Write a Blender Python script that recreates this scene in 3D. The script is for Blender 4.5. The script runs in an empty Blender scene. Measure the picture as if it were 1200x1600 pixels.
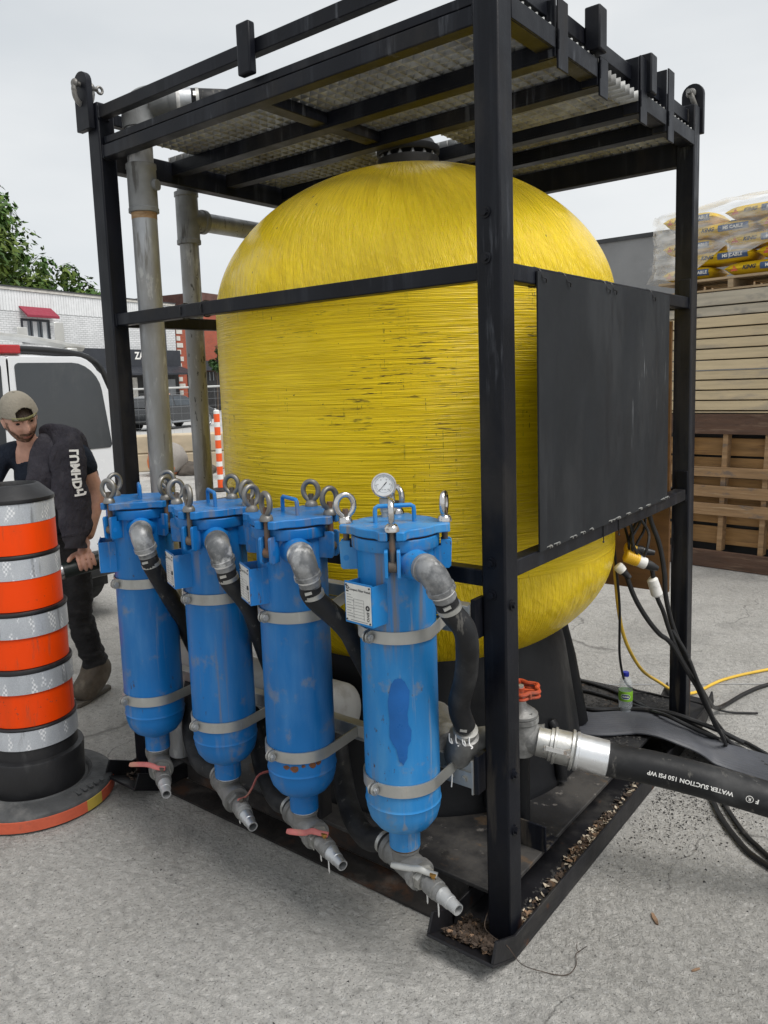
import bpy, math, random
from math import sin, cos, pi, radians, atan2, sqrt, hypot, exp
from mathutils import Vector as V, Matrix, noise as mnoise

S = bpy.context.scene
COL = S.collection
random.seed(11)

# ------------------------------------------------------------------ camera
cam_d = bpy.data.cameras.new('camera')
cam = bpy.data.objects.new('camera', cam_d)
COL.objects.link(cam)
_yaw, _pitch, _roll = 0.6822, -0.12625, -0.0370
fw = V((-sin(_yaw)*cos(_pitch), cos(_yaw)*cos(_pitch), sin(_pitch)))
rt = V((cos(_yaw), sin(_yaw), 0)); up = rt.cross(fw)
rt2 = rt*cos(_roll) + up*sin(_roll); up2 = up*cos(_roll) - rt*sin(_roll)
mw = Matrix((rt2, up2, -fw)).transposed().to_4x4()
mw.translation = V((1.0472, -1.9180, 1.7173))
cam.matrix_world = mw
cam_d.sensor_fit = 'VERTICAL'; cam_d.sensor_height = 36.0
cam_d.lens = 36.0*1227.46/1600
cam_d.shift_x = 0.02307; cam_d.shift_y = -0.02984
cam_d.clip_start = 0.05; cam_d.clip_end = 2000
S.camera = cam

# ------------------------------------------------------------------ light: bright overcast
SUN_EL, SUN_AZ = radians(58), radians(0)      # azimuth measured from +X towards +Y
w = bpy.data.worlds.new('World'); S.world = w; w.use_nodes = True
nt = w.node_tree; nt.nodes.clear()
def wn(t, **k):
    n = nt.nodes.new(t)
    for a, b in k.items(): setattr(n, a, b)
    return n
out = wn('ShaderNodeOutputWorld'); bg = wn('ShaderNodeBackground'); bg.inputs['Strength'].default_value = 0.1
sky = wn('ShaderNodeTexSky', sky_type='NISHITA', sun_disc=False)
sky.sun_elevation = SUN_EL; sky.sun_rotation = radians(90)-SUN_AZ
tc = wn('ShaderNodeTexCoord')
mp = wn('ShaderNodeMapping'); mp.inputs['Scale'].default_value = (1.1, 1.1, 3.2)
n1 = wn('ShaderNodeTexNoise'); n1.inputs['Scale'].default_value = 1.6; n1.inputs['Detail'].default_value = 5; n1.inputs['Roughness'].default_value = .5
rp = wn('ShaderNodeValToRGB')
rp.color_ramp.elements[0].position = .3; rp.color_ramp.elements[0].color = (4.5, 4.75, 4.95, 1)
rp.color_ramp.elements[1].position = .72; rp.color_ramp.elements[1].color = (5.9, 6.0, 6.02, 1)
sx = wn('ShaderNodeSeparateXYZ')
mr = wn('ShaderNodeMapRange'); mr.inputs['From Min'].default_value = 0; mr.inputs['From Max'].default_value = 1
mr.inputs['To Min'].default_value = 1.04; mr.inputs['To Max'].default_value = .92
mul = wn('ShaderNodeVectorMath', operation='SCALE')
mx = wn('ShaderNodeMix', data_type='RGBA'); mx.inputs[0].default_value = .95
L = nt.links.new
L(tc.outputs['Generated'], mp.inputs['Vector']); L(mp.outputs[0], n1.inputs['Vector']); L(n1.outputs['Fac'], rp.inputs[0])
L(tc.outputs['Generated'], sx.inputs[0]); L(sx.outputs['Z'], mr.inputs['Value'])
L(rp.outputs[0], mul.inputs[0]); L(mr.outputs[0], mul.inputs['Scale'])
L(sky.outputs[0], mx.inputs[6]); L(mul.outputs[0], mx.inputs[7]); L(mx.outputs[2], bg.inputs['Color']); L(bg.outputs[0], out.inputs[0])
sd = bpy.data.lights.new('sun', 'SUN'); sd.energy = 2.0; sd.angle = radians(30); sd.color = (1, .965, .92)
so = bpy.data.objects.new('sun', sd); COL.objects.link(so)
sdir = V((cos(SUN_EL)*cos(SUN_AZ), cos(SUN_EL)*sin(SUN_AZ), sin(SUN_EL)))
so.rotation_euler = (-sdir).to_track_quat('-Z', 'Y').to_euler(); so.location = (4, 4, 12)
S.view_settings.view_transform = 'Standard'; S.view_settings.look = 'None'
S.view_settings.exposure = 0.58; S.view_settings.gamma = 1.0; S.view_settings.use_curve_mapping = False
S.render.film_transparent = False

# ------------------------------------------------------------------ materials
def mat(name, col, rough=.5, metal=0., var=.18, vs=5., stretch=(1, 1, 1), bump=0., bs=60., bst=(1, 1, 1), layers=(), coat=0., spec=.5, alpha=None, det=5, bdist=.01, scratch=None):
    m = bpy.data.materials.new(name); m.use_nodes = True
    t = m.node_tree; b = t.nodes['Principled BSDF']; LK = t.links.new
    def nd(ty, **k):
        n = t.nodes.new(ty)
        for a, c in k.items(): setattr(n, a, c)
        return n
    co = nd('ShaderNodeTexCoord'); oi = nd('ShaderNodeObjectInfo')
    sc_ = nd('ShaderNodeVectorMath', operation='SCALE'); sc_.inputs[0].default_value = (37.3, 21.7, 53.1); LK(oi.outputs['Random'], sc_.inputs['Scale'])
    def noise(scale, st, detail=5, rg=.55):
        mpn = nd('ShaderNodeMapping'); mpn.inputs['Scale'].default_value = st; LK(sc_.outputs[0], mpn.inputs['Location'])
        n = nd('ShaderNodeTexNoise'); n.inputs['Scale'].default_value = scale; n.inputs['Detail'].default_value = detail; n.inputs['Roughness'].default_value = rg
        LK(co.outputs['Object'], mpn.inputs[0]); LK(mpn.outputs[0], n.inputs['Vector'])
        return n.outputs['Fac']
    c = V(col)
    mixn = nd('ShaderNodeMix', data_type='RGBA')
    mixn.inputs[6].default_value = (*[max(0, x*(1-var)) for x in c], 1); mixn.inputs[7].default_value = (*[min(1, x*(1+var)) for x in c], 1)
    mr0 = nd('ShaderNodeMapRange'); mr0.inputs['From Min'].default_value = .3; mr0.inputs['From Max'].default_value = .7
    LK(noise(vs, stretch, det), mr0.inputs['Value']); LK(mr0.outputs[0], mixn.inputs[0])
    cur = mixn.outputs[2]
    rv = nd('ShaderNodeMapRange'); rv.inputs['From Min'].default_value = .3; rv.inputs['From Max'].default_value = .7
    rv.inputs['To Min'].default_value = max(0, rough*.8); rv.inputs['To Max'].default_value = min(1, rough*1.2)
    LK(noise(vs*2.3, stretch, 3), rv.inputs['Value']); rcur = rv.outputs[0]
    mcur = None
    for ly in layers:
        lc, sc, st, lo, hi, amt = ly[:6]; lr = ly[6] if len(ly) > 6 else .85
        f = noise(sc, st, 6, .62)
        mm = nd('ShaderNodeMapRange', interpolation_type='SMOOTHSTEP'); mm.inputs['From Min'].default_value = lo; mm.inputs['From Max'].default_value = hi
        mm.inputs['To Min'].default_value = 0; mm.inputs['To Max'].default_value = amt
        LK(f, mm.inputs['Value']); fac = mm.outputs[0]
        if len(ly) > 7 and ly[7] is not None:       # second mask: (scale, stretch, lo, hi)
            s2, st2, lo2, hi2 = ly[7]
            m2 = nd('ShaderNodeMapRange', interpolation_type='SMOOTHSTEP'); m2.inputs['From Min'].default_value = lo2; m2.inputs['From Max'].default_value = hi2
            LK(noise(s2, st2, 4), m2.inputs['Value'])
            mu = nd('ShaderNodeMath', operation='MULTIPLY'); LK(fac, mu.inputs[0]); LK(m2.outputs[0], mu.inputs[1]); fac = mu.outputs[0]
        if len(ly) > 8 and ly[8] is not None:       # height window in object space: (z_full, z_none)
            z1, z0 = ly[8]
            sp = nd('ShaderNodeSeparateXYZ'); LK(co.outputs['Object'], sp.inputs[0])
            m3 = nd('ShaderNodeMapRange'); m3.inputs['From Min'].default_value = z0; m3.inputs['From Max'].default_value = z1
            LK(sp.outputs['Z'], m3.inputs['Value'])
            mu = nd('ShaderNodeMath', operation='MULTIPLY'); LK(fac, mu.inputs[0]); LK(m3.outputs[0], mu.inputs[1]); fac = mu.outputs[0]
        x = nd('ShaderNodeMix', data_type='RGBA'); x.inputs[7].default_value = (*lc, 1)
        LK(fac, x.inputs[0]); LK(cur, x.inputs[6]); cur = x.outputs[2]
        y = nd('ShaderNodeMix', data_type='FLOAT'); y.inputs[3].default_value = lr
        LK(fac, y.inputs[0]); LK(rcur, y.inputs[2]); rcur = y.outputs[0]
        if metal > 0:
            z = nd('ShaderNodeMix', data_type='FLOAT'); z.inputs[3].default_value = 0.
            if mcur is None: z.inputs[2].default_value = metal
            else: LK(mcur, z.inputs[2])
            LK(fac, z.inputs[0]); mcur = z.outputs[0]
    LK(cur, b.inputs['Base Color']); LK(rcur, b.inputs['Roughness'])
    if mcur is None: b.inputs['Metallic'].default_value = metal
    else: LK(mcur, b.inputs['Metallic'])
    b.inputs['Specular IOR Level'].default_value = spec
    b.inputs['Coat Weight'].default_value = coat; b.inputs['Coat Roughness'].default_value = .12
    if bump > 0:
        bn = nd('ShaderNodeBump'); bn.inputs['Strength'].default_value = bump; bn.inputs['Distance'].default_value = bdist
        LK(noise(bs, bst, 5, .6), bn.inputs['Height']); LK(bn.outputs[0], b.inputs['Normal'])
    if alpha is not None: b.inputs['Alpha'].default_value = alpha
    return m

MT = {}
def A(key, *a, **k): MT[key] = mat(key, *a, **k)
RUST = (.16, .055, .018)
A('black_paint', (.0052, .0062, .0100), .42, 0, .35, 4, bump=.12, bs=90, coat=.0, spec=.20, bdist=.004, layers=[
    ((.13, .14, .16), 30, (1, 1, .10), .58, .70, .5, .6, (2.2, (1, 1, 1), .48, .60)),
    ((.035, .039, .048), 14, (1, 1, .04), .52, .66, .35, .5),
    ((.040, .036, .032), 3.5, (1, 1, .5), .50, .72, .5, .8),
    ((.11, .05, .025), 13, (1, 1, .5), .53, .66, .6, .9, (2.6, (1, 1, 1), .52, .64), (.05, .75)),
    ((.10, .085, .065), 20, (1, 1, .12), .50, .64, .55, .9, (2.0, (1, 1, 1), .44, .60), (.10, 1.0))])
A('black_deck', (.018, .018, .0195), .6, 0, .45, 3, bump=.4, bs=30, bdist=.006, spec=.3, layers=[
    ((.075, .07, .064), 3, (1, 1, 1), .46, .66, .7, .9), ((.12, .075, .04), 4.5, (1, 1, 1), .585, .65, .6, .9),
    ((.012, .012, .012), 7, (1, 1, 1), .58, .66, .7, .6), ((.26, .24, .22), 26, (1, 1, 1), .61, .70, .45, .9)])
A('skid_black', (.011, .011, .013), .45, 0, .35, 5, bump=.2, bs=50, bdist=.004, spec=.3, layers=[((.075, .07, .062), 4, (1, 1, 2.5), .48, .72, .55, .9), ((.09, .04, .02), 16, (1, 1, 1), .63, .70, .6, .9)])
A('rusty_black', (.022, .020, .019), .75, 0, .45, 6, bump=.4, bs=40, spec=.25, layers=[((.085, .038, .018), 5, (1, 1, 1.2), .50, .66, .7, .95), ((.10, .09, .08), 7, (1, 1, 1), .54, .70, .5, .95)])
A('galv', (.47, .485, .50), .42, .85, .25, 14, bump=.08, bs=60, bdist=.003, layers=[((.30, .30, .29), 5, (1, 1, .4), .45, .65, .6, .65), ((.62, .62, .6), 30, (1, 1, 1), .62, .72, .4, .7)])
A('galv_pipe', (.36, .37, .385), .42, .6, .3, 10, (1, 1, .4), bump=.12, bs=45, bst=(1, 1, .3), bdist=.003, layers=[
    ((.22, .215, .20), 5, (1, 1, .22), .44, .64, .8, .7), ((.025, .025, .025), 40, (1, 1, .4), .60, .63, .85, .8, (9, (1, 1, .04), .51, .56)), ((.5, .5, .49), 22, (1, 1, .35), .57, .66, .55, .7), ((.10, .09, .07), 26, (1, 1, .1), .60, .68, .6, .8)])
A('grating_zinc', (.30, .305, .30), .6, .2, .3, 14, layers=[((.14, .135, .125), 6, (1, 1, 1), .46, .66, .7, .8)])
A('cast_grey', (.20, .20, .195), .55, .55, .3, 12, bump=.35, bs=70, bdist=.005, layers=[((.36, .36, .35), 9, (1, 1, 1), .52, .66, .6, .7), ((.06, .06, .06), 7, (1, 1, 1), .58, .72, .6, .8)])
A('dark_cast', (.185, .19, .19), .55, .25, .3, 9, bump=.25, bs=70, bdist=.004, layers=[((.05, .045, .04), 12, (1, 1, .15), .58, .66, .8, .8)])
A('elbow_zinc', (.30, .305, .31), .45, .45, .35, 13, bump=.25, bs=50, bdist=.004, layers=[((.055, .06, .065), 11, (1, 1, 1), .44, .60, .85, .5), ((.62, .62, .61), 16, (1, 1, 1), .56, .68, .7, .7)])
A('band_steel', (.44, .44, .42), .45, .75, .15, 8, layers=[((.30, .28, .24), 9, (1, 1, .5), .5, .68, .7, .75), ((.6, .6, .58), 30, (1, 1, .3), .62, .7, .5, .6)])
A('eye_steel', (.23, .225, .215), .45, .8, .25, 20, bump=.15, bs=80, bdist=.002, layers=[((.11, .10, .085), 14, (1, 1, 1), .48, .66, .75, .75)])
A('chrome_worn', (.62, .61, .60), .2, 1., .15, 20, layers=[((.16, .11, .07), 20, (1, 1, 1), .52, .62, .85, .7)])
A('rod_steel', (.13, .11, .09), .55, .5, .3, 20, layers=[(RUST, 10, (1, 1, 1), .5, .65, .6, .9)])
A('alu', (.72, .73, .74), .3, .8, .08, 8, bump=.05, bs=40, bst=(1, 1, 1), layers=[((.5, .5, .5), 9, (1, 1, 1), .5, .7, .5, .5)])
A('alu_cast', (.55, .55, .53), .45, .75, .15, 16, bump=.2, bs=80, bdist=.003, layers=[((.25, .25, .24), 10, (1, 1, 1), .55, .7, .5, .7)])
A('brass', (.5, .28, .08), .35, .9, .2, 20)
A('ptfe', (.75, .74, .72), .6, 0, .12, 40, bump=.3, bs=90)
A('rubber', (.016, .016, .017), .62, 0, .3, 12, bump=.15, bs=60, bdist=.003, layers=[((.09, .085, .08), 8, (1, 1, 1), .55, .75, .45, .9)])
A('hose_rubber', (.013, .0135, .015), .55, 0, .3, 8, bump=.25, bs=40, bdist=.003, spec=.3, layers=[((.085, .085, .085), 6, (1, 1, 1), .48, .74, .6, .85), ((.2, .19, .17), 34, (1, 1, .3), .60, .70, .45, .9)])
A('hose_green', (.012, .022, .02), .4, 0, .25, 8, bump=.1, bs=40)
A('cable', (.009, .009, .010), .45, 0, .25, 14, layers=[((.12, .11, .1), 14, (1, 1, 1), .58, .72, .4, .8)])
A('flat_hose_rubber', (.062, .066, .078), .5, 0, .15, 9, layers=[((.1, .1, .105), 5, (1, 1, 1), .5, .75, .4, .8)])
A('cord_yellow', (.72, .46, .05), .45, 0, .12, 10)
A('plug_yellow', (.75, .46, .02), .4, 0, .1, 10)
A('plastic_white', (.72, .71, .68), .5, 0, .08, 10, layers=[((.35, .33, .3), 18, (1, 1, 1), .56, .7, .5, .7)])
A('plastic_black', (.0075, .008, .0095), .48, 0, .2, 4, bump=.15, bs=20, spec=.25, layers=[((.05, .048, .045), 5, (1, 1, .25), .52, .74, .5, .8)])
A('panel_black', (.0155, .0175, .0205), .6, 0, .18, 2.6, (1, 1, 1), bump=.05, bs=60, bdist=.002, spec=.25, layers=[
    ((.029, .0315, .035), 2.4, (1, 1.6, .5), .44, .64, .8, .55), ((.012, .013, .016), 5, (1, 3, .6), .52, .66, .7, .5),
    ((.26, .27, .28), 30, (1, 1.6, .14), .61, .69, .55, .7, (2.6, (1, 1, .7), .53, .62))])
DRT = (.20, .165, .12)
def blue(key, col, dirt):
    A(key, col, .36, 0, .16, 3, (1, 1, .5), bump=.06, bs=22, bdist=.004, spec=.34, layers=[
        ((min(1, col[0]*1.0+.06), col[1]*1.2+.04, col[2]*1.0+.03), 7, (1, 1, .2), .48, .70, .6*dirt, .5),
        (DRT, 20, (1, 1, .045), .535, .66, .62*dirt, .7, (3, (1, 1, .6), .43, .58)),
        ((.30, .28, .24), 30, (1, 1, .06), .57, .68, .45*dirt, .8, (2.3, (1, 1, .8), .46, .6)),
        ((.07, .04, .022), 52, (1, 1, .5), .64, .68, .7*dirt, .85, (4, (1, 1, 1), .50, .58)),
        ((.22, .215, .19), 11, (1, 1, 1), .56, .70, .5*dirt, .8)])
blue('blue_paint', (.006, .146, .43), 1.0)
blue('blue_paint_faded', (.015, .195, .50), 1.25)
A('rust_brown', (.13, .048, .018), .9, 0, .5, 60, bump=.4, bs=120)
A('manifold_grey', (.34, .34, .33), .6, 0, .12, 6, bump=.1, bs=30, layers=[((.2, .19, .17), 6, (1, 1, 1), .5, .68, .7, .9)])
A('blue_patch', (.010, .108, .36), .32, 0, .16, 12, spec=.35)
A('plate_white', (.66, .66, .63), .4, .1, .07, 20)
A('ink', (.03, .03, .035), .6)
A('ink_grey', (.28, .28, .28), .6)
A('gauge_face', (.78, .78, .76), .4, 0, .04, 10)
A('handwheel_red', (.46, .07, .025), .5, 0, .25, 20, bump=.2, bs=60, layers=[((.2, .08, .05), 14, (1, 1, 1), .56, .68, .6, .8)])
A('lever_red', (.42, .12, .11), .5, 0, .25, 18, layers=[((.35, .2, .13), 14, (1, 1, 1), .5, .64, .7, .8)])
A('drum_orange', (.86, .062, .002), .42, 0, .06, 3, (1, 1, .4), spec=.22, layers=[((.60, .06, .008), 5, (1, 1, .25), .50, .68, .6, .5), ((.25, .08, .04), 30, (1, 1, .15), .60, .70, .4, .7), ((.12, .06, .04), 55, (1, 1, 1), .64, .68, .6, .8, (3, (1, 1, 1), .5, .6))])
A('drum_black', (.011, .011, .0125), .45, 0, .25, 5, bump=.1, bs=40, layers=[((.1, .1, .1), 7, (1, 1, .5), .56, .75, .5, .8)])
A('base_rubber', (.05, .052, .054), .7, 0, .25, 9, bump=.4, bs=60, layers=[((.16, .155, .15), 6, (1, 1, 1), .5, .7, .6, .9)])
A('base_orange', (.50, .095, .045), .6, 0, .15, 8, bump=.2, bs=60, layers=[((.25, .09, .06), 18, (1, 1, 1), .56, .7, .6, .9)])
A('base_yellow', (.45, .33, .05), .6, 0, .15, 8, layers=[((.2, .17, .08), 18, (1, 1, 1), .56, .7, .6, .9)])
A('skin', (.56, .315, .235), .5, 0, .12, 30, bump=.06, bs=90, spec=.4, layers=[((.52, .20, .15), 12, (1, 1, 1), .52, .7, .4, .5)])
A('shirt_navy', (.020, .026, .040), .85, 0, .25, 14, bump=.9, bs=13, bdist=.03, spec=.15)
A('hoodie_grey', (.040, .038, .047), .9, 0, .22, 10, bump=1., bs=11, bst=(1, 1, .5), bdist=.045, spec=.12, layers=[((.075, .072, .083), 9, (1, 1, .4), .5, .66, .6, .9)])
A('hoodie_cuff', (.045, .043, .05), .9, 0, .15, 10, bump=.6, bs=30, bst=(4, 4, .3), spec=.15)
A('jeans_dark', (.028, .028, .030), .85, 0, .35, 9, bump=.9, bs=22, bst=(1, 1, 1.8), bdist=.02, spec=.2, layers=[((.10, .10, .10), 8, (1, 1, .5), .54, .7, .5, .85)])
A('jeans_faded', (.085, .085, .083), .85, 0, .2, 9, bump=.3, bs=26, spec=.2)
A('boot_leather', (.085, .068, .05), .75, 0, .35, 12, bump=.4, bs=50, layers=[((.19, .165, .13), 9, (1, 1, 1), .5, .68, .7, .9)])
A('boot_sole', (.10, .09, .075), .8, 0, .2, 12)
A('cap_cloth', (.27, .245, .20), .9, 0, .12, 14, bump=.4, bs=80, spec=.15, layers=[((.19, .17, .14), 7, (1, 1, 1), .52, .7, .6, .9)])
A('cap_mesh', (.30, .28, .235), .9, 0, .1, 14, bump=.5, bs=150, spec=.15)
A('cap_strap', (.20, .19, .08), .7, 0, .15, 40)
A('hair_brown', (.035, .019, .011), .7, 0, .4, 60, bump=.6, bs=120)
A('beard_brown', (.12, .066, .040), .8, 0, .5, 90, bump=.7, bs=170, layers=[((.40, .22, .155), 60, (1, 1, 1), .48, .62, .75, .6)])
A('eye_dark', (.02, .015, .012), .25)
A('lip', (.38, .15, .115), .5)
A('print_white', (.78, .77, .74), .7, 0, .05, 20)
A('van_white', (.74, .76, .79), .25, 0, .03, 2, coat=.5, layers=[((.45, .45, .44), 4, (1, 1, .6), .58, .8, .4, .5, None, (.3, 1.2))])
A('van_glass', (.040, .046, .053), .12, 0, .1, 2, spec=.7, layers=[((.09, .095, .1), 3, (1, 1, .7), .5, .75, .6, .35)])
A('van_trim', (.02, .021, .023), .35, 0, .2, 5)
A('lamp_red', (.42, .012, .018), .18, 0, .1, 8, coat=.5)
A('rack_alu', (.60, .60, .58), .42, .6, .12, 8)
A('ply_dark', (.16, .082, .033), .7, 0, .25, 3, (.6, 1, 7), bump=.15, bs=20, bst=(.5, 1, 6))
A('plank_dark', (.10, .055, .036), .8, 0, .3, 3, (1.0, 5, 7), bump=.4, bs=18, bst=(.7, 5, 8), layers=[((.24, .16, .11), 6, (.6, 3, 5), .52, .7, .6, .9), ((.05, .03, .025), 7, (1, 2, 2), .6, .74, .5, .9)])
A('pallet_wood', (.31, .19, .095), .8, 0, .3, 3, (.8, 6, 9), bump=.35, bs=16, bst=(.6, 6, 9), layers=[((.13, .115, .11), 5, (1, 2, 2.2), .55, .68, .7, .9), ((.5, .36, .22), 5, (.6, 3, 8), .55, .7, .6, .9)])
A('pallet_ply', (.33, .185, .07), .75, 0, .35, 2.4, (.9, 3, 9), bump=.15, bs=16, bst=(.6, 6, 9), layers=[((.15, .08, .04), 6, (.5, 2, 8), .57, .68, .6, .9)])
A('panel_wood', (.60, .485, .31), .75, 0, .13, 2.6, (.8, 5, 10), bump=.2, bs=14, bst=(.5, 6, 12), layers=[((.36, .31, .25), 4, (.7, 2, 3), .5, .7, .7, .9), ((.18, .12, .07), 16, (.5, 2, 4), .68, .75, .6, .9)])
A('panel_wood_grey', (.48, .43, .34), .8, 0, .15, 2.6, (.8, 5, 10), bump=.2, bs=14, bst=(.5, 6, 12), layers=[((.28, .26, .23), 5, (1, 2, 2), .48, .68, .8, .9)])
A('top_pallet', (.42, .31, .19), .8, 0, .2, 4, (.7, 5, 8), bump=.3, bs=16, bst=(.6, 6, 9))
A('bag_yellow', (.70, .47, .012), .5, 0, .1, 9, bump=.5, bs=14, bdist=.02, layers=[((.35, .24, .03), 8, (1, 1, 1), .56, .72, .5, .6)])
A('bag_blue', (.045, .09, .20), .5, 0, .08, 9)
A('bag_red', (.55, .09, .035), .5)
A('wall_grey', (.225, .228, .232), .85, 0, .14, 1.1, bump=.2, bs=10, layers=[((.36, .36, .36), 3.5, (1, 1, 1), .60, .70, .6, .9, (.6, (1, 1, 1), .5, .6)), ((.16, .16, .165), 1.4, (1, 1, .3), .5, .7, .6, .9)])
A('brick_white', (.66, .67, .68), .8, 0, .07, 3, layers=[((.5, .5, .5), 1.2, (1, 1, .3), .52, .75, .5, .9)])
A('joint_grey', (.34, .345, .35), .9, 0, .1, 4)
A('brick_red', (.36, .085, .045), .85, 0, .12, 2, bump=.2, bs=8)
A('brick_brown', (.10, .045, .035), .85, 0, .2, 2)
A('fascia_dark', (.022, .025, .033), .5, 0, .15, 2)
A('awning_red', (.26, .025, .05), .7, 0, .1, 3)
A('shop_dark', (.010, .010, .011), .6, 0, .2, 2)
A('shop_grey', (.22, .23, .24), .5, 0, .1, 2)
A('window_glass', (.10, .115, .13), .1, 0, .1, 1)
A('curtain', (.62, .63, .64), .9, 0, .1, 3)
A('roof_edge', (.035, .037, .04), .6)
A('stone_pale', (.55, .53, .49), .8)
A('leaf', (.050, .105, .020), .6, 0, .5, .35, spec=.25, layers=[((.125, .17, .028), .5, (1, 1, 1), .48, .62, .8, .6)])
A('leaf_dark', (.030, .07, .018), .6, 0, .4, 1.2, spec=.25)
A('bark', (.10, .075, .055), .9, 0, .3, 8, bump=.5, bs=20)
A('car_dark', (.025, .027, .03), .25, 0, .1, 2, coat=.5)
A('car_grey', (.30, .32, .34), .25, .3, .05, 2, coat=.5)
A('car_glass', (.05, .06, .07), .1)
A('tyre', (.015, .015, .015), .8)
A('concrete_beige', (.50, .42, .30), .9, 0, .15, 2, (1, 1, 2.2), bump=.4, bs=6)
A('boulder_grey', (.25, .23, .21), .9, 0, .2, 3, bump=.4, bs=8)
A('boulder_orange', (.58, .16, .045), .85, 0, .25, 4, bump=.4, bs=8, layers=[((.35, .27, .22), 6, (1, 1, 1), .52, .64, .7, .9)])
A('dirt', (.085, .072, .06), .95, 0, .3, 5, bump=.6, bs=9)
A('post_wood', (.19, .15, .115), .9, 0, .2, 6, (1, 1, .2))
A('marker_orange', (.82, .10, .015), .5, 0, .05)
A('marker_white', (.75, .75, .73), .5, 0, .05)
A('leaf_pale', (.50, .43, .33), .85, 0, .4, 22)
A('leaf_dry', (.20, .125, .075), .85, 0, .5, 22, bump=.3, bs=50)
A('leaf_brown', (.055, .038, .027), .9, 0, .6, 22, bump=.3, bs=50)
A('grit', (.035, .034, .033), .9, 0, .5, 30)
A('chip', (.30, .29, .275), .9, 0, .4, 30)
A('cap_blue', (.012, .025, .36), .35)
A('label_green', (.20, .44, .03), .45)
A('label_blue', (.01, .02, .16), .45)
A('sign_red', (.5, .03, .03), .5)

# clear plastics
def clear_mat(name, col, tr, rough, ior=1.3):
    m = bpy.data.materials.new(name); m.use_nodes = True; t = m.node_tree; t.nodes.clear()
    o = t.nodes.new('ShaderNodeOutputMaterial'); tb = t.nodes.new('ShaderNodeBsdfTransparent'); pb = t.nodes.new('ShaderNodeBsdfPrincipled'); mx = t.nodes.new('ShaderNodeMixShader')
    pb.inputs['Base Color'].default_value = (*col, 1); pb.inputs['Roughness'].default_value = rough
    co = t.nodes.new('ShaderNodeTexCoord'); n = t.nodes.new('ShaderNodeTexNoise'); n.inputs['Scale'].default_value = 6; n.inputs['Detail'].default_value = 5
    mp = t.nodes.new('ShaderNodeMapping'); mp.inputs['Scale'].default_value = (.6, 1, 3.2); mp.inputs['Rotation'].default_value = (0, .22, 0)
    r = t.nodes.new('ShaderNodeMapRange'); r.inputs['From Min'].default_value = .35; r.inputs['From Max'].default_value = .68; r.inputs['To Min'].default_value = max(0, tr-.22); r.inputs['To Max'].default_value = min(1, tr+.22)
    t.links.new(co.outputs['Object'], mp.inputs[0]); t.links.new(mp.outputs[0], n.inputs['Vector']); t.links.new(n.outputs['Fac'], r.inputs['Value']); t.links.new(r.outputs[0], mx.inputs[0])
    t.links.new(pb.outputs[0], mx.inputs[1]); t.links.new(tb.outputs[0], mx.inputs[2]); t.links.new(mx.outputs[0], o.inputs[0])
    MT[name] = m
clear_mat('film', (.88, .88, .87), .73, .22)
clear_mat('bottle_pet', (.80, .86, .90), .72, .06)

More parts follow.
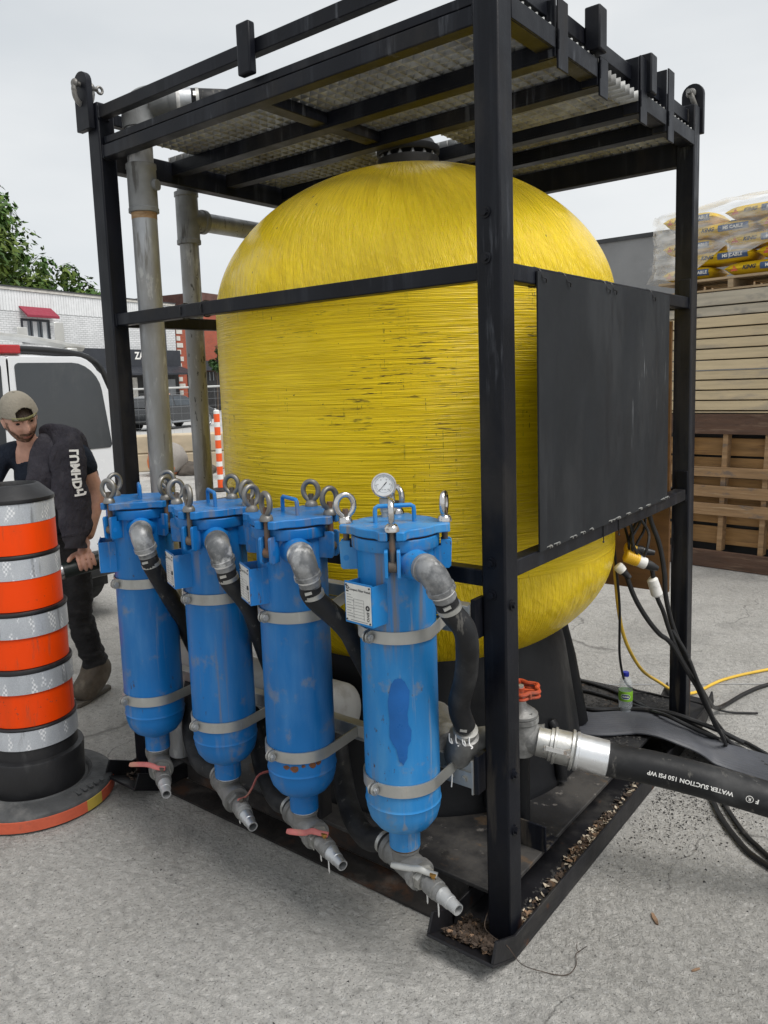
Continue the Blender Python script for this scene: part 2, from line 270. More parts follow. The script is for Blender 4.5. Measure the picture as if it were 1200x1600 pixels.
# yellow filament-wound tank: fine ridges, dark gaps in the paint
def tank_mat(name, wound):
    m = bpy.data.materials.new(name); m.use_nodes = True; t = m.node_tree; b = t.nodes['Principled BSDF']; LK = t.links.new
    def nd(ty, **k):
        n = t.nodes.new(ty)
        for a, c in k.items(): setattr(n, a, c)
        return n
    def math(op, a, bb=None, **k):
        n = nd('ShaderNodeMath', operation=op)
        for i, q in ((0, a), (1, bb)):
            if q is None: continue
            if isinstance(q, (int, float)): n.inputs[i].default_value = q
            else: LK(q, n.inputs[i])
        return n.outputs[0]
    co = nd('ShaderNodeTexCoord'); sp = nd('ShaderNodeSeparateXYZ'); LK(co.outputs['Object'], sp.inputs[0])
    ang = math('ARCTAN2', sp.outputs['Y'], sp.outputs['X'])
    def cyl(ka, kz, tw=0.):      # noise on (angle, height)
        cx = nd('ShaderNodeCombineXYZ')
        LK(math('ADD', math('MULTIPLY', ang, ka), math('MULTIPLY', sp.outputs['Z'], tw)), cx.inputs[0]); LK(math('MULTIPLY', sp.outputs['Z'], kz), cx.inputs[1])
        return cx.outputs[0]
    def noi(vec, sc=1., det=4, rg=.6):
        n = nd('ShaderNodeTexNoise'); n.inputs['Scale'].default_value = sc; n.inputs['Detail'].default_value = det; n.inputs['Roughness'].default_value = rg
        LK(vec, n.inputs['Vector']); return n.outputs['Fac']
    def mrange(v, lo, hi, a=0., c=1.):
        n = nd('ShaderNodeMapRange', interpolation_type='SMOOTHSTEP'); LK(v, n.inputs['Value'])
        for k, q in (('From Min', lo), ('From Max', hi), ('To Min', a), ('To Max', c)): n.inputs[k].default_value = q
        return n.outputs[0]
    base = nd('ShaderNodeMix', data_type='RGBA'); base.inputs[6].default_value = (*((.77, .53, .005) if wound else (.80, .55, .006)), 1); base.inputs[7].default_value = (.92, .66, .011, 1)
    cur = base.outputs[2]
    if wound:
        ridge = noi(cyl(1.1, 95), 1., 3, .75); fine = noi(cyl(3, 280), 1., 2, .6)
        LK(mrange(ridge, .36, .64), base.inputs[0])
        dash = mrange(noi(cyl(8, 120), 1., 3, .7), .57, .63); zone = mrange(noi(cyl(1.6, 2.2), 1., 3), .48, .62)
        vert = mrange(noi(cyl(110, 1.8), 1., 2, .6), .585, .65); vz = mrange(noi(cyl(2.0, 2.6), 1., 2), .46, .58); vb = mrange(noi(cyl(30, 60), 1., 3, .7), .50, .60)
        pits = mrange(noi(cyl(50, 60), 1., 2), .72, .75)
        crack = mrange(noi(cyl(1.4, 130), 1., 3, .8), .62, .70, 0, .55)
        dk = math('MAXIMUM', math('MAXIMUM', math('MULTIPLY', dash, zone), math('MULTIPLY', math('MULTIPLY', vert, vz), vb)), math('MAXIMUM', pits, crack))
        h = math('ADD', math('MULTIPLY', ridge, 1.0), math('MULTIPLY', fine, .35));         hz = mrange(sp.outputs['Z'], 1.05, 1.62, .38, 1.15); dk = math('MULTIPLY', dk, hz); dk = math('MINIMUM', dk, 1.0)
        bd, bst = .015, .7
    else:
        ridge = noi(cyl(36, 4.2, 9), 1., 4, .75); fine = noi(cyl(80, 8, -18), 1., 3, .65); broad = noi(cyl(4, 3.0, 6), 1., 3)
        LK(mrange(ridge, .35, .6), base.inputs[0])
        pits = mrange(noi(cyl(26, 20), 1., 2), .735, .76); dk = math('MULTIPLY', pits, .8)
        h = math('ADD', math('ADD', ridge, math('MULTIPLY', fine, .5)), math('MULTIPLY', broad, 1.3))
        bd, bst = .022, .8
    x = nd('ShaderNodeMix', data_type='RGBA'); x.inputs[7].default_value = (.045, .036, .010, 1); LK(math('MULTIPLY', dk, .88), x.inputs[0]); LK(cur, x.inputs[6])
    LK(x.outputs[2], b.inputs['Base Color'])
    bn = nd('ShaderNodeBump'); bn.inputs['Strength'].default_value = bst; bn.inputs['Distance'].default_value = bd; LK(h, bn.inputs['Height']); LK(bn.outputs[0], b.inputs['Normal'])
    b.inputs['Roughness'].default_value = .24 if wound else .17; b.inputs['Specular IOR Level'].default_value = .28 if wound else .36
    MT[name] = m
tank_mat('tank_wound', True); tank_mat('tank_dome', False)

# retro-reflective sheeting: flat grey-silver with a fine cell pattern
def retro():
    m = bpy.data.materials.new('retro'); m.use_nodes = True; t = m.node_tree; b = t.nodes['Principled BSDF']; LK = t.links.new
    co = t.nodes.new('ShaderNodeTexCoord')
    def noi(sc, st=(1, 1, 1), d=5):
        mp = t.nodes.new('ShaderNodeMapping'); mp.inputs['Scale'].default_value = st; n = t.nodes.new('ShaderNodeTexNoise'); n.inputs['Scale'].default_value = sc; n.inputs['Detail'].default_value = d
        LK(co.outputs['Object'], mp.inputs[0]); LK(mp.outputs[0], n.inputs['Vector']); return n.outputs['Fac']
    def mth(op, a, c):
        n = t.nodes.new('ShaderNodeMath'); n.operation = op
        for i, q in ((0, a), (1, c)):
            if isinstance(q, (int, float)): n.inputs[i].default_value = q
            else: LK(q, n.inputs[i])
        return n.outputs[0]
    def sm(v, lo, hi):
        n = t.nodes.new('ShaderNodeMapRange'); n.interpolation_type = 'SMOOTHSTEP'; LK(v, n.inputs['Value']); n.inputs['From Min'].default_value = lo; n.inputs['From Max'].default_value = hi; return n.outputs[0]
    sp = t.nodes.new('ShaderNodeSeparateXYZ'); LK(co.outputs['Object'], sp.inputs[0]); ang = mth('ARCTAN2', sp.outputs['Y'], sp.outputs['X'])
    cb = t.nodes.new('ShaderNodeCombineXYZ'); LK(mth('MULTIPLY', ang, 21), cb.inputs[0]); LK(mth('MULTIPLY', sp.outputs['Z'], 100), cb.inputs[1]); cb.inputs[2].default_value = .5
    ck = t.nodes.new('ShaderNodeTexChecker'); ck.inputs['Scale'].default_value = 1.; LK(cb.outputs[0], ck.inputs['Vector'])
    cb2 = t.nodes.new('ShaderNodeCombineXYZ'); LK(mth('MULTIPLY', ang, 4.2), cb2.inputs[0]); LK(mth('MULTIPLY', sp.outputs['Z'], 7), cb2.inputs[1])
    nz = t.nodes.new('ShaderNodeTexNoise'); nz.inputs['Scale'].default_value = 1.; nz.inputs['Detail'].default_value = 2; LK(cb2.outputs[0], nz.inputs['Vector'])
    cells = mth('MULTIPLY', mth('MULTIPLY', ck.outputs['Fac'], sm(nz.outputs['Fac'], .54, .60)), .75)
    r = t.nodes.new('ShaderNodeValToRGB'); r.color_ramp.elements[0].position = .3; r.color_ramp.elements[0].color = (.36, .385, .42, 1); r.color_ramp.elements[1].position = .72; r.color_ramp.elements[1].color = (.66, .69, .73, 1)
    LK(mth('ADD', mth('MULTIPLY', noi(7, (1, 1, .35)), .6), mth('MULTIPLY', noi(260, (1, 1, 1), 2), .4)), r.inputs[0])
    x = t.nodes.new('ShaderNodeMix'); x.data_type = 'RGBA'; x.inputs[7].default_value = (.92, .93, .95, 1); LK(cells, x.inputs[0]); LK(r.outputs[0], x.inputs[6])
    y = t.nodes.new('ShaderNodeMix'); y.data_type = 'RGBA'; y.inputs[7].default_value = (.16, .165, .17, 1); LK(mth('MULTIPLY', sm(noi(34, (1, 1, .14)), .60, .70), .55), y.inputs[0]); LK(x.outputs[2], y.inputs[6])
    LK(y.outputs[2], b.inputs['Base Color']); b.inputs['Metallic'].default_value = .3; b.inputs['Roughness'].default_value = .36
    MT['retro'] = m
retro()

def ground_mat():
    m = bpy.data.materials.new('concrete_ground'); m.use_nodes = True; t = m.node_tree; b = t.nodes['Principled BSDF']; LK = t.links.new
    co = t.nodes.new('ShaderNodeTexCoord')
    def noi(sc, det=6, rg=.6, st=(1, 1, 1), dist=0.):
        mp = t.nodes.new('ShaderNodeMapping'); mp.inputs['Scale'].default_value = st
        n = t.nodes.new('ShaderNodeTexNoise'); n.inputs['Scale'].default_value = sc; n.inputs['Detail'].default_value = det; n.inputs['Roughness'].default_value = rg; n.inputs['Distortion'].default_value = dist
        LK(co.outputs['Object'], mp.inputs[0]); LK(mp.outputs[0], n.inputs['Vector']); return n.outputs['Fac']
    def ramp(v, a, ca, c, cc):
        r = t.nodes.new('ShaderNodeValToRGB'); r.color_ramp.elements[0].position = a; r.color_ramp.elements[0].color = (*ca, 1); r.color_ramp.elements[1].position = c; r.color_ramp.elements[1].color = (*cc, 1); LK(v, r.inputs[0]); return r.outputs[0]
    def mrange(v, lo, hi, a=0., c=1.):
        n = t.nodes.new('ShaderNodeMapRange'); n.interpolation_type = 'SMOOTHSTEP'; LK(v, n.inputs['Value'])
        for k, q in (('From Min', lo), ('From Max', hi), ('To Min', a), ('To Max', c)): n.inputs[k].default_value = q
        return n.outputs[0]
    def mix(f, a, col, blend='MIX'):
        x = t.nodes.new('ShaderNodeMix'); x.data_type = 'RGBA'; x.blend_type = blend; LK(f, x.inputs[0]); LK(a, x.inputs[6])
        if isinstance(col, tuple): x.inputs[7].default_value = (*col, 1)
        else: LK(col, x.inputs[7])
        return x.outputs[2]
    c = ramp(noi(.7, 7, .6), .36, (.50, .486, .455), .64, (.66, .645, .61))
    c = mix(mrange(noi(1.9, 7, .65, dist=.8), .50, .64, 0, .55), c, (.36, .352, .334))
    c = mix(mrange(noi(24, 5, .72, dist=.5), .50, .64, 0, .42), c, (.33, .322, .304))
    c = mix(mrange(noi(45, 5, .75, dist=.4), .54, .64, 0, .5), c, (.72, .712, .69))
    c = mix(mrange(noi(62, 4, .75, dist=.3), .56, .63, 0, .35), c, (.25, .244, .23))
    c = mix(mrange(noi(100, 3, .7), .59, .65, 0, .75), c, (.12, .117, .111))
    nd_ = t.nodes.new('ShaderNodeTexNoise'); nd_.inputs['Scale'].default_value = 3.; nd_.inputs['Detail'].default_value = 5; LK(co.outputs['Object'], nd_.inputs['Vector'])
    va = t.nodes.new('ShaderNodeVectorMath'); va.operation = 'MULTIPLY_ADD'; va.inputs[1].default_value = (.35, .35, 0); LK(nd_.outputs['Color'], va.inputs[0]); LK(co.outputs['Object'], va.inputs[2])
    vo = t.nodes.new('ShaderNodeTexVoronoi'); vo.feature = 'DISTANCE_TO_EDGE'; vo.inputs['Scale'].default_value = .55; LK(va.outputs[0], vo.inputs['Vector'])
    ckf = t.nodes.new('ShaderNodeMath'); ckf.operation = 'MULTIPLY'; LK(mrange(vo.outputs['Distance'], .004, .0, 0, .55), ckf.inputs[0]); LK(mrange(noi(.9, 3), .44, .54), ckf.inputs[1])
    c = mix(ckf.outputs[0], c, (.09, .086, .08))
    c = mix(mrange(noi(.55, 6, .6, dist=.9), .55, .66, 0, .5), c, (.34, .33, .31))
    LK(c, b.inputs['Base Color']); b.inputs['Roughness'].default_value = .9; b.inputs['Specular IOR Level'].default_value = .2
    h = t.nodes.new('ShaderNodeMath'); h.operation = 'MULTIPLY_ADD'; LK(noi(30, 6, .75, dist=.6), h.inputs[0]); h.inputs[1].default_value = 1.0
    h2 = t.nodes.new('ShaderNodeMath'); h2.operation = 'MULTIPLY'; LK(noi(6, 4, .6), h2.inputs[0]); h2.inputs[1].default_value = 1.0; LK(h2.outputs[0], h.inputs[2])
    h3 = t.nodes.new('ShaderNodeMath'); h3.operation = 'MULTIPLY_ADD'; LK(noi(85, 4, .75), h3.inputs[0]); h3.inputs[1].default_value = .45; LK(h.outputs[0], h3.inputs[2])
    bn = t.nodes.new('ShaderNodeBump'); bn.inputs['Strength'].default_value = 1.; bn.inputs['Distance'].default_value = .038; LK(h3.outputs[0], bn.inputs['Height']); LK(bn.outputs[0], b.inputs['Normal'])
    MT['ground'] = m
ground_mat()
A('road_grey', (.42, .42, .41), .9, 0, .08, .4, bump=.2, bs=8)

# ------------------------------------------------------------------ mesh helpers
ROOT = {}
def frames(pts, closed=False):
    n = len(pts); T = []
    for i in range(n):
        a = pts[(i-1) % n] if (closed or i > 0) else pts[i]; c = pts[(i+1) % n] if (closed or i < n-1) else pts[i]
        d = (c-a); T.append(d.normalized() if d.length > 1e-9 else V((0, 0, 1)))
    u = T[0].orthogonal().normalized(); res = []
    for i in range(n):
        if i > 0:
            q = T[i-1].rotation_difference(T[i]); u = q @ u
        u = (u - T[i]*u.dot(T[i])).normalized(); res.append((T[i], u, T[i].cross(u)))
    return res
def cr(pts, k=6):
    P = [V(p) for p in pts]; R = []
    for i in range(len(P)-1):
        a = P[max(i-1, 0)]; b = P[i]; c = P[i+1]; d = P[min(i+2, len(P)-1)]
        for j in range(k):
            t = j/k; R.append(.5*((2*b) + (c-a)*t + (2*a-5*b+4*c-d)*t*t + (3*b-a-3*c+d)*t*t*t))
    R.append(P[-1]); return R
class G:
    def __init__(s): s.v = []; s.f = []; s.m = []; s.mi = 0
    def add(s, vs, fs):
        o = len(s.v); s.v += [V(x) for x in vs]; s.f += [tuple(i+o for i in f) for f in fs]; s.m += [s.mi]*len(fs); return s
    def box(s, lo, hi, M=None):
        x0, y0, z0 = lo; x1, y1, z1 = hi
        vs = [V(p) for p in ((x0, y0, z0), (x1, y0, z0), (x1, y1, z0), (x0, y1, z0), (x0, y0, z1), (x1, y0, z1), (x1, y1, z1), (x0, y1, z1))]
        if M is not None: vs = [M @ p for p in vs]
        return s.add(vs, [(3, 2, 1, 0), (4, 5, 6, 7), (0, 1, 5, 4), (1, 2, 6, 5), (2, 3, 7, 6), (3, 0, 4, 7)])
    def bar(s, p0, p1, w_, h_, upv=(0, 0, 1)):
        p0 = V(p0); p1 = V(p1); d = (p1-p0).normalized(); u = V(upv); a = d.cross(u).normalized(); u = a.cross(d).normalized()
        vs = [p+a*w_/2*sa+u*h_/2*su for p in (p0, p1) for sa, su in ((-1, -1), (1, -1), (1, 1), (-1, 1))]
        return s.add(vs, [(0, 1, 2, 3), (7, 6, 5, 4), (0, 4, 5, 1), (1, 5, 6, 2), (2, 6, 7, 3), (3, 7, 4, 0)])
    def tube(s, pts, r, n=12, closed=False, caps=True, sc=(1, 1)):
        P = [V(p) for p in pts]; F = frames(P, closed); k = len(P); vs = []
        for i, (p, (t, u, b)) in enumerate(zip(P, F)):
            ri = r[i] if isinstance(r, (list, tuple)) else r
            for j in range(n):
                a = 2*pi*j/n; vs.append(p+u*cos(a)*ri*sc[0]+b*sin(a)*ri*sc[1])
        fs = []
        for i in range(k if closed else k-1):
            i2 = (i+1) % k
            for j in range(n): fs.append((i*n+j, i*n+(j+1) % n, i2*n+(j+1) % n, i2*n+j))
        if caps and not closed: fs += [tuple(range(n-1, -1, -1)), tuple((k-1)*n+j for j in range(n))]
        return s.add(vs, fs)
    def cyl(s, p0, p1, r0, r1=None, n=16, caps=True): return s.tube([p0, p1], [r0, r0 if r1 is None else r1], n, caps=caps)
    def lathe(s, prof, n=32, c=(0, 0, 0), M=None, a0=0., a1=2*pi):
        c = V(c); full = abs(a1-a0-2*pi) < 1e-6; m_ = n if full else n+1; vs = []
        for r, z in prof:
            for j in range(m_):
                a = a0+(a1-a0)*j/n; p = V((r*cos(a), r*sin(a), z)); vs.append((M @ p if M is not None else p)+c)
        fs = []
        for i in range(len(prof)-1):
            for j in range(n):
                j2 = (j+1) % m_ if full else j+1; fs.append((i*m_+j, i*m_+j2, (i+1)*m_+j2, (i+1)*m_+j))
        return s.add(vs, fs)
    def prism(s, poly, z0, z1, M=None):
        n = len(poly); vs = [V((x, y, z0)) for x, y in poly]+[V((x, y, z1)) for x, y in poly]
        if M is not None: vs = [M @ p for p in vs]
        return s.add(vs, [tuple(range(n-1, -1, -1)), tuple(range(n, 2*n))]+[(i, (i+1) % n, n+(i+1) % n, n+i) for i in range(n)])
    def torus(s, c, R, r, nrm, n=24, m=10, sx=1., sz=1., upv=(0, 0, 1)):
        c = V(c); nn = V(nrm).normalized(); u = V(upv); u = (u-nn*u.dot(nn)).normalized(); a = u.cross(nn)
        return s.tube([c+a*cos(2*pi*i/n)*R*sx+u*sin(2*pi*i/n)*R*sz for i in range(n)], r, m, closed=True)
    def sph(s, c, r, n=16, m=10, M=None):
        c = V(c); r = (r, r, r) if isinstance(r, (int, float)) else r; vs = []; fs = []
        for i in range(m+1):
            th = pi*i/m
            for j in range(n):
                p = V((r[0]*sin(th)*cos(2*pi*j/n), r[1]*sin(th)*sin(2*pi*j/n), r[2]*cos(th))); vs.append((M @ p if M is not None else p)+c)
        for i in range(m):
            for j in range(n): fs.append((i*n+j, (i+1)*n+j, (i+1)*n+(j+1) % n, i*n+(j+1) % n))
        return s.add(vs, fs)
    def mesh(s, name, mats, off=V((0, 0, 0)), ang=38):
        me = bpy.data.meshes.new(name); me.from_pydata([p-off for p in s.v], [], s.f)
        for k in (mats if isinstance(mats, (list, tuple)) else [mats]): me.materials.append(MT[k] if isinstance(k, str) else k)
        if any(s.m): me.polygons.foreach_set('material_index', s.m)
        me.validate(); me.shade_smooth()
        if ang: me.set_sharp_from_angle(angle=radians(ang))
        me.update(); return me
    def build(s, name, mats, parent=None, label=None, bevel=0., ang=38, local=False, kind=None):
        off = V((0, 0, 0)) if (parent is None or local) else ROOT[parent.name]
        o = bpy.data.objects.new(name, s.mesh(name, mats, off, ang)); COL.objects.link(o)
        if parent is not None: o.parent = parent; ROOT[o.name] = ROOT[parent.name]
        else: ROOT[o.name] = V((0, 0, 0))
        if label: o['label'] = label
        if kind: o['kind'] = kind
        if bevel:
            b = o.modifiers.new('bevel', 'BEVEL'); b.width = bevel; b.segments = 2; b.limit_method = 'ANGLE'; b.angle_limit = radians(50); b.harden_normals = False
        return o
def thing(name, label, cat, loc=(0, 0, 0), group=None, rz=0.):
    o = bpy.data.objects.new(name, None); COL.objects.link(o); o.location = loc; o.rotation_euler = (0, 0, rz); o.empty_display_size = .1
    o['label'] = label; o['category'] = cat
    if group: o['group'] = group
    ROOT[o.name] = V(loc); return o
def tag(o, label, cat, group=None):
    o['label'] = label; o['category'] = cat
    if group: o['group'] = group
    return o
def recenter(o, loc):        # put a single-mesh thing's origin at its own base
    d = V(loc); o.data.transform(Matrix.Translation(-d)); o.location = d; return o
_txt = {}
def text_polys(s, size=1., bold=0.0, shear=0.):
    cu = bpy.data.curves.new('t', 'FONT'); cu.body = s; cu.size = size; cu.resolution_u = 2; cu.offset = bold; cu.shear = shear; cu.align_x = 'CENTER'; cu.align_y = 'CENTER'
    o = bpy.data.objects.new('t', cu); COL.objects.link(o)
    dg = bpy.context.evaluated_depsgraph_get(); me = o.evaluated_get(dg).to_mesh()
    vs = [v.co.copy() for v in me.vertices]; fs = [tuple(p.vertices) for p in me.polygons]
    o.evaluated_get(dg).to_mesh_clear(); bpy.data.objects.remove(o); bpy.data.curves.remove(cu); return vs, fs
def put_text(g, s, size, M=None, fn=None, bold=0., shear=0., sub=False):
    vs, fs = text_polys(s, size, bold, shear)
    g.add([M @ v for v in vs] if M is not None else [fn(v) for v in vs], fs)
def fmat(o, x, y):            # plane frame: origin, x axis, y axis, normal
    x = V(x).normalized(); y = V(y); z = x.cross(y).normalized(); y = z.cross(x)
    m = Matrix((x, y, z)).transposed().to_4x4(); m.translation = V(o); return m
def skin_mesh(verts, edges, radii, sub=2, root=0):
    me = bpy.data.meshes.new('sk'); me.from_pydata([V(v) for v in verts], edges, []); o = bpy.data.objects.new('sk', me); COL.objects.link(o)
    o.modifiers.new('s', 'SKIN'); me.skin_vertices[0].data
    for i, r in enumerate(radii):
        sv = me.skin_vertices[0].data[i]; sv.radius = (r, r) if isinstance(r, (int, float)) else r; sv.use_root = (i == root)
    if sub: m = o.modifiers.new('u', 'SUBSURF'); m.levels = sub; m.render_levels = sub
    dg = bpy.context.evaluated_depsgraph_get(); ev = o.evaluated_get(dg); q = ev.to_mesh()
    r = ([v.co.copy() for v in q.vertices], [tuple(p.vertices) for p in q.polygons]); ev.to_mesh_clear()
    bpy.data.objects.remove(o); bpy.data.meshes.remove(me); return r
def remesh(vs, fs, voxel, smooth=2):
    me = bpy.data.meshes.new('rm'); me.from_pydata(vs, [], fs); o = bpy.data.objects.new('rm', me); COL.objects.link(o)
    m = o.modifiers.new('r', 'REMESH'); m.mode = 'VOXEL'; m.voxel_size = voxel
    if smooth: k = o.modifiers.new('k', 'SMOOTH'); k.iterations = smooth; k.factor = .5
    dg = bpy.context.evaluated_depsgraph_get(); ev = o.evaluated_get(dg); q = ev.to_mesh()
    r = ([v.co.copy() for v in q.vertices], [tuple(p.vertices) for p in q.polygons]); ev.to_mesh_clear()
    bpy.data.objects.remove(o); bpy.data.meshes.remove(me); return r
# ------------------------------------------------------------------ ground
g = G()
g.add([(-260, -160, 0), (160, -160, 0), (160, 260, 0), (-260, 260, 0)], [(0, 1, 2, 3)])
o = g.build('ground', 'ground'); o['kind'] = 'structure'
g = G(); g.add([(-16.5, -40, .004), (-11.9, 14, .004), (-9.0, 60, .004), (-37.0, 60, .004), (-38.2, -40, .004)], [(0, 1, 2, 3, 4)])
o = g.build('road', 'road_grey'); o['kind'] = 'structure'
g = G()
fdir = V((-.2052, .9787, 0)); fn_ = V((.9787, .2052, 0)); F0 = V((-39.76, 19.11, 0))
def FP(u, z, off=0.): return F0+fdir*u+fn_*off+V((0, 0, z))
# saw-cut joint in the slab beyond the tank
g = G()
for a, b in (((-1.3, 1.65), (2.6, 4.3)), ((-6.0, 4.6), (3.2, 7.9))):
    a = V((*a, .003)); b = V((*b, .003)); d = (b-a).normalized(); s_ = V((-d.y, d.x, 0))*.005
    g.add([a-s_, b-s_, b+s_, a+s_], [(0, 1, 2, 3)])
o = g.build('joint_line', 'joint_dark' if 'joint_dark' in MT else 'joint_grey'); o['kind'] = 'structure'

# ------------------------------------------------------------------ cage
W_, D_, s_ = 1.858, 1.767, .0762
cage = thing('equipment_cage', 'black steel skid frame with a grated top standing around the yellow tank', 'equipment frame', (-.93, .88, 0))
BP = 'black_paint'
POSTS = [(-s_, 0., .012, 2.835), (-W_, 0., .012, 2.855), (-s_, D_-s_, .012, 2.825), (-W_, D_-s_, .012, 2.845)]
for x, y, z0, z1 in POSTS:
    G().box((x, y, z0), (x+s_, y+s_, z1)).build('post', BP, cage, bevel=.006)
def rail(name, lo, hi, m=BP, bv=.004): return G().box(lo, hi).build(name, m, cage, bevel=bv)
xi0, xi1 = -W_+s_, -s_
yi0, yi1 = s_, D_-s_
# mid and lower rails (50 mm tube)
for z0, z1 in ((1.979, 2.028), (1.1385, 1.1875)):
    rail('side_rail', (-.0627, yi0, z0), (-.0127, yi1, z1))
    rail('side_rail', (-W_+.0127, yi0, z0), (-W_+.0627, yi1, z1))
    rail('side_rail', (xi0, D_-.0655, z0), (xi1, D_-.0155, z1))
rail('side_rail', (xi0, .0155, 1.981), (xi1, .0655, 2.030))
rail('side_rail', (xi0, .0155, 1.117), (xi1, .0655, 1.166))
# top ring: front double beam, rear beam, left beam
rail('top_beam', (xi0, .012, 2.641), (xi1, .0655, 2.691))
rail('top_beam', (xi0, .020, 2.696), (xi1, .050, 2.724), bv=.003)
rail('top_beam', (xi0, D_-.066, 2.585), (xi1, D_-.012, 2.689))
rail('top_beam', (-W_+.012, yi0, 2.60), (-W_+.07, yi1, 2.69))
# joists with open plate ends on the right side
JY = (.36, .67, 1.04, 1.345)
JT = (2.80, 2.722, 2.83, 2.868)
for y, zt in zip(JY, JT):
    g = G().box((-W_+.072, y-.004, 2.6425), (-.006, y+.004, 2.6795)).box((-W_+.072, y-.004, 2.634), (-.006, y+.05, 2.6422)).box((-W_+.072, y-.0035, 2.680), (-.006, y+.05, 2.6885))
    g.build('joist', BP, cage)
    G().box((-.003, y-.007, 2.603), (.0035, y+.062, zt)).box((-.058, y-.012, 2.636), (-.0035, y-.0045, zt-.004)).build('end_plate', BP, cage, bevel=.002)
segs = [(yi0, JY[0]-.02), (JY[0]+.064, JY[1]-.02), (JY[2]+.064, JY[3]-.02), (JY[3]+.064, yi1)]
for a, b in segs:
    G().box((-.006, a, 2.655), (0.0, b, 2.712)).box((-.06, a, 2.655), (-.0065, b, 2.660)).build('edge_angle', BP, cage, bevel=.002)
for xa in (-.92,):
    for a, b in ((.067, JY[0]-.005), (JY[0]+.052, JY[1]-.005), (JY[2]+.052, JY[3]-.005), (JY[3]+.052, D_-.067)):
        rail('cross_beam', (xa-.03, a, 2.645), (xa+.03, b, 2.687), bv=.003)
# grating: bearing bars along X, cross bars along Y, one panel per bay and side
def grating(x0, x1, y0, y1, z0=2.690, dx=.043, dy=.042):
    g = G(); y = y0+.004
    while y < y1: g.box((x0, y, z0), (x1, y+.006, z0+.034)); y += dy
    x = x0+.004
    while x < x1-.03: g.box((x, y0, z0+.0012), (x+.006, y1, z0+.033)); x += dx
    o = g.build('grating_panel', 'grating_zinc', cage, ang=0); o['kind'] = 'stuff'
bays = [(.068, JY[0]+.02), (JY[0]+.024, JY[1]+.02), (JY[1]+.024, JY[2]+.02), (JY[2]+.024, JY[3]+.02), (JY[3]+.024, D_-.014)]
for i, (a, b) in enumerate(bays):
    xl = -W_+.012 if i else -W_+.21
    if i == 2:
        grating(xl, -1.10, a, b); grating(-.72, .0, a+.02, b-.045, 2.672)
    elif i == 3:
        grating(xl, -.93, a, b); grating(-.926, -.008, a, b)
    else:
        grating(xl, -.93, a, b); grating(-.926, -.008, a, b)
# hand rail round the top
rail('hand_rail', (xi0, .006, 2.792), (xi1, .044, 2.838), bv=.003)
rail('hand_rail', (xi0, D_-.044, 2.785), (xi1, D_-.006, 2.831), bv=.003)
rail('hand_rail', (-W_+.006, yi0, 2.79), (-W_+.044, yi1, 2.836), bv=.003)
rail('hand_rail', (-.072, yi0, 2.752), (-.03, yi1, 2.805), bv=.003)
G().box((-.945, -.026, 2.724), (-.885, .0055, 2.885)).build('rail_stub', BP, cage, bevel=.006)
for y in (.615, 1.09): G().box((-.03, y, 2.728 if y < 1 else 2.716), (.022, y+.062, 2.862 if y < 1 else 2.852)).build('rail_stub', BP, cage, bevel=.006)
# lifting lugs
def lug(cx, y0, y1, zb, zt, hw=.045):
    pts = [(-hw, zb), (hw, zb)]+[(hw*cos(a), zt-hw+hw*sin(a)) for a in [pi*i/10 for i in range(11)]]
    M = Matrix.Translation(V((cx, 0, 0))) @ Matrix(((1, 0, 0, 0), (0, 0, -1, 0), (0, 1, 0, 0), (0, 0, 0, 1)))
    return G().prism(pts, -y1, -y0, M).build('lifting_lug', BP, cage, bevel=.003)
lug(-1.845, -.028, -.001, 2.752, 2.975); lug(-.035, D_+.001, D_+.028, 2.72, 2.93); lug(-W_+.035, D_+.001, D_+.028, 2.74, 2.96)
# bolts on the near post
for p, n_ in [((-.045, -.004, 2.155), 1), ((-.045, -.004, 2.036), 1), ((-.045, -.004, 1.193), 1), ((-.045, -.004, 1.10), 1)]:
    G().cyl((p[0], p[1]+.004, p[2]), (p[0], p[1]-.001, p[2]), .0155, n=16).cyl((p[0], p[1], p[2]), (p[0], p[1]-.009, p[2]), .0095, n=6).build('bolt', BP, cage)
for z, y in ((1.07, .035), (.56, .033), (.385, .033)):
    G().cyl((.0, y, z), (.005, y, z), .0155, n=16).cyl((.004, y, z), (.013, y, z), .0095, n=6).build('bolt', BP, cage)
for z in (2.05, 1.215): G().box((-.055, D_-s_-.008, z-.05), (-.006, D_-s_-.0005, z+.055)).build('rail_cleat', BP, cage, bevel=.002)
def weld(a, b, r=.0045):
    a = V(a); b = V(b); n = max(6, int((b-a).length/.006)); G().tube([a.lerp(b, i/n) for i in range(n+1)], [r*(.75+.5*random.random()) for i in range(n+1)], 7).build('weld_bead', BP, cage)
for z0, z1, yy in ((1.981, 2.030, .0145), (1.117, 1.166, .0145), (2.641, 2.691, .011), (2.792, 2.838, .005)):
    for xx in (xi0+.002, xi1-.002): weld((xx, yy, z0), (xx, yy, z1)); weld((xx, yy, z0-.001), (xx, yy+.045, z0-.001))
for z0, z1 in ((1.979, 2.028), (1.1385, 1.1875), (2.752, 2.805)):
    xr_ = -.0117 if z0 < 2.5 else -.029
    for yy in (yi0+.002, yi1-.002): weld((xr_, yy, z0), (xr_, yy, z1)); weld((xr_, yy, z1+.001), (xr_-.045, yy, z1+.001)); weld((xr_, yy, z0-.001), (xr_-.045, yy, z0-.001))
for y in JY: weld((.004, y-.006, 2.656), (.004, y-.006, 2.71), .003)
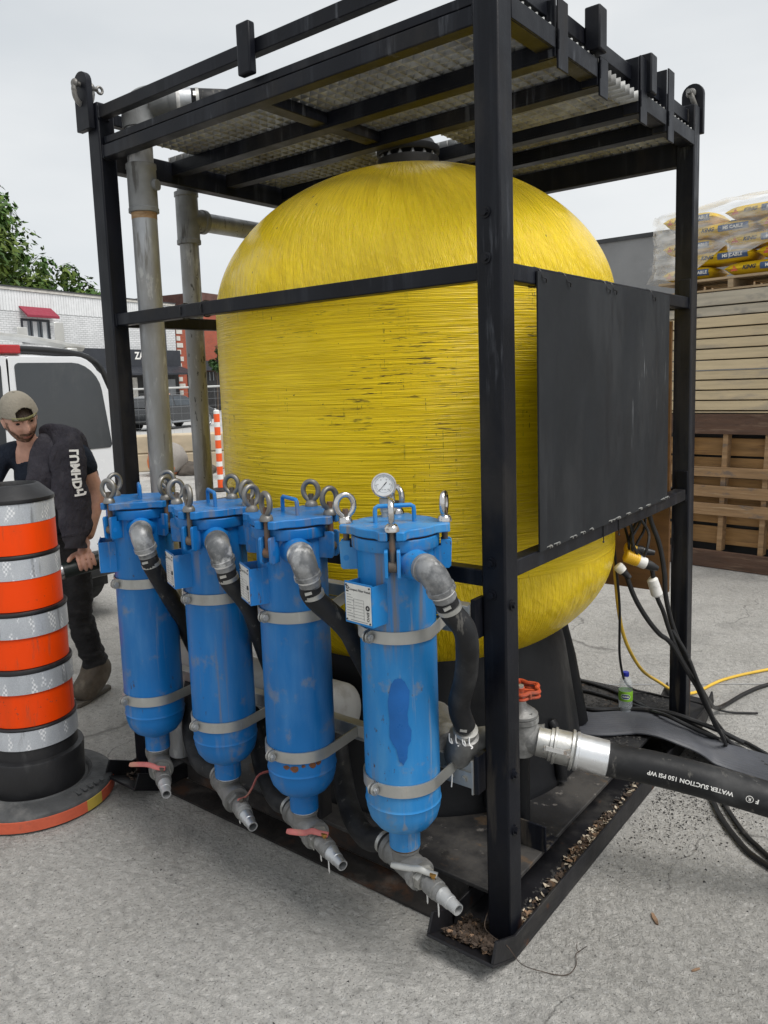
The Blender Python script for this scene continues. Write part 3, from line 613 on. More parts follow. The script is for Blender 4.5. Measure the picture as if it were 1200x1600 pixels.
# deck and skids
G().box((-1.775, .095, .092), (-.08, 1.915, .107)).build('deck_plate', 'black_deck', cage, bevel=.003)
G().box((-1.64, .112, .012), (-.21, .122, .0915)).build('front_channel', 'rusty_black', cage)
G().box((-1.66, -.005, .003), (-.205, .1115, .0115)).build('channel_flange', 'rusty_black', cage)
G().box((-1.64, 1.885, .012), (-.21, 1.90, .0915)).build('rear_channel', 'rusty_black', cage)
def skid(x0, x1):
    y0, y1 = -.012, 1.96; t = .009; h = .076
    g = G().box((x0, y0, .001), (x1, y1, .011)).box((x0, y0, .0112), (x0+t, y1, h)).box((x1-t, y0, .0112), (x1, y1, h))
    # upturned ends
    for ye, sg in ((y0, -1), (y1, 1)):
        L_ = .145; a = radians(24)
        M = Matrix.Translation(V((0, ye, .001))) @ Matrix.Rotation(a*sg, 4, 'X')
        lo, hi = (-L_, .0) if sg < 0 else (0., L_)
        g.box((x0+.0002, lo, .0003), (x1-.0002, hi, .010), M).box((x0+.0002, lo, .0102), (x0+t, hi, h-.004), M).box((x1-t, lo, .0102), (x1-.0002, hi, h-.004), M)
    return g.build('skid', 'skid_black', cage, bevel=.002)
skid(-.205, .021); skid(-W_-.03, -W_+.19)
# clamp struts for the filters with their end brackets
for z in (.575, 1.045):
    G().box((xi0+.02, -.030, z-.0205), (-.098, .0105, z+.0205)).build('clamp_strut', 'band_steel', cage, bevel=.002)
    G().box((-.20, -.0345, z-.062), (-.098, -.0305, z-.0205+.006)).build('strut_bracket', 'band_steel', cage)
    G().box((-.0965, -.045, z-.075), (-.0915, .022, z+.03)).build('strut_plate', 'band_steel', cage)
    G().box((-.0905, -.04, z-.072), (-.0765, .02, z+.045)).build('strut_plate', BP, cage)
    for x in (-.175, -.128): G().cyl((x, -.0345, z-.04), (x, -.043, z-.04), .0105, n=6).build('bolt', 'band_steel', cage)
    G().tube([(-1.70, -.010, z-.035), (-.1, -.010, z-.035)], .006, 8).build('tie_rod', 'band_steel', cage)
# black sheet panel on the right side, wired to the rails
pn = G().box((-.010, .225, 1.185), (-.004, 1.405, 2.017)).build('sheet_panel', 'panel_black', cage, bevel=.001)
for y, z in ((.25, 2.0), (.42, 2.005), (.74, 2.012), (.80, 2.004), (1.20, 2.0)):
    G().torus((-.034, y, 2.003), .031, .0022, (0, 1, 0), 14, 5, sx=1.0, sz=.92).tube(cr([(-.002, y, 2.0), (.004, y+.012, 1.996), (.0, y+.02, 1.985)], 4), .0022, 5).build('wire_tie', 'cable', cage)
for y in (.27, .33, .45, .52, .60, .78, .84, .95, 1.08, 1.16, 1.33, 1.385):
    g = G()
    for k in range(4):
        q = y+random.uniform(-.02, .02); g.tube(cr([(-.010, q, 1.190), (-.002+random.uniform(0, .006), q+.006, 1.196), (.0, q+.014, 1.188)], 3), .0018, 4)
    g.build('wire_twist', 'band_steel', cage)
for y in (.735, .88): G().tube([(-.0105, y, 1.19), (-.0105, y, 1.13), (-.012, y, 1.125)], .0018, 5).sph((-.0105, y, 1.124), .004, 8, 5).build('wire_tie', 'cable', cage)

for x in (-1.365, -1.245): G().torus((x, .0405, 2.006), .030, .0025, (1, 0, 0), 14, 5, sx=1, sz=1).build('wire_tie', 'cable', cage)

# shackles hanging in the lugs
def shackle(loc, label, ry=1.):
    x, y, z = loc
    t = thing('shackle', label, 'shackle', (x, y, z), 'shackles in the lifting lugs')
    R = .034
    pts = [(x, y-.036*ry, z+.002), (x, y-.041*ry, z-.022)]+[(x-.006*sin(a), y-.04*cos(a)*ry, z-.026-.048*sin(a)) for a in [pi*i/12 for i in range(13)]]+[(x, y+.041*ry, z-.022), (x, y+.036*ry, z+.002)]
    G().tube(cr(pts, 3), .0105, 12).sph((x, y-.036*ry, z), (.018, .013, .018)).sph((x, y+.036*ry, z), (.018, .013, .018)).build('bow', 'eye_steel', t)
    G().cyl((x, y-.046*ry, z), (x, y+.062*ry, z), .0095).torus((x, y+.076*ry, z), .013, .0055, (1, 0, 0), 14, 8).build('pin', 'eye_steel', t)
shackle((-1.845, -.0145, 2.925), 'galvanised bow shackle hanging in the lifting lug of the left post')
t = thing('shackle', 'galvanised bow shackle whose pin sticks out of the right rear lifting lug', 'shackle', (-.035, D_+.0145, 2.885), 'shackles in the lifting lugs')
G().cyl((-.035, D_-.06, 2.885), (-.035, D_+.05, 2.885), .0095).torus((-.035, D_-.02, 2.885), .012, .009, (0, 1, 0), 16, 8).build('pin', 'eye_steel', t)
G().tube(cr([(-.03, D_+.05, 2.885), (-.02, D_+.055, 2.86), (-.02, D_+.015, 2.832), (-.024, D_-.02, 2.85), (-.035, D_-.024, 2.885)], 5), .0105, 10).build('bow', 'eye_steel', t)

# ------------------------------------------------------------------ yellow tank
TC = (-.92, .90, 0.)
tank = thing('pressure_tank', 'large yellow fibreglass filter tank with domed ends inside the black cage', 'tank', (TC[0], TC[1], .107))
R_ = .83
ZJ = 2.036
g = G(); g.lathe([(R_, 1.02+(1.966-1.02)*i/20) for i in range(21)]+[(R_*(1-(max(0, z-1.99)/.60)**1.95)**(1/1.95), z) for z in (1.99, 2.012, ZJ)], 96, TC); g.build('wound_wall', 'tank_wound', tank, ang=0)
def dome(zs, h, n, sg, rmin):
    prof = []
    for i in range(41):
        t_ = i/40*pi/2; r = R_*abs(cos(t_))**(2/n); z = zs+sg*h*abs(sin(t_))**(2/n)
        if r >= rmin: prof.append((r, z))
    return prof
pf = [(R_*(1-((ZJ-1.99)/.60)**1.95)**(1/1.95)+.0005, ZJ)]+[q for q in dome(1.99, .60, 1.95, 1, .10) if q[1] > ZJ+.004]; g = G(); g.lathe(pf, 96, TC); g.build('top_dome', 'tank_dome', tank, ang=0)
pf = [(R_, 1.021)]+dome(1.02, .50, 2.05, -1, .12); pf.reverse(); g = G(); g.lathe(pf, 96, TC); g.build('bottom_dome', 'tank_dome', tank, ang=0)
fl = G().lathe([(.0, 2.572), (.125, 2.572), (.128, 2.618), (.128, 2.628), (.0, 2.628)], 40, TC).build('flange', 'drum_black', tank)
cv = G().lathe([(.128, 2.645), (.131, 2.65), (.131, 2.672), (.118, 2.68), (.105, 2.70), (.075, 2.712), (0, 2.713)], 40, TC).lathe([(0, 2.645), (.128, 2.645)], 40, TC).build('closure', 'plastic_black', tank)
for k in range(14):
    a = 2*pi*k/14+.1; p = (TC[0]+.113*cos(a), TC[1]+.113*sin(a))
    G().cyl((*p, 2.606), (*p, 2.655), .0045, n=8).cyl((*p, 2.628), (*p, 2.637), .009, n=6).build('bolt', 'galv', tank)
sk = G()
sk.lathe([(.55, .70), (.585, .70), (.605, .66), (.63, .56), (.655, .40), (.678, .25), (.69, .15), (.70, .128), (.70, .1075), (.0, .1075)], 72, TC)
skb = sk.build('support_skirt', 'plastic_black', tank)
for a in (-.62, -.1, -1.2, -1.75, -2.3):
    M = Matrix.Rotation(a, 4, 'Z'); c0 = V(TC)
    pts = [V((.655-.0, 0, .36)), V((.676, 0, .33)), V((.692, 0, .26)), V((.705, 0, .16)), V((.706, 0, .13))]
    G().tube([c0+M @ p for p in cr(pts, 4)], [.012]+[.022]*15+[.024], 10).build('skirt_rib', 'plastic_black', tank)
for a, wd in ((.72, .05),):
    M = Matrix.Rotation(a, 4, 'Z'); c0 = V(TC)
    G().tube([c0+M @ V((.60, 0, .66)), c0+M @ V((.648, 0, .45)), c0+M @ V((.70, 0, .13))], [.05, .055, .06], 12).build('skirt_rib', 'plastic_black', tank)

# ------------------------------------------------------------------ blue filter housings
FP_ = {1: dict(p=(-1.404, -.197), lug=-85, nz=-37, hd=-33, tip=-31, m='blue_paint', eye='eye_steel'),
       2: dict(p=(-1.010, -.190), lug=-72, nz=-37, hd=-28, tip=-23, m='blue_paint', eye='eye_steel'),
       3: dict(p=(-.639, -.193), lug=-76, nz=-38, hd=-22, tip=-19, m='blue_paint', eye='eye_steel'),
       4: dict(p=(-.255, -.168), lug=-57, nz=-28, hd=42, tip=-17, m='blue_paint_faded', eye='chrome_worn')}
FL = {1: 'blue filter housing farthest from the near post, beside the traffic drum',
      2: 'second blue filter housing from the traffic drum, its red drain lever raised',
      3: 'blue filter housing with rust holes along its lower band and a pink lever',
      4: 'faded blue filter housing with a dark repaint patch beside the near black post'}
RB = .1095
def eye_nut(g, bx, by, z, ang, tilt=0.):
    nrm = V((cos(ang), sin(ang), 0)); side = V((-sin(ang), cos(ang), 0))
    g.lathe([(.0, z), (.0205, z), (.0205, z+.007), (.0165, z+.016), (.010, z+.021), (0, z+.022)], 14, (bx, by, 0))
    cz = z+.051; pts = []
    for i in range(25):
        a = -pi/2+.42+(2*pi-.84)*i/24; pts.append(V((bx, by, cz))+side*cos(a)*.0255+V((0, 0, sin(a)*.030)))
    pts = [V((bx, by, z+.012))+side*.011]+pts[::-1][::-1]+[V((bx, by, z+.012))-side*.011]
    pts[0], pts[-1] = V((bx, by, z+.010))+side*cos(-pi/2+.42)*.014, V((bx, by, z+.010))-side*cos(-pi/2+.42)*.014
    g.tube(cr(pts, 1), .0085, 10)
def make_filter(k):
    q = FP_[k]; x, y = q['p']; m = q['m']; c = (x, y, 0)
    t = thing('filter_housing', FL[k], 'filter housing', (x, y, .30), 'blue filter housings in a row')
    prof = [(.030, .352), (.046, .352), (.046, .408), (.056, .414), (.082, .430), (.100, .455), (.1085, .485), (.1095, .503), (.1118, .507), (.1095, .511), (RB, .515)]
    prof += [(RB, .515+(1.235-.515)*i/12) for i in range(1, 13)]+[(RB, 1.258)]
    G().lathe(prof, 56, c).build('vessel_body', m, t)
    G().lathe([(RB, 1.258), (.1215, 1.258), (.124, 1.262), (.124, 1.289), (.1215, 1.292), (.10, 1.292)], 56, c).build('rim_flange', m, t)
    G().lathe([(.110, 1.2925), (.118, 1.2925), (.118, 1.2975), (.110, 1.2975)], 40, c).build('gasket', 'rusty_black', t)
    # lid outline with four slotted ears
    L0 = radians(q['lug']); poly = []
    for i in range(4):
        a = L0+i*pi/2; u = V((cos(a), sin(a))); v = V((-sin(a), cos(a)))
        for r_, w_ in ((.118, -.050), (.134, -.040), (.150, -.036), (.154, -.031), (.154, -.0115), (.125, -.0115), (.125, .0115), (.154, .0115), (.154, .031), (.150, .036), (.134, .040), (.118, .050)):
            p = u*r_+v*w_; poly.append((p.x, p.y))
        for j in range(1, 8):
            b = a+.40+(pi/2-.80)*j/8; poly.append((.127*cos(b), .127*sin(b)))
    lid = G().prism(poly, 1.2975, 1.322, Matrix.Translation(V(c))).build('lid', m, t, bevel=.003)
    h = radians(q['hd']); hx, hy = cos(h)*.055, sin(h)*.055
    hp = [(x-hx, y-hy, 1.3215), (x-hx, y-hy, 1.355), (x-hx*.98, y-hy*.98, 1.364), (x-hx*.85, y-hy*.85, 1.369), (x+hx*.85, y+hy*.85, 1.369), (x+hx*.98, y+hy*.98, 1.364), (x+hx, y+hy, 1.355), (x+hx, y+hy, 1.3215)]
    G().tube(hp, .0062, 10).build('lid_handle', m, lid)
    camdir = atan2(cam.location.y-y, cam.location.x-x) if False else atan2(-1.918-y, 1.0472-x)
    faces = {4: [90, 75, 55, 20], 1: [35, 40, 20, 30], 2: [70, 35, 25, 25], 3: [60, 30, 20, 35]}[k]
    for i in range(4):
        a = L0+i*pi/2; bx, by = x+.139*cos(a), y+.139*sin(a); e = V((cos(a), sin(a), 0)); tg = V((-sin(a), cos(a), 0))
        g = G(); eye_nut(g, bx, by, 1.3222, camdir+radians(faces[i])*(1 if i % 2 else -1)); en = g.build('eye_nut', q['eye'], t)
        G().cyl((bx, by, 1.222), (bx, by, 1.362), .0088, n=12).cyl(V((bx, by, 1.226))-tg*.0105, V((bx, by, 1.226))+tg*.0105, .0155, n=16).build('swing_bolt', 'rod_steel', en)
        for sg in (-1, 1):
            o0 = tg*(sg*.0165)
            M = fmat(V((x, y, 0))+o0, e, (0, 0, 1))
            pl = [(.1085, 1.195), (.152, 1.195), (.171, 1.206), (.178, 1.262), (.174, 1.272), (.13, 1.2575), (.1085, 1.2575)]
            pl = [(.107, 1.193), (.149, 1.193), (.155, 1.200), (.158, 1.268), (.153, 1.274), (.1275, 1.274), (.1275, 1.2565), (.107, 1.2565)]
            G().prism(pl, -.0045, .0045, M).build('lug_plate', m, t, bevel=.0012)
        pc = V((bx, by, 1.226))
        for sg in (-1, 1):
            G().lathe([(0, 0), (.0085, 0), (.0095, .002), (.0075, .007), (0, .009)], 12, pc+tg*(sg*.0212), fmat((0, 0, 0), e, V((0, 0, 1))*sg)).build('pin_head', m, t)
    # data plate box on the -y side
    mk0 = {1: -127, 2: -114, 3: -117, 4: -96}[k]; RM = Matrix.Translation(V(c)) @ Matrix.Rotation(radians(mk0+90), 4, 'Z') @ Matrix.Translation(-V(c))
    px, pw = x-.0, .052
    zb, zt = 1.062, 1.178; yb = y-.155
    bx_ = G()
    bx_.box((px-pw, yb, zb), (px+pw, yb+.0025, zt)).box((px+pw-.0025, yb+.0026, zb), (px+pw, y-.094, zt-.004)).box((px-pw, yb+.0026, zb), (px-pw+.0025, y-.094, zt-.004)).box((px-pw+.0026, yb+.0026, zb), (px+pw-.0026, y-.1, zb+.0025))
    bx_.v = [RM @ p for p in bx_.v]; br = bx_.build('plate_bracket', m, t)
    pl = G().box((px-pw+.004, yb-.0016, zb+.006), (px+pw-.004, yb-.0002, zt-.005), RM).build('data_plate', 'plate_white', br)
    g = G(); M = fmat((px, yb-.0021, 0), (1, 0, 0), (0, 0, 1))
    put_text(g, 'Compact Filter Vessel', .0092, M @ Matrix.Translation(V((.006, zt-.020, 0))), bold=.0002)
    put_text(g, '%', .010, M @ Matrix.Translation(V((-.039, zt-.018, 0)))) if False else None
    for cz_ in (zt-.016,): g.torus((px-.040, yb-.0021, cz_), .0042, .0012, (0, 1, 0), 14, 5)
    g.box((px-.045, yb-.0024, zt-.028), (px-.036, yb-.0018, zt-.024))
    g.torus((px+.036, yb-.0021, zb+.052), .0055, .0022, (0, 1, 0), 16, 5)
    put_text(g, 'SIVO', .0125, M @ Matrix.Translation(V((.036, zb+.028, 0))) @ Matrix.Rotation(-pi/2, 4, 'Z'), bold=.0004)
    g.mi = 1
    for i in range(9): g.box((px-.043, yb-.0022, zt-.036-i*.0075), (px-.043+.016+.012*((i*7) % 3)/2, yb-.0018, zt-.0345-i*.0075))
    for i in range(7): g.box((px-.018, yb-.0022, zt-.046-i*.0085), (px+.022, yb-.0018, zt-.0452-i*.0085))
    g.box((px-.018, yb-.0022, zb+.016), (px-.0172, yb-.0018, zt-.046)).box((px+.0212, yb-.0022, zb+.016), (px+.022, yb-.0018, zt-.046)).box((px-.03, yb-.0022, zb+.0095), (px+.034, yb-.0018, zb+.0112))
    g.v = [RM @ p for p in g.v]; g.build('plate_print', ['ink', 'ink_grey'], br, ang=0)
    for sx_ in (-1, 1):
        for z_ in (zb+.010, zt-.009): G().cyl(RM @ V((px+sx_*(pw-.008), yb-.0015, z_)), RM @ V((px+sx_*(pw-.008), yb-.004, z_)), .0026, n=8).build('plate_screw', 'ink', br)
    # clamp bands: bolt at the front, ends strapped to the strut behind
    for z in (.575, 1.02):
        zz = z
        zs = .575 if z < .8 else 1.045
        def band(name, a0, a1, end):
            n = 26; rr = RB+.0035; P = [V((x+rr*cos(a0+(a1-a0)*i/n), y+rr*sin(a0+(a1-a0)*i/n), zz)) for i in range(n+1)]
            e_ = V(end); P += [P[-1].lerp(e_, .5), e_]
            g = G(); F = frames(P); vs = []; hw = .0175; th = .0022
            for i, p in enumerate(P):
                tq = F[i][0]; nr = V((tq.y, -tq.x, 0)).normalized(); zc = V((0, 0, 1))
                for a_, b_ in ((-th, -hw), (th, -hw), (th, hw), (-th, hw)): vs.append(p+nr*a_+zc*b_)
            fs = [(4*i+j, 4*i+(j+1) % 4, 4*i+4+(j+1) % 4, 4*i+4+j) for i in range(len(P)-1) for j in range(4)]+[(3, 2, 1, 0), tuple(4*(len(P)-1)+j for j in range(4))]
            g.add(vs, fs); return g.build(name, 'band_steel', t)
        ab = radians(-96)
        band('clamp_band', ab+.035, 0.0, (x+.100, -.032, zs)); b2 = band('clamp_band', ab-.035, -pi, (x-.100, -.032, zs))
        e = V((cos(ab), sin(ab), 0)); tg = V((-sin(ab), cos(ab), 0)); c0 = V((x, y, zz))+e*(RB+.012)
        for sg in (-1, 1): G().tube([c0+tg*sg*.0048-e*.012, c0+tg*sg*.0048+e*.002, c0+tg*sg*.0048+e*.011], [.0175, .0175, .012], 16, sc=(1, .15)).build('band_ear', 'band_steel', b2) if False else None
        for sg in (-1, 1):
            M = fmat(c0+tg*sg*.0055, e, (0, 0, 1)); ear = [(-.012, -.0175), (.002, -.0175)]+[(.002+.0165*cos(a), .0175*sin(a)) for a in [-pi/2+pi*i/8 for i in range(9)]]+[(-.012, .0175)]
            G().prism(ear, -.002, .002, M).build('band_ear', 'band_steel', b2)
        G().cyl(c0+e*.004-tg*.017, c0+e*.004+tg*.017, .0052, n=10).cyl(c0+e*.004+tg*.008, c0+e*.004+tg*.0155, .0098, n=6).cyl(c0+e*.004-tg*.008, c0+e*.004-tg*.014, .0098, n=6).build('band_bolt', 'galv', b2)
    # outlet nozzle and elbow
    na = radians(q['nz']); d = V((cos(na), sin(na), 0)); c0 = V((x, y, 1.225)); p0 = c0+d*.165; p1 = c0+d*.232
    G().tube([c0+d*.09, c0+d*.112, c0+d*.166], [.056, .042, .0385], 28).build('nozzle', m, t)
    G().tube([c0+d*.166, c0+d*.172], .0365, 24).build('thread_tape', 'ptfe', t)
    d2 = V((0., .30, -.95)).normalized() if k < 4 else V((.12, .42, -.90)).normalized()
    ctr = c0+d*.178; pts = []
    p_in = c0+d*.178; corner = c0+d*.222; p_out = corner+d2*.055
    for i in range(13):
        s = i/12; pts.append(p_in*(1-s)**2+corner*2*s*(1-s)+p_out*s*s)
    el = G().tube(pts, [.0355+.002*sin(pi*i/12) for i in range(13)], 24)
    for pp, dd in ((p_in, d), (p_out, d2)): el.tube([pp-dd*.008, pp-dd*.007, pp+dd*.006, pp+dd*.007], [.0355, .0395, .0395, .0355], 24)
    elb = el.build('elbow', 'elbow_zinc', t)
    G().tube([p_out+d2*.006, p_out+d2*.014], .0335, 20).build('thread_tape', 'ptfe', t)
    G().tube([p_out+d2*.014, p_out+d2*.03, p_out+d2*.032, p_out+d2*.045], [.0325, .0325, .029, .029], 20).build('hose_barb', 'elbow_zinc', t)
    q['hose0'] = p_out+d2*.034; q['d2'] = d2
    # drain tee, valve and spout
    ta = radians(q['tip']); d = V((cos(ta), sin(ta), -.10)).normalized(); c0 = V((x, y, .298))
    G().tube([(x, y, .356), (x, y, .346)], .0415, 22).build('thread_tape', 'ptfe' if k < 4 else 'brass', t)
    te = G().tube([(x, y, .347), (x, y, .340), (x, y, .337), (x, y, .300)], [.0445, .0445, .0405, .040], 24)
    te.tube([c0-d*.078, c0-d*.077, c0-d*.06, c0-d*.058, c0+d*.056, c0+d*.058, c0+d*.077, c0+d*.078], [.040, .0455, .0455, .041, .041, .0455, .0455, .040], 26)
    te.build('drain_tee', 'cast_grey', t)
    G().tube([c0+d*.077, c0+d*.083], .037, 6).tube([c0+d*.079, c0+d*.098], .034, 6).build('reducer', 'band_steel' if k in (1, 3, 4) else 'cast_grey', t)
    va = G().tube([c0+d*.098, c0+d*.11, c0+d*.112, c0+d*.15, c0+d*.152, c0+d*.168], [.024, .024, .029, .029, .026, .026], 18).build('drain_valve', 'cast_grey', t)
    tip = [c0+d*.168, c0+d*.178, c0+d*.185, c0+d*.205, c0+d*.207, c0+d*.238]
    n_ = G().tube(tip, [.0235, .0235, .021, .0205, .0185, .0165], 18, caps=False)
    n_.tube([c0+d*.238, c0+d*.2379, c0+d*.19], [.0165, .0132, .0128], 18, caps=False)
    spo = n_.build('spout', 'galv', t); G().cyl(c0+d*.205, c0+d*.210, .0131, n=14).build('spout_bore_shade', 'rubber', spo)  # dark disc inside the spout, stands in for the shade of its hollow
    up_ = V((0, 0, 1)); stem = c0+d*.132+up_*.026
    G().cyl(stem-up_*.006, stem+up_*.012, .0075, n=10).cyl(stem+up_*.008, stem+up_*.016, .011, n=6).build('valve_stem', 'brass' if k > 2 else 'rod_steel', va)
    la = {1: 205, 2: 78, 3: 196, 4: 190}[k]; lz = {1: .0, 2: .05, 3: -.02, 4: -.012}[k]
    ld = V((cos(radians(la)), sin(radians(la)), 0)); lp = [stem+up_*.013-ld*.012, stem+up_*.013+ld*.02, stem+up_*(.020+lz*.3)+ld*.045, stem+up_*(.022+lz)+ld*.075, stem+up_*(.016+lz)+ld*.135]
    G().tube(cr(lp, 4), [.0085]*6+[.0095]*10+[.007], 10, sc=(1, .38) if True else 1).build('valve_lever', 'lever_red' if k < 4 else 'band_steel', va)
    for j in range(3 if k > 2 else 2):
        b0 = c0+d*(.05+.05*j)+V((0, 0, -.036)); G().tube(cr([b0, b0+V((.004, -.004, -.014)), b0+V((.0, .002, -.03-.008*j))], 3), [.0022]*6+[.0008], 6).build('tape_strand', 'ptfe', t)
    q['tee_back'] = c0-d*.078; q['tdir'] = -d
    return t
FT = {k: make_filter(k) for k in (1, 2, 3, 4)}
# rust holes along the lower band of housing 3, repaint patch on 4, object left on lid 3
def on_body(k, a, z, off): x, y = FP_[k]['p']; return V((x+(RB+off)*cos(a), y+(RB+off)*sin(a), z))
g = G()
for a, z, w_, h_ in ((-72, .543, .016, .012), (-58, .540, .021, .017), (-29, .547, .018, .016), (-18, .552, .014, .014), (-44, .548, .010, .008)):
    n = 9; ring = [on_body(3, radians(a)+w_/RB*cos(2*pi*i/n)*random.uniform(.75, 1.1)*.7, z+h_*.7*sin(2*pi*i/n)*random.uniform(.7, 1.1), .0007) for i in range(n)]
    g.add(ring, [tuple(range(n))])
g.build('rust_hole', 'rust_brown', FT[3], ang=0)
g = G(); edge = [(-66, 1.005-.115), (-60, .905), (-52, .906), (-46, .895), (-40, .87), (-41, .835), (-44, .80), (-43, .772), (-39, .755), (-40, .725), (-45, .708), (-46, .675), (-52, .655), (-58, .668), (-61, .70), (-66, .715), (-71, .735), (-70, .79), (-72, .84)]
ctr = on_body(4, radians(-56), .79, .0016); ring = []
for i in range(len(edge)):
    a0, z0 = edge[i]; a1, z1 = edge[(i+1) % len(edge)]
    for j in range(4):
        t_ = j/4; ring.append((a0+(a1-a0)*t_+random.uniform(-.35, .35), z0+(z1-z0)*t_+random.uniform(-.0015, .0015)))
pv = []; nr = len(ring)
for f_ in (1., .66, .33): pv += [on_body(4, radians(-56+(a+56)*f_), .79+(z-.79)*f_, .0016) for a, z in ring]
pv.append(ctr); fs = []
for l in range(2): fs += [(l*nr+i, l*nr+(i+1) % nr, (l+1)*nr+(i+1) % nr, (l+1)*nr+i) for i in range(nr)]
fs += [(2*nr+i, 2*nr+(i+1) % nr, 3*nr) for i in range(nr)]
G().add(pv, fs).build('repaint_patch', 'blue_patch', FT[4], ang=0)
# pressure gauge behind lid 4
gx, gy = -.33, -.115; gd = V((.62, -.76, .18)).normalized(); gc = V((gx+.004, gy-.006, 1.418))
gb = G().cyl((gx, gy, 1.322), (gx, gy, 1.345), .010, n=12).cyl((gx, gy, 1.338), (gx, gy, 1.352), .013, n=6).cyl((gx, gy, 1.35), (gx, gy, 1.378), .015, n=18).cyl((gx, gy, 1.376), (gx, gy, 1.39), .009, n=12)
ga = gb.build('pressure_gauge', 'band_steel', FT[4], label='round white dial pressure gauge on a short steel stem')
Mg = fmat(gc, V((-gd.y, gd.x, 0)), (0, 0, 1)); Mg = Mg if (Mg.to_3x3() @ V((0, 0, 1))).dot(gd) > 0 else fmat(gc, V((gd.y, -gd.x, 0)), (0, 0, 1))
G().lathe([(0, -.022), (.030, -.022), (.0335, -.018), (.0335, .006), (.0365, .007), (.0365, .013), (.0325, .0135), (.0315, .0105)], 40, gc, Mg.to_3x3().to_4x4()).build('gauge_case', 'chrome_worn', ga)
G().lathe([(0, .0095), (.0318, .0095)], 36, gc, Mg.to_3x3().to_4x4()).build('gauge_dial', 'gauge_face', ga)
g = G(); Mt = Mg @ Matrix.Translation(V((0, 0, .0101)))
for i in range(31):
    a = radians(225-270*i/30); r0 = .0245 if i % 5 else .022
    g.bar(Mt @ V((r0*cos(a), r0*sin(a), 0)), Mt @ V((.0275*cos(a), .0275*sin(a), 0)), .0007, .0003, gd)
g.torus(Mt @ V((0, 0, 0)), .0215, .0003, gd, 40, 4)
for i, s in enumerate(('0', '20', '40', '60', '80', '100')):
    a = radians(225-270*i/5); put_text(g, s, .0042, Mt @ Matrix.Translation(V((.0175*cos(a), .0175*sin(a), 0))))
put_text(g, 'PSI   kPa', .0038, Mt @ Matrix.Translation(V((0, -.013, 0))))
for a, l, w_ in ((225+3, .021, .0011), (48, .013, .0024)): g.bar(Mt @ V((0, 0, .0006)), Mt @ V((l*cos(radians(a)), l*sin(radians(a)), .0006)), w_, .0005, gd)
g.build('dial_print', 'ink', ga, ang=0)
# flattened tab lying on lid 3
tag(recenter(G().bar((-.742, -.185, 1.3265), (-.70, -.225, 1.3265), .020, .006).build('wood_chip', 'lever_red', bevel=.002), (-.72, -.205, 1.3225)), 'small reddish wood chip lying on the lid of the third housing', 'wood chip')
# ------------------------------------------------------------------ hoses between elbows, tees and manifold
def hose_thing(name, label, cat, pts, r, m, group=None, k=8, n=18, base=None):
    t = thing(name, label, cat, base or pts[-1], group); g = G(); g.tube(cr(pts, k), r, n); return t, g.build('hose_body' if 'hose' in name else 'tube_body', m, t)
def hclamp(t, p, d, r, screw=True):
    d = V(d).normalized(); p = V(p); c = G().tube([p-d*.0065, p-d*.0064, p+d*.0064, p+d*.0065], [r+.0006, r+.0022, r+.0022, r+.0006], 24).build('hose_clamp', 'band_steel', t)
    if screw:
        s = d.cross(V((0, 0, 1))); s = s.normalized() if s.length > .2 else V((1, 0, 0)); q = p+(V((.55, -.7, .35)).normalized()*(r+.006))
        G().bar(q-d*.0, q+d.cross(V((.55, -.7, .35))).normalized()*.02, .011, .008).build('clamp_screw', 'band_steel', c)
HL = {1: 'black hose bending down from the elbow of the farthest blue housing', 2: 'black hose bending down from the elbow of the second blue housing', 3: 'greenish black hose running down behind the faded housing', 4: 'black hose hanging between the faded blue housing and the near post'}
HP = {1: [(-1.253, -.215, .985), (-1.312, -.115, .855), (-1.378, -.02, .716), (-1.40, .05, .61), (-1.40, .095, .57)],
      2: [(-.826, -.21, .995), (-.884, -.11, .835), (-.935, -.02, .70), (-.95, .05, .61), (-.95, .095, .57)],
      3: [(-.418, -.21, 1.0), (-.430, -.13, .89), (-.452, -.03, .75), (-.47, .04, .62), (-.50, .09, .50), (-.52, .12, .40)],
      4: [(-.018, -.195, 1.06), (-.020, -.178, 1.00), (-.050, -.14, .905), (-.104, -.092, .79), (-.112, -.05, .712)]}
for k in (1, 2, 3, 4):
    q = FP_[k]; h0 = q['hose0']; d2 = q['d2']
    t, b = hose_thing('rubber_hose', HL[k], 'hose', [h0, h0+d2*.04]+[V(p) for p in HP[k]], .0315, 'hose_rubber' if k != 3 else 'hose_rubber', 'hoses on the blue housings')
    hclamp(t, h0+d2*.028, d2, .0315)
for k, pts in {4: [(-.43, -.125, .285), (-.52, -.085, .295), (-.60, -.03, .33), (-.66, .02, .385), (-.71, .06, .46), (-.745, .09, .53)],
               3: [(-.80, -.15, .305), (-.88, -.115, .325), (-.96, -.07, .36), (-1.03, -.02, .42), (-1.09, .04, .51), (-1.10, .08, .56)],
               2: [(-1.19, -.16, .33), (-1.26, -.13, .35), (-1.325, -.095, .39), (-1.385, -.04, .48), (-1.43, .02, .55), (-1.43, .07, .58)]}.items():
    q = FP_[k]; h0 = q['tee_back']; d = q['tdir']
    t, b = hose_thing('drain_hose', {4: 'thick black hose curving from the tee under the faded housing', 3: 'thick black hose curving from the tee under the third housing', 2: 'thick black hose curving from the tee under the second housing'}[k], 'hose', [h0+d*.004, h0+d*.035]+[V(p) for p in pts], .036, 'hose_rubber', 'hoses curving from the drain tees', base=h0)
    hclamp(t, h0+d*.022, d, .036)
q = FP_[1]
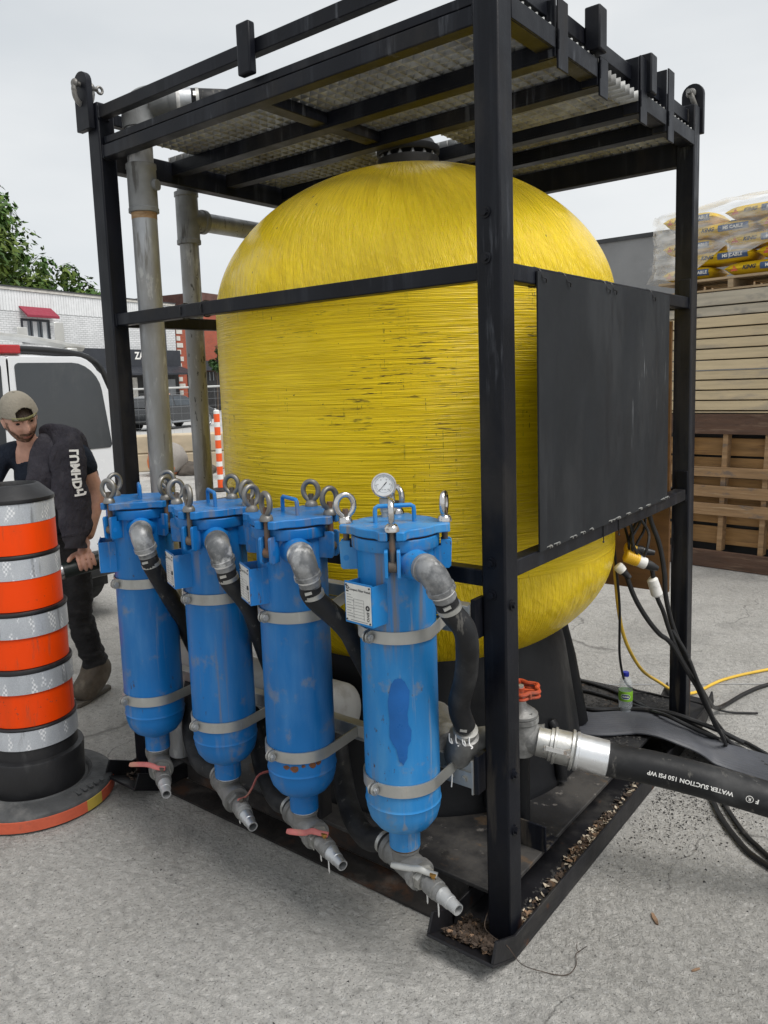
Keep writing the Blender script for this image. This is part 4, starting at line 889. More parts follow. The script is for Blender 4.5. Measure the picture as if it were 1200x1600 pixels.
# lower pipe fitting that hose 4 plugs into
t = thing('pipe_fitting', 'grey cast fitting that the hanging hose plugs into beside the near post', 'pipe fitting', (-.16, .0, .56))
dd = V((-.35, .25, -.85)).normalized(); p = V((-.113, -.045, .70))
G().tube([p+dd*.0, p+dd*.02, p+dd*.022, p+dd*.10, p+dd*.10+V((-.02, .03, -.03))], [.034, .034, .044, .047, .05], 20).tube([(-.165, .03, .60), (-.10, .10, .60)], .055, 20).build('fitting_body', 'cast_grey', t)
G().tube([(-.195, .0, .60), (-.30, .10, .60), (-.36, .17, .60)], .052, 18).build('fitting_branch', 'cast_grey', t)
hclamp(t, p+dd*.004, dd, .0345)
for j in range(4):
    b0 = p+dd*.01+V((-.03+.02*j, -.038+.004*j, 0)); G().tube(cr([b0, b0+V((.003, -.004, -.02)), b0+V((.01, .0, -.028)), b0+V((.008, -.004, -.012-.02*(j % 2)))], 4), .0022, 6).build('tape_strand', 'ptfe', t)
G().tube(cr([V((-.155, -.05, .66)), V((-.16, -.055, .62)), V((-.157, -.055, .55)), V((-.16, -.055, .51))], 4), .002, 6).build('tape_strand', 'ptfe', t)
# pale grey manifold with a domed end behind the housings
t = thing('manifold', 'pale grey horizontal manifold with a rounded end behind the blue housings', 'manifold', (-1.2, .12, .107))
pf = [(.105*sin(a), -.72+.0-.055*cos(a)+.0) for a in [0]]
Mx = Matrix.Rotation(pi/2, 4, 'Y'); prof = [(0, -.50)]+[(.108*sin(a), -.45-.05*cos(a)) for a in [pi/2*i/8 for i in range(1, 9)]]+[(.108, .45)]+[(.108*cos(a), .45+.05*sin(a)) for a in [pi/2*i/8 for i in range(1, 9)]]
G().lathe(prof, 32, (-1.195, .12, .535), Mx).build('manifold_body', 'manifold_grey', t)
for x in (-1.55, -.85): G().box((x-.02, .09, .107), (x+.02, .15, .45)).build('manifold_leg', 'black_paint', t)

# ------------------------------------------------------------------ galvanised pipes on the left
p1 = thing('galvanised_pipe', 'thick galvanised standpipe with a grey coupling beside the left black post', 'pipe', (-1.70, .13, .107))
x, y = -1.70, .13
G().cyl((x, y, .107), (x, y, 2.64), .0508, n=28).build('pipe_length', 'galv_pipe', p1)
G().cyl((x, y, 2.405), (x, y, 2.432), .0515, n=28).build('primer_band', 'pallet_wood', p1, label='tan bare thread band under the coupling')
G().lathe([(.052, 2.43), (.061, 2.432), (.061, 2.447), (.0585, 2.45), (.058, 2.60), (.061, 2.604), (.061, 2.62), (.052, 2.622)], 32, (x, y, 0)).build('coupling', 'dark_cast', p1)
G().cyl((x+.052, y+.02, 2.535), (x+.068, y+.026, 2.535), .022, n=16).build('coupling_plug', 'dark_cast', p1)
G().cyl((x, y, 2.6225), (x, y, 2.78), .052, n=24).build('pipe_nipple', 'galv_pipe', p1)
el = [(x, y, 2.76), (x, y, 2.81), (x+.012, y+.016, 2.85), (x+.04, y+.055, 2.868), (x+.075, y+.10, 2.872)]
G().tube(cr(el, 5), .062, 24).build('pipe_elbow', 'dark_cast', p1)
dd = V((.05, .99, .03)).normalized(); dd = V((.62, .78, .02)).normalized(); e = V(el[-1])
G().tube([e, e+dd*.03], .066, 24).build('elbow_collar', 'dark_cast', p1)
G().tube([e+dd*.03, e+dd*.045], .056, 24).build('thread_tape', 'ptfe', p1)
G().tube([e+dd*.045, e+dd*.09], .052, 24).build('hose_barb', 'galv', p1)
t, b = hose_thing('rubber_hose', 'black hose lying over the grating, clamped to the top elbow of the standpipe', 'hose', [e+dd*.085, e+dd*.14, e+dd*.28+V((0, .02, 0)), e+dd*.5+V((.02, .05, -.02)), e+dd*.72+V((.05, .02, -.05)), V((-1.0, .86, 2.80)), V((-.93, .90, 2.74))], .05, 'hose_rubber')
hclamp(t, e+dd*.115, dd, .05)
p2 = thing('galvanised_pipe', 'weathered galvanised pipe with a grey tee left of the yellow tank', 'pipe', (-1.95, .56, 0))
x, y = -1.95, .56
G().cyl((x, y, .0), (x, y, 2.43), .0445, n=28).build('pipe_length', 'galv_pipe', p2)
tz = 2.50
G().lathe([(.046, 2.385), (.056, 2.387), (.056, 2.405), (.053, 2.408), (.052, 2.60), (.056, 2.603), (.056, 2.622), (.03, 2.624)], 30, (x, y, 0)).tube([(x, y, tz), (x, y+.075, tz-.0), (x, y+.078, tz), (x, y+.10, tz)], [.052, .052, .056, .056], 24).build('pipe_tee', 'dark_cast', p2)
G().tube([(x, y+.10, tz), (x, y+.5, tz), (x, y+.95, tz)], .0445, 24).build('pipe_branch', 'galv_pipe', p2)
G().cyl((x, y, 2.622), (x, y, 2.638), .042, n=8).cyl((x, y, 2.638), (x, y, 2.665), .026, n=16).build('reducer', 'dark_cast', p2)
G().lathe([(.02, 2.66), (.040, 2.663), (.042, 2.668), (.042, 2.71), (.038, 2.716), (0, 2.718)], 20, (x, y, 0)).build('air_valve', 'plastic_black', p2)

# ------------------------------------------------------------------ gate valve, cam coupling and suction hose on the right
gv = thing('gate_valve', 'grey gate valve with an orange-red handwheel behind the near post', 'valve', (-.187, .437, .107))
vx, vy, vz = -.187, .437, .470
ax = V((.93, .34, -.10)).normalized()
G().tube([V((vx, vy, vz))-ax*.085, V((vx, vy, vz))-ax*.06, V((vx, vy, vz))+ax*.06, V((vx, vy, vz))+ax*.075], [.058, .058, .052, .058], 20).lathe([(.0, vz-.075), (.045, vz-.06), (.058, vz-.02), (.058, vz+.055), (.062, vz+.06), (.062, vz+.075), (.05, vz+.078)], 28, (vx, vy, 0)).build('valve_body', 'cast_grey', gv)
G().lathe([(.05, vz+.078), (.060, vz+.079), (.060, vz+.088), (.045, vz+.10), (.022, vz+.118), (.017, vz+.13), (.017, vz+.15), (.008, vz+.152)], 24, (vx, vy, 0)).build('bonnet', 'cast_grey', gv)
G().cyl((vx, vy, vz+.082), (vx, vy, vz+.098), .052, n=6).build('bonnet_nut', 'cast_grey', gv)
G().cyl((vx, vy, vz+.12), (vx, vy, vz+.185), .007, n=10).cyl((vx, vy, vz+.172), (vx, vy, vz+.186), .013, n=6).build('stem', 'band_steel', gv)
g = G(); hz = vz+.168; tl = Matrix.Rotation(radians(7), 4, 'X')
rim = [V((vx, vy, hz))+V(((.062+.007*cos(6*a))*cos(a), (.062+.007*cos(6*a))*sin(a), 0)) for a in [2*pi*i/72 for i in range(72)]]
g.tube([p+V((0, 0, .008)) for p in rim], .0075, 8, closed=True).tube([p*1.0-V((0, 0, .008)) for p in rim], .006, 8, closed=True)
for i in range(12):
    a = 2*pi*i/12; p = V((vx+.062*cos(a), vy+.062*sin(a), hz)); g.cyl(p-V((0, 0, .009)), p+V((0, 0, .009)), .0055, n=8)
for i in range(3):
    a = 2*pi*i/3+.4; g.bar((vx, vy, hz), (vx+.06*cos(a), vy+.06*sin(a), hz), .013, .009)
g.cyl((vx, vy, hz-.01), (vx, vy, hz+.01), .016, n=14).build('handwheel', 'handwheel_red', gv)
G().box((vx-.06, vy-.06, .107), (vx+.12, vy-.052, .20)).box((vx-.06, vy-.0515, .107), (vx+.12, vy+.04, .115)).build('valve_bracket', 'black_paint', gv, bevel=.002)
G().cyl((vx, vy, .115), (vx, vy, vz-.06), .030, n=20).build('valve_riser', 'plastic_black', gv)
SP = [V(p) for p in ((-.178, .417, .481), (-.083, .452, .462), (.062, .513, .434), (.223, .576, .414), (.37, .627, .392), (.545, .698, .352), (.75, .80, .285), (1.0, .94, .17), (1.3, 1.12, .075), (1.8, 1.42, .062), (2.6, 1.9, .061))]
cp = thing('suction_hose', 'thick black suction hose with an aluminium coupling, running out to the right', 'hose', (-.09, .45, .107))
d = (SP[2]-SP[1]).normalized(); c0 = SP[1]-d*.045
G().tube([c0, c0+d*.04, c0+d*.042, c0+d*.052], [.049, .049, .056, .056], 26).build('male_adapter', 'alu_cast', cp)
cf = G().tube([c0+d*.05, c0+d*.055, c0+d*.062, c0+d*.064, c0+d*.11, c0+d*.112, c0+d*.12, c0+d*.124], [.05, .062, .062, .057, .058, .068, .068, .06], 30)
cb = cf.build('cam_coupling', 'alu_cast', cp)
for sg in (1, -1):
    sd_ = V((.45, -.86, .22)); sd_ = (sd_-d*sd_.dot(d)).normalized()*sg; b0 = c0+d*.085+sd_*.066
    G().bar(b0+d*.02, b0-d*.055+sd_*.004, .014, .012, sd_).bar(b0+d*.02+V((0, 0, .013)), b0+d*.02-V((0, 0, .013)), .014, .012, sd_).build('cam_arm', 'chrome_worn', cb)
    G().torus(b0-d*.062+V((0, 0, -.008)), .012, .0018, d, 18, 6).build('pull_ring', 'chrome_worn', cb)
G().tube([c0+d*.124, c0+d*.128, c0+d*.136, c0+d*.139, c0+d*.232, c0+d*.234], [.058, .0645, .0645, .061, .0605, .057], 32).build('ferrule', 'alu', cp)
HS = cr([c0+d*.225]+[c0+d*.26]+SP[3:], 14)
G().tube(HS, .0555, 28).build('hose_body', 'hose_rubber', cp)
# white print running upside down along the hose
cum = [0.]
for a, b in zip(HS, HS[1:]): cum.append(cum[-1]+(b-a).length)
def hose_at(s):
    i = max(j for j in range(len(cum)) if cum[j] <= max(0, s)); i = min(i, len(HS)-2); t_ = (s-cum[i])/(cum[i+1]-cum[i]); return HS[i].lerp(HS[i+1], t_), (HS[i+1]-HS[i]).normalized()
camp = V((1.0472, -1.918, 1.7173))
def wrap(s, v, phi0, r):
    p, t_ = hose_at(s); e = camp-p; e = (e-t_*e.dot(t_)).normalized(); dn = t_.cross(e); dn = dn if dn.z < 0 else -dn
    a = phi0+v/r; return p+(e*cos(a)+dn*sin(a))*r
g = G(); s_mid = .262
put_text(g, 'WATER SUCTION 150 PSI WP', .0195, fn=lambda v: wrap(s_mid-v.x, v.y, .30, .0566), bold=.0005)
g.build('hose_print', 'print_white', cp, ang=0)
g = G()
put_text(g, 'R', .015, fn=lambda v: wrap(.437-v.x, v.y, .30, .0566), bold=.0003); put_text(g, 'F', .019, fn=lambda v: wrap(.459-v.x, v.y, .30, .0566), bold=.0008)
n = 24
for i in range(n):
    a0, a1 = 2*pi*i/n, 2*pi*(i+1)/n; g.add([wrap(.437-r_*cos(a), r_*sin(a), .30, .0566) for r_, a in ((.0092, a0), (.0110, a0), (.0110, a1), (.0092, a1))], [(0, 1, 2, 3)])
g.build('hose_emblem', 'plastic_white', cp, ang=0)

# flat ribbed discharge hose
fh = thing('flat_hose', 'flat ribbed grey hose lying across the deck and out over the skid', 'hose', (-.2, 1.46, .107))
C_ = cr([(-.62, 1.36, .119), (-.43, 1.384, .119), (-.32, 1.40, .119), (-.195, 1.50, .121), (-.072, 1.53, .128), (.04, 1.555, .098), (.16, 1.60, .035), (.34, 1.62, .014), (.588, 1.59, .012), (1.1, 1.5, .012), (1.8, 1.3, .012)], 10)
g = G(); F = frames(C_); vs = []; NR = 22; hw = .118
for (p, (t_, u, b)) in zip(C_, F):
    sdv = V((t_.y, -t_.x, 0)).normalized(); upn = sdv.cross(t_)
    for j in range(NR+1):
        a = -1+2*j/NR; vs.append(p+sdv*a*hw+upn*(.0055+(.0045 if j % 2 else 0)-.004*a**6))
    for j in range(NR+1): vs.append(p+sdv*(1-2*j/NR)*hw-upn*.004)
m_ = 2*(NR+1); fs = [(i*m_+j, i*m_+(j+1) % m_, (i+1)*m_+(j+1) % m_, (i+1)*m_+j) for i in range(len(C_)-1) for j in range(m_)]
g.add(vs, fs); g.build('hose_web', 'flat_hose_rubber', fh, ang=20)

# ------------------------------------------------------------------ cables, plugs, cord
def cable(name, label, cat, pts, r, m='cable', group='black cables on and beside the skid', k=7):
    P = [V(p) for p in pts]; o = G().tube(cr(P, k), r, 9).build(name, m); return tag(recenter(o, P[-1]), label, cat, group)
def hang(pts, d0, d1):     # carry measured sight points back to the depth of the rear post
    return pts
YD = 1.55
CB = {
 'thick black cable slanting from the plugs past the front of the rear right post': ([(-.14, 1.272, .912), (-.106, 1.304, .78), (-.066, 1.346, .678), (-.026, 1.391, .602), (.008, 1.437, .553), (.066, 1.489, .42), (.121, 1.56, .275), (.14, 1.66, .13), (.18, 1.72, .045), (.26, 1.72, .014), (.363, 1.624, .012), (.54, 1.432, .012)], .0105),
 'black cable below the grubby white connector sleeve': ([(-.055, 1.37, .90), (-.042, 1.4, .766), (-.022, 1.425, .693), (-.002, 1.448, .605), (.034, 1.478, .488), (.084, 1.53, .36), (.112, 1.62, .22), (.13, 1.74, .10), (.165, 1.80, .03), (.245, 1.809, .012), (.384, 1.708, .011)], .0095),
 'long black cable dropping behind the panel and out to the far right ground': ([(-.085, 1.40, 1.20), (-.078, 1.417, 1.094), (-.048, 1.444, .981), (-.03, 1.46, .853), (-.026, 1.468, .753), (-.003, 1.487, .623), (.037, 1.52, .491), (.075, 1.60, .34), (.075, 1.78, .19), (.05, 2.0, .07), (.05, 2.2, .016), (.093, 2.416, .012), (.161, 2.604, .011), (.35, 2.953, .011)], .0105),
 'black cable looping on the ground by the right skid and back across the deck': ([(.003, 1.467, .601), (.057, 1.488, .504), (.099, 1.498, .395), (.145, 1.53, .25), (.18, 1.62, .10), (.17, 1.71, .025), (.12, 1.72, .05), (.05, 1.67, .10), (-.025, 1.64, .142), (-.156, 1.675, .130), (-.346, 1.804, .118), (-.532, 1.851, .118), (-.671, 1.844, .118)], .0085),
 'thin black wire hanging beside the yellow cord behind the water bottle': ([(-.181, 1.268, 1.03), (-.181, 1.297, .911), (-.172, 1.319, .725), (-.178, 1.337, .59), (-.20, 1.40, .46), (-.26, 1.62, .27), (-.29, 1.82, .15), (-.25, 1.90, .114), (-.161, 1.90, .113), (-.07, 1.93, .11), (.008, 2.05, .05), (.082, 2.12, .012), (.2, 2.19, .01)], .0055),
 'black cable with a blunt free end lying over the flat hose': ([(-.60, 1.52, .119), (-.399, 1.535, .121), (-.291, 1.59, .126), (-.166, 1.63, .143), (-.044, 1.637, .150), (.062, 1.663, .125), (.144, 1.74, .072), (.225, 1.79, .022)], .0115),
 'black cable lying along the deck under the water bottle': ([(-.60, 1.72, .117), (-.487, 1.743, .117), (-.352, 1.725, .117), (-.215, 1.69, .122), (-.12, 1.62, .146), (-.045, 1.585, .156), (.03, 1.60, .128), (.10, 1.67, .075), (.16, 1.77, .016)], .0095),
 'inner black cable arching on the ground under the suction hose': ([(.16, 1.42, .012), (.227, 1.26, .012), (.299, 1.12, .012), (.386, .998, .012), (.468, .914, .012), (.62, .845, .012), (.9, .80, .012)], .0105),
 'outer black cable arching on the ground under the suction hose': ([(.20, 1.42, .012), (.268, 1.259, .012), (.359, 1.108, .012), (.45, .996, .012), (.60, .89, .012), (.9, .87, .012)], .0095),
}
for lb, (pts, r) in CB.items(): cable('cable', lb, 'cable', pts, r)
cable('extension_cord', 'yellow extension cord hanging from the plugs and running off to the right', 'cord', [(-.184, 1.276, 1.02), (-.189, 1.304, .909), (-.194, 1.332, .818), (-.193, 1.36, .697), (-.188, 1.40, .58), (-.185, 1.49, .46), (-.20, 1.70, .30), (-.20, 1.93, .17), (-.17, 2.08, .08), (-.125, 2.272, .014), (-.052, 2.551, .010), (.112, 2.844, .010), (.375, 3.213, .010), (.9, 3.9, .01)], .0078, 'cord_yellow', None)
def plug(name, label, a, b, r, m1, m2, m3):
    a, b = V(a), V(b); t = thing(name, label, 'plug', a, 'electrical plugs under the black panel'); d = (b-a).normalized(); L_ = (b-a).length
    g = G().tube([a, a+d*.004, a+d*L_*.5, a+d*(L_*.5+.002)], [r*.8, r, r, r*.9], 14)
    for i in range(6):
        q = a+d*(.006+L_*.07*i); g.tube([q, q+d*.004], r*1.08, 14)
    g.build('plug_shell', m1, t)
    G().tube([a+d*L_*.5, a+d*L_*.52, a+d*L_*.78, a+d*L_*.8], [r*.9, r*.98, r*.95, r*.85], 14).build('plug_collar', m2, t)
    G().tube([a+d*L_*.8, a+d*L_, a+d*(L_+.03)], [r*.8, r*.75, .011], 12).build('plug_boot', m3, t)
plug('electric_plug', 'yellow and white electric plug hanging in front of the plywood', (-.137, 1.284, .953), (-.048, 1.345, .905), .026, 'plug_yellow', 'plastic_white', 'cable')
plug('electric_plug', 'upper yellow electric plug half hidden behind the lower one', (-.155, 1.33, .975), (-.075, 1.375, .958), .022, 'plug_yellow', 'cable', 'cable')
plug('electric_plug', 'small pale plug hanging beside the yellow dome', (-.152, 1.236, .918), (-.125, 1.25, .886), .020, 'plastic_white', 'plastic_white', 'cable')
t = thing('connector_sleeve', 'grubby white connector sleeve on a black cable', 'connector', (-.05, 1.39, .78), None)
G().tube([(-.056, 1.377, .845), (-.054, 1.38, .838), (-.040, 1.398, .772), (-.038, 1.40, .765)], [.014, .0225, .0245, .018], 14).build('sleeve_body', 'plastic_white', t)
g = G()
for j in range(7):
    a = V((-.12, 1.31, 1.12))+V((random.uniform(-.05, .05), random.uniform(-.02, .05), random.uniform(-.03, .03)))
    g.tube(cr([a, a+V((random.uniform(-.05, .05), .02, -.06)), a+V((random.uniform(-.08, .04), -.01, -.13)), a+V((random.uniform(-.04, .05), .02, -.20))], 5), .006, 7)
tag(recenter(g.build('cable_bundle', 'cable'), (-.12, 1.31, .95)), 'tangle of black leads gathered round the plugs under the panel', 'cable bundle')
# plywood sheet on the rear of the cage
t = thing('plywood_sheet', 'dark stained plywood sheet fixed behind the plugs at the back of the cage', 'plywood', (-.3, 1.685, .71))
G().box((-.74, 1.665, .712), (-.0775, 1.684, 1.93)).build('sheet', 'ply_dark', t)

# water bottle
bx, by, bz = -.252, 1.615, .1075
wb = thing('water_bottle', 'small clear water bottle with a blue cap and green label standing on the deck', 'bottle', (bx, by, bz))
pr = [(0, .004), (.020, .0), (.028, .003), (.031, .012), (.030, .03), (.0318, .034), (.0305, .04), (.0318, .046), (.0305, .052), (.0318, .06), (.0318, .125), (.0305, .131), (.0315, .137), (.0305, .146), (.027, .162), (.020, .178), (.0135, .187), (.0125, .196)]
G().lathe([(r, z+bz) for r, z in pr], 28, (bx, by, 0)).build('bottle_body', 'bottle_pet', wb)
G().lathe([(0, .186+bz), (.0150, .186+bz), (.0155, .190+bz), (.0155, .203+bz), (.0145, .2055+bz), (0, .206+bz)], 22, (bx, by, 0)).build('bottle_cap', 'cap_blue', wb)
G().lathe([(.0324, .070+bz), (.0326, .071+bz), (.0326, .117+bz), (.0324, .118+bz)], 28, (bx, by, 0)).build('bottle_label', 'label_green', wb)
ca = atan2(camp.y-by, camp.x-bx)
def onb(u, z, r): return V((bx+r*cos(ca+u/r), by+r*sin(ca+u/r), z))
def oval(rx, rz, r, n=28):
    g = G(); g.add([onb(0, bz+.094, r)]+[onb(rx*cos(2*pi*i/n), bz+.094+rz*sin(2*pi*i/n)*(1+.18*cos(4*pi*i/n)), r) for i in range(n)], [(0, i+1, (i+1) % n+1) for i in range(n)]); return g
oval(.0225, .0150, .0330).build('label_oval', 'print_white', wb, ang=0); oval(.0195, .0120, .0333).build('label_oval', 'label_blue', wb, ang=0)
g = G(); put_text(g, 'NUEXIA', .0088, fn=lambda v: onb(v.x, bz+.0935+v.y, .0337), bold=.0004); g.build('label_print', 'print_white', wb, ang=0)

# leaves and grit in the skid channel and on the deck, crumbs on the slab
def leaf_pile(name, label, n, fn, m, size=(.012, .026)):
    g = G()
    for i in range(n):
        p = V(fn()); s1 = random.uniform(*size); s2 = s1*random.uniform(.3, .6); R = Matrix.Rotation(random.uniform(0, 2*pi), 4, 'Z') @ Matrix.Rotation(random.gauss(0, .45), 4, 'X') @ Matrix.Rotation(random.gauss(0, .4), 4, 'Y'); cu = random.uniform(-.35, .5)*s1
        vs = [(-s1, 0, cu), (-s1*.3, -s2, 0), (s1*.5, -s2*.8, cu*.2), (s1, 0, cu*.7), (s1*.4, s2*.9, 0), (-s1*.4, s2, cu*.1), (0, 0, -cu*.3)]
        g.add([p+R @ V(v) for v in vs], [(0, 1, 6), (1, 2, 6), (2, 3, 6), (3, 4, 6), (4, 5, 6), (5, 0, 6)])
    o = g.build(name, m, ang=0); o['kind'] = 'stuff'; o['label'] = label; o['category'] = 'debris'; return o
def chan():
    while True:
        y = random.uniform(.10, 1.45); x = -.062+.064*random.random()**.7
        dens = .9 if .50 < y < .88 else (.75 if y < .17 else .13)
        if random.random() < dens: return (x, y, .014+random.random()*(.026 if dens > .5 else .010)*(.3+.7*(x+.062)/.064))
SZ = (.006, .017)
leaf_pile('leaf_litter', 'dry pale leaves lying in the right skid channel', 260, chan, 'leaf_pale', SZ)
leaf_pile('leaf_litter', 'dry brown leaves lying in the right skid channel', 240, chan, 'leaf_dry', SZ)
leaf_pile('leaf_litter', 'blackened leaves lying in the right skid channel', 620, chan, 'leaf_brown', SZ)
front = lambda: (lambda y: (random.uniform(-.178, -.018), y, .016+max(0, -.012-y)*.44+random.random()*.018))(random.uniform(-.095, .05))
leaf_pile('leaf_litter', 'dark rotting leaves in the front end of the right skid', 900, front, 'leaf_brown', (.005, .015))
leaf_pile('leaf_litter', 'a few dry leaves on top of the dark ones at the front of the right skid', 130, front, 'leaf_dry', (.006, .014))
leaf_pile('leaf_litter', 'dark leaves lying in the left skid near the farthest housing', 240, lambda: (random.uniform(-1.86, -1.70), random.uniform(-.07, .06), .02+random.random()*.02), 'leaf_brown', (.005, .014))
def grit(name, label, n, fn, m, s=(.002, .006)):
    g = G()
    for i in range(n):
        x, y, z = fn(); r = random.uniform(*s)*random.choice((.6, .8, 1, 1.3)); a = random.uniform(0, 6.3); h = r*random.uniform(.4, 1.)
        vs = [(x+r*cos(a+k*2.1)*random.uniform(.7, 1.3), y+r*sin(a+k*2.1)*random.uniform(.7, 1.3), z) for k in range(3)]+[(x+r*.1, y, z+h)]
        g.add(vs, [(0, 1, 3), (1, 2, 3), (2, 0, 3)])
    o = g.build(name, m, ang=0); o['kind'] = 'stuff'; o['label'] = label; o['category'] = 'debris'; return o
gs = random.gauss
grit('grit', 'black crumbs scattered on the slab under the suction hose', 1500, lambda: (.045+abs(gs(.13, .13)), 1.22+gs(0, .22)+gs(0, .12), .001), 'grit', (.0015, .005))
grit('grit', 'black crumbs on the rear of the deck round the bottle', 1500, lambda: (random.uniform(-.62, -.10), random.uniform(1.2, 1.9), .108), 'grit', (.003, .009))
grit('grit', 'dark crumbs in the right skid channel', 900, lambda: (random.uniform(-.075, .009), random.uniform(.1, 1.9), .012), 'grit', (.003, .008))
grit('grit', 'dark specks on the open concrete', 260, lambda: (random.uniform(-2.2, 1.4), random.uniform(-1.5, 1.2), .0005), 'grit', (.0015, .0045))
grit('stone_chips', 'pale stone chips on the open concrete', 1500, lambda: (random.uniform(-2.4, 1.3), random.uniform(-1.4, 2.5), .0005), 'chip', (.0015, .0045))
def chip(p, l, w_, h_, a, label):
    g = G(); M = Matrix.Translation(V(p)) @ Matrix.Rotation(a, 4, 'Z'); g.prism([(-l, -w_*.4), (-l*.3, -w_), (l*.8, -w_*.6), (l, w_*.3), (l*.2, w_), (-l*.8, w_*.6)], 0, h_, M); return tag(recenter(g.build('wood_splinter', 'leaf_dry'), p), label, 'wood splinter')
chip((.29, .405, .001), .028, .007, .005, 2.2, 'pale wood splinter lying on the concrete right of the skid')
chip((.455, .26, .001), .016, .004, .003, 1.0, 'tiny grey splinter lying on the concrete at the lower right')
tw = cr([(-.095, .10, .13), (-.085, .05, .12), (-.07, -.03, .088), (-.02, -.065, .092), (.022, -.062, .082), (.06, -.045, .03), (.111, -.006, .004), (.150, .008, .004), (.172, .03, .004), (.174, .072, .004), (.157, .110, .006), (.160, .124, .008), (.176, .145, .02)], 8)
tag(recenter(G().tube(tw, .0013, 5).tube(cr([(.160, .124, .008), (.150, .13, .012), (.146, .145, .02)], 3), .0009, 4).build('twig', 'leaf_brown'), (.11, 0, 0)), 'long thin curved twig trailing from the skid corner onto the concrete', 'twig')
# ------------------------------------------------------------------ traffic drum
DC = (-2.08, -.34, 0)
dr = thing('traffic_drum', 'orange and silver striped traffic drum on a heavy rubber base', 'traffic drum', DC)
def ring(z0, z1, r0, r1, t_=.004): return [(r0-t_, z0), (r0, z0+.0005), (r0, z0+.001), (r1, z1-.001), (r1, z1-.0005), (r1-t_, z1)]
zs = [(1.235, 1.302, .160, .162), (.862, .935, 0, 0)]
tiers = [  # (z bottom, z top, radius bottom, radius top, material)
 (1.208, 1.288, .1610, .1605, 'retro'), (1.085, 1.208, .1600, .1600, 'drum_orange'), (.985, 1.066, .1660, .1650, 'retro'), (.858, .985, .1640, .1640, 'drum_orange'),
 (.750, .838, .1765, .1755, 'retro'), (.622, .750, .1690, .1700, 'drum_orange'), (.520, .600, .1790, .1780, 'retro'), (.380, .520, .1720, .1725, 'drum_orange'), (.285, .365, .1800, .1795, 'retro')]
for z0, z1, r0, r1, m_ in tiers: G().lathe(ring(z0, z1, r0, r1), 72, DC).build('band' if m_ == 'retro' else 'body_panel', m_, dr)
for z0, z1, r in ((1.066, 1.085, .1665), (.838, .858, .1785), (.600, .622, .1800), (.365, .380, .1815)):
    G().lathe([(r-.02, z0+.001), (r-.003, z0+.001), (r, z0+.004), (r+.001, z1-.008), (r-.002, z1-.002), (r-.03, z1-.001)], 72, DC).build('step_rib', 'drum_black', dr)
G().lathe([(.150, 1.288), (.1635, 1.289), (.1650, 1.294), (.1640, 1.304), (.158, 1.309), (.112, 1.352), (.106, 1.356), (.100, 1.357), (.098, 1.352), (.095, 1.330), (.0, 1.326)], 72, DC).build('drum_lid', 'drum_black', dr)
G().lathe([(.172, .285), (.174, .27), (.176, .235), (.196, .23), (.199, .222), (.193, .10), (.193, .076)], 72, DC).build('skirt', 'drum_black', dr)
br = G().lathe([(.19, .077), (.205, .078), (.212, .090), (.222, .094), (.226, .088), (.240, .085), (.262, .084), (.300, .070), (.307, .064), (.309, .055)], 80, DC)
brp = br.lathe([(.309, .008), (.305, .002), (0, .0015)], 80, DC).build('rubber_base', 'base_rubber', dr)
ay = radians(20)
for a0, a1, m_ in ((ay-.22, ay+.05, 'base_yellow'), (ay+.05, ay+2.6, 'base_orange'), (ay+2.6, ay+2.9, 'base_yellow'), (ay+2.9, ay-.22+2*pi, 'base_orange')):
    G().lathe([(.3085, .055), (.312, .054), (.3125, .010), (.309, .008)], 40, DC, a0=a0, a1=a1).build('base_tape', m_, dr)
g = G()
for i in range(5): g.box((DC[0]+.245, DC[1]+.02+.03*i, .083), (DC[0]+.285-.005*i, DC[1]+.036+.03*i, .0875-.004*0))
g.build('base_lug', 'base_rubber', dr)

# ------------------------------------------------------------------ white van, seen from behind
X0 = -4.056; YC = .702; HW = .865
van = thing('van', 'white van with dark rear windows and a ladder rack parked behind the worker', 'van', (X0-2.5, YC, 0))
def sec(sc=1., zt=2.0):     # body outline across the van (y, z)
    P = []; pr = [(.835, .40), (.86, .55), (.868, .85), (.865, 1.12), (.845, 1.30), (.80, 1.58), (.765, 1.74), (.715, 1.86), (.62, 1.935), (.45, 1.972), (.2, 1.99), (0, 1.995)]
    for y, z in pr: P.append((y*sc, .40+(z-.40)*((zt-.40)/1.595)))
    return P+[(-y, z) for y, z in reversed(P[:-1])]
g = G(); st = [(0.0, .985, 1.975), (-.03, 1.0, 1.995), (-.4, 1.0, 2.0), (-2.6, 1.0, 2.0), (-3.4, .99, 1.97), (-3.75, .96, 1.70), (-4.2, .95, 1.22), (-4.9, .90, 1.05), (-5.05, .86, .95)]
n = len(sec()); vs = []
for dx, sc, zt in st: vs += [V((X0+dx, YC+y, z)) for y, z in sec(sc, zt)]
fs = [(i*n+j, i*n+(j+1) % n, (i+1)*n+(j+1) % n, (i+1)*n+j) for i in range(len(st)-1) for j in range(n)]+[tuple(range(n)), tuple((len(st)-1)*n+j for j in range(n-1, -1, -1))]
g.add(vs, fs); g.build('van_body', 'van_white', van, ang=30)
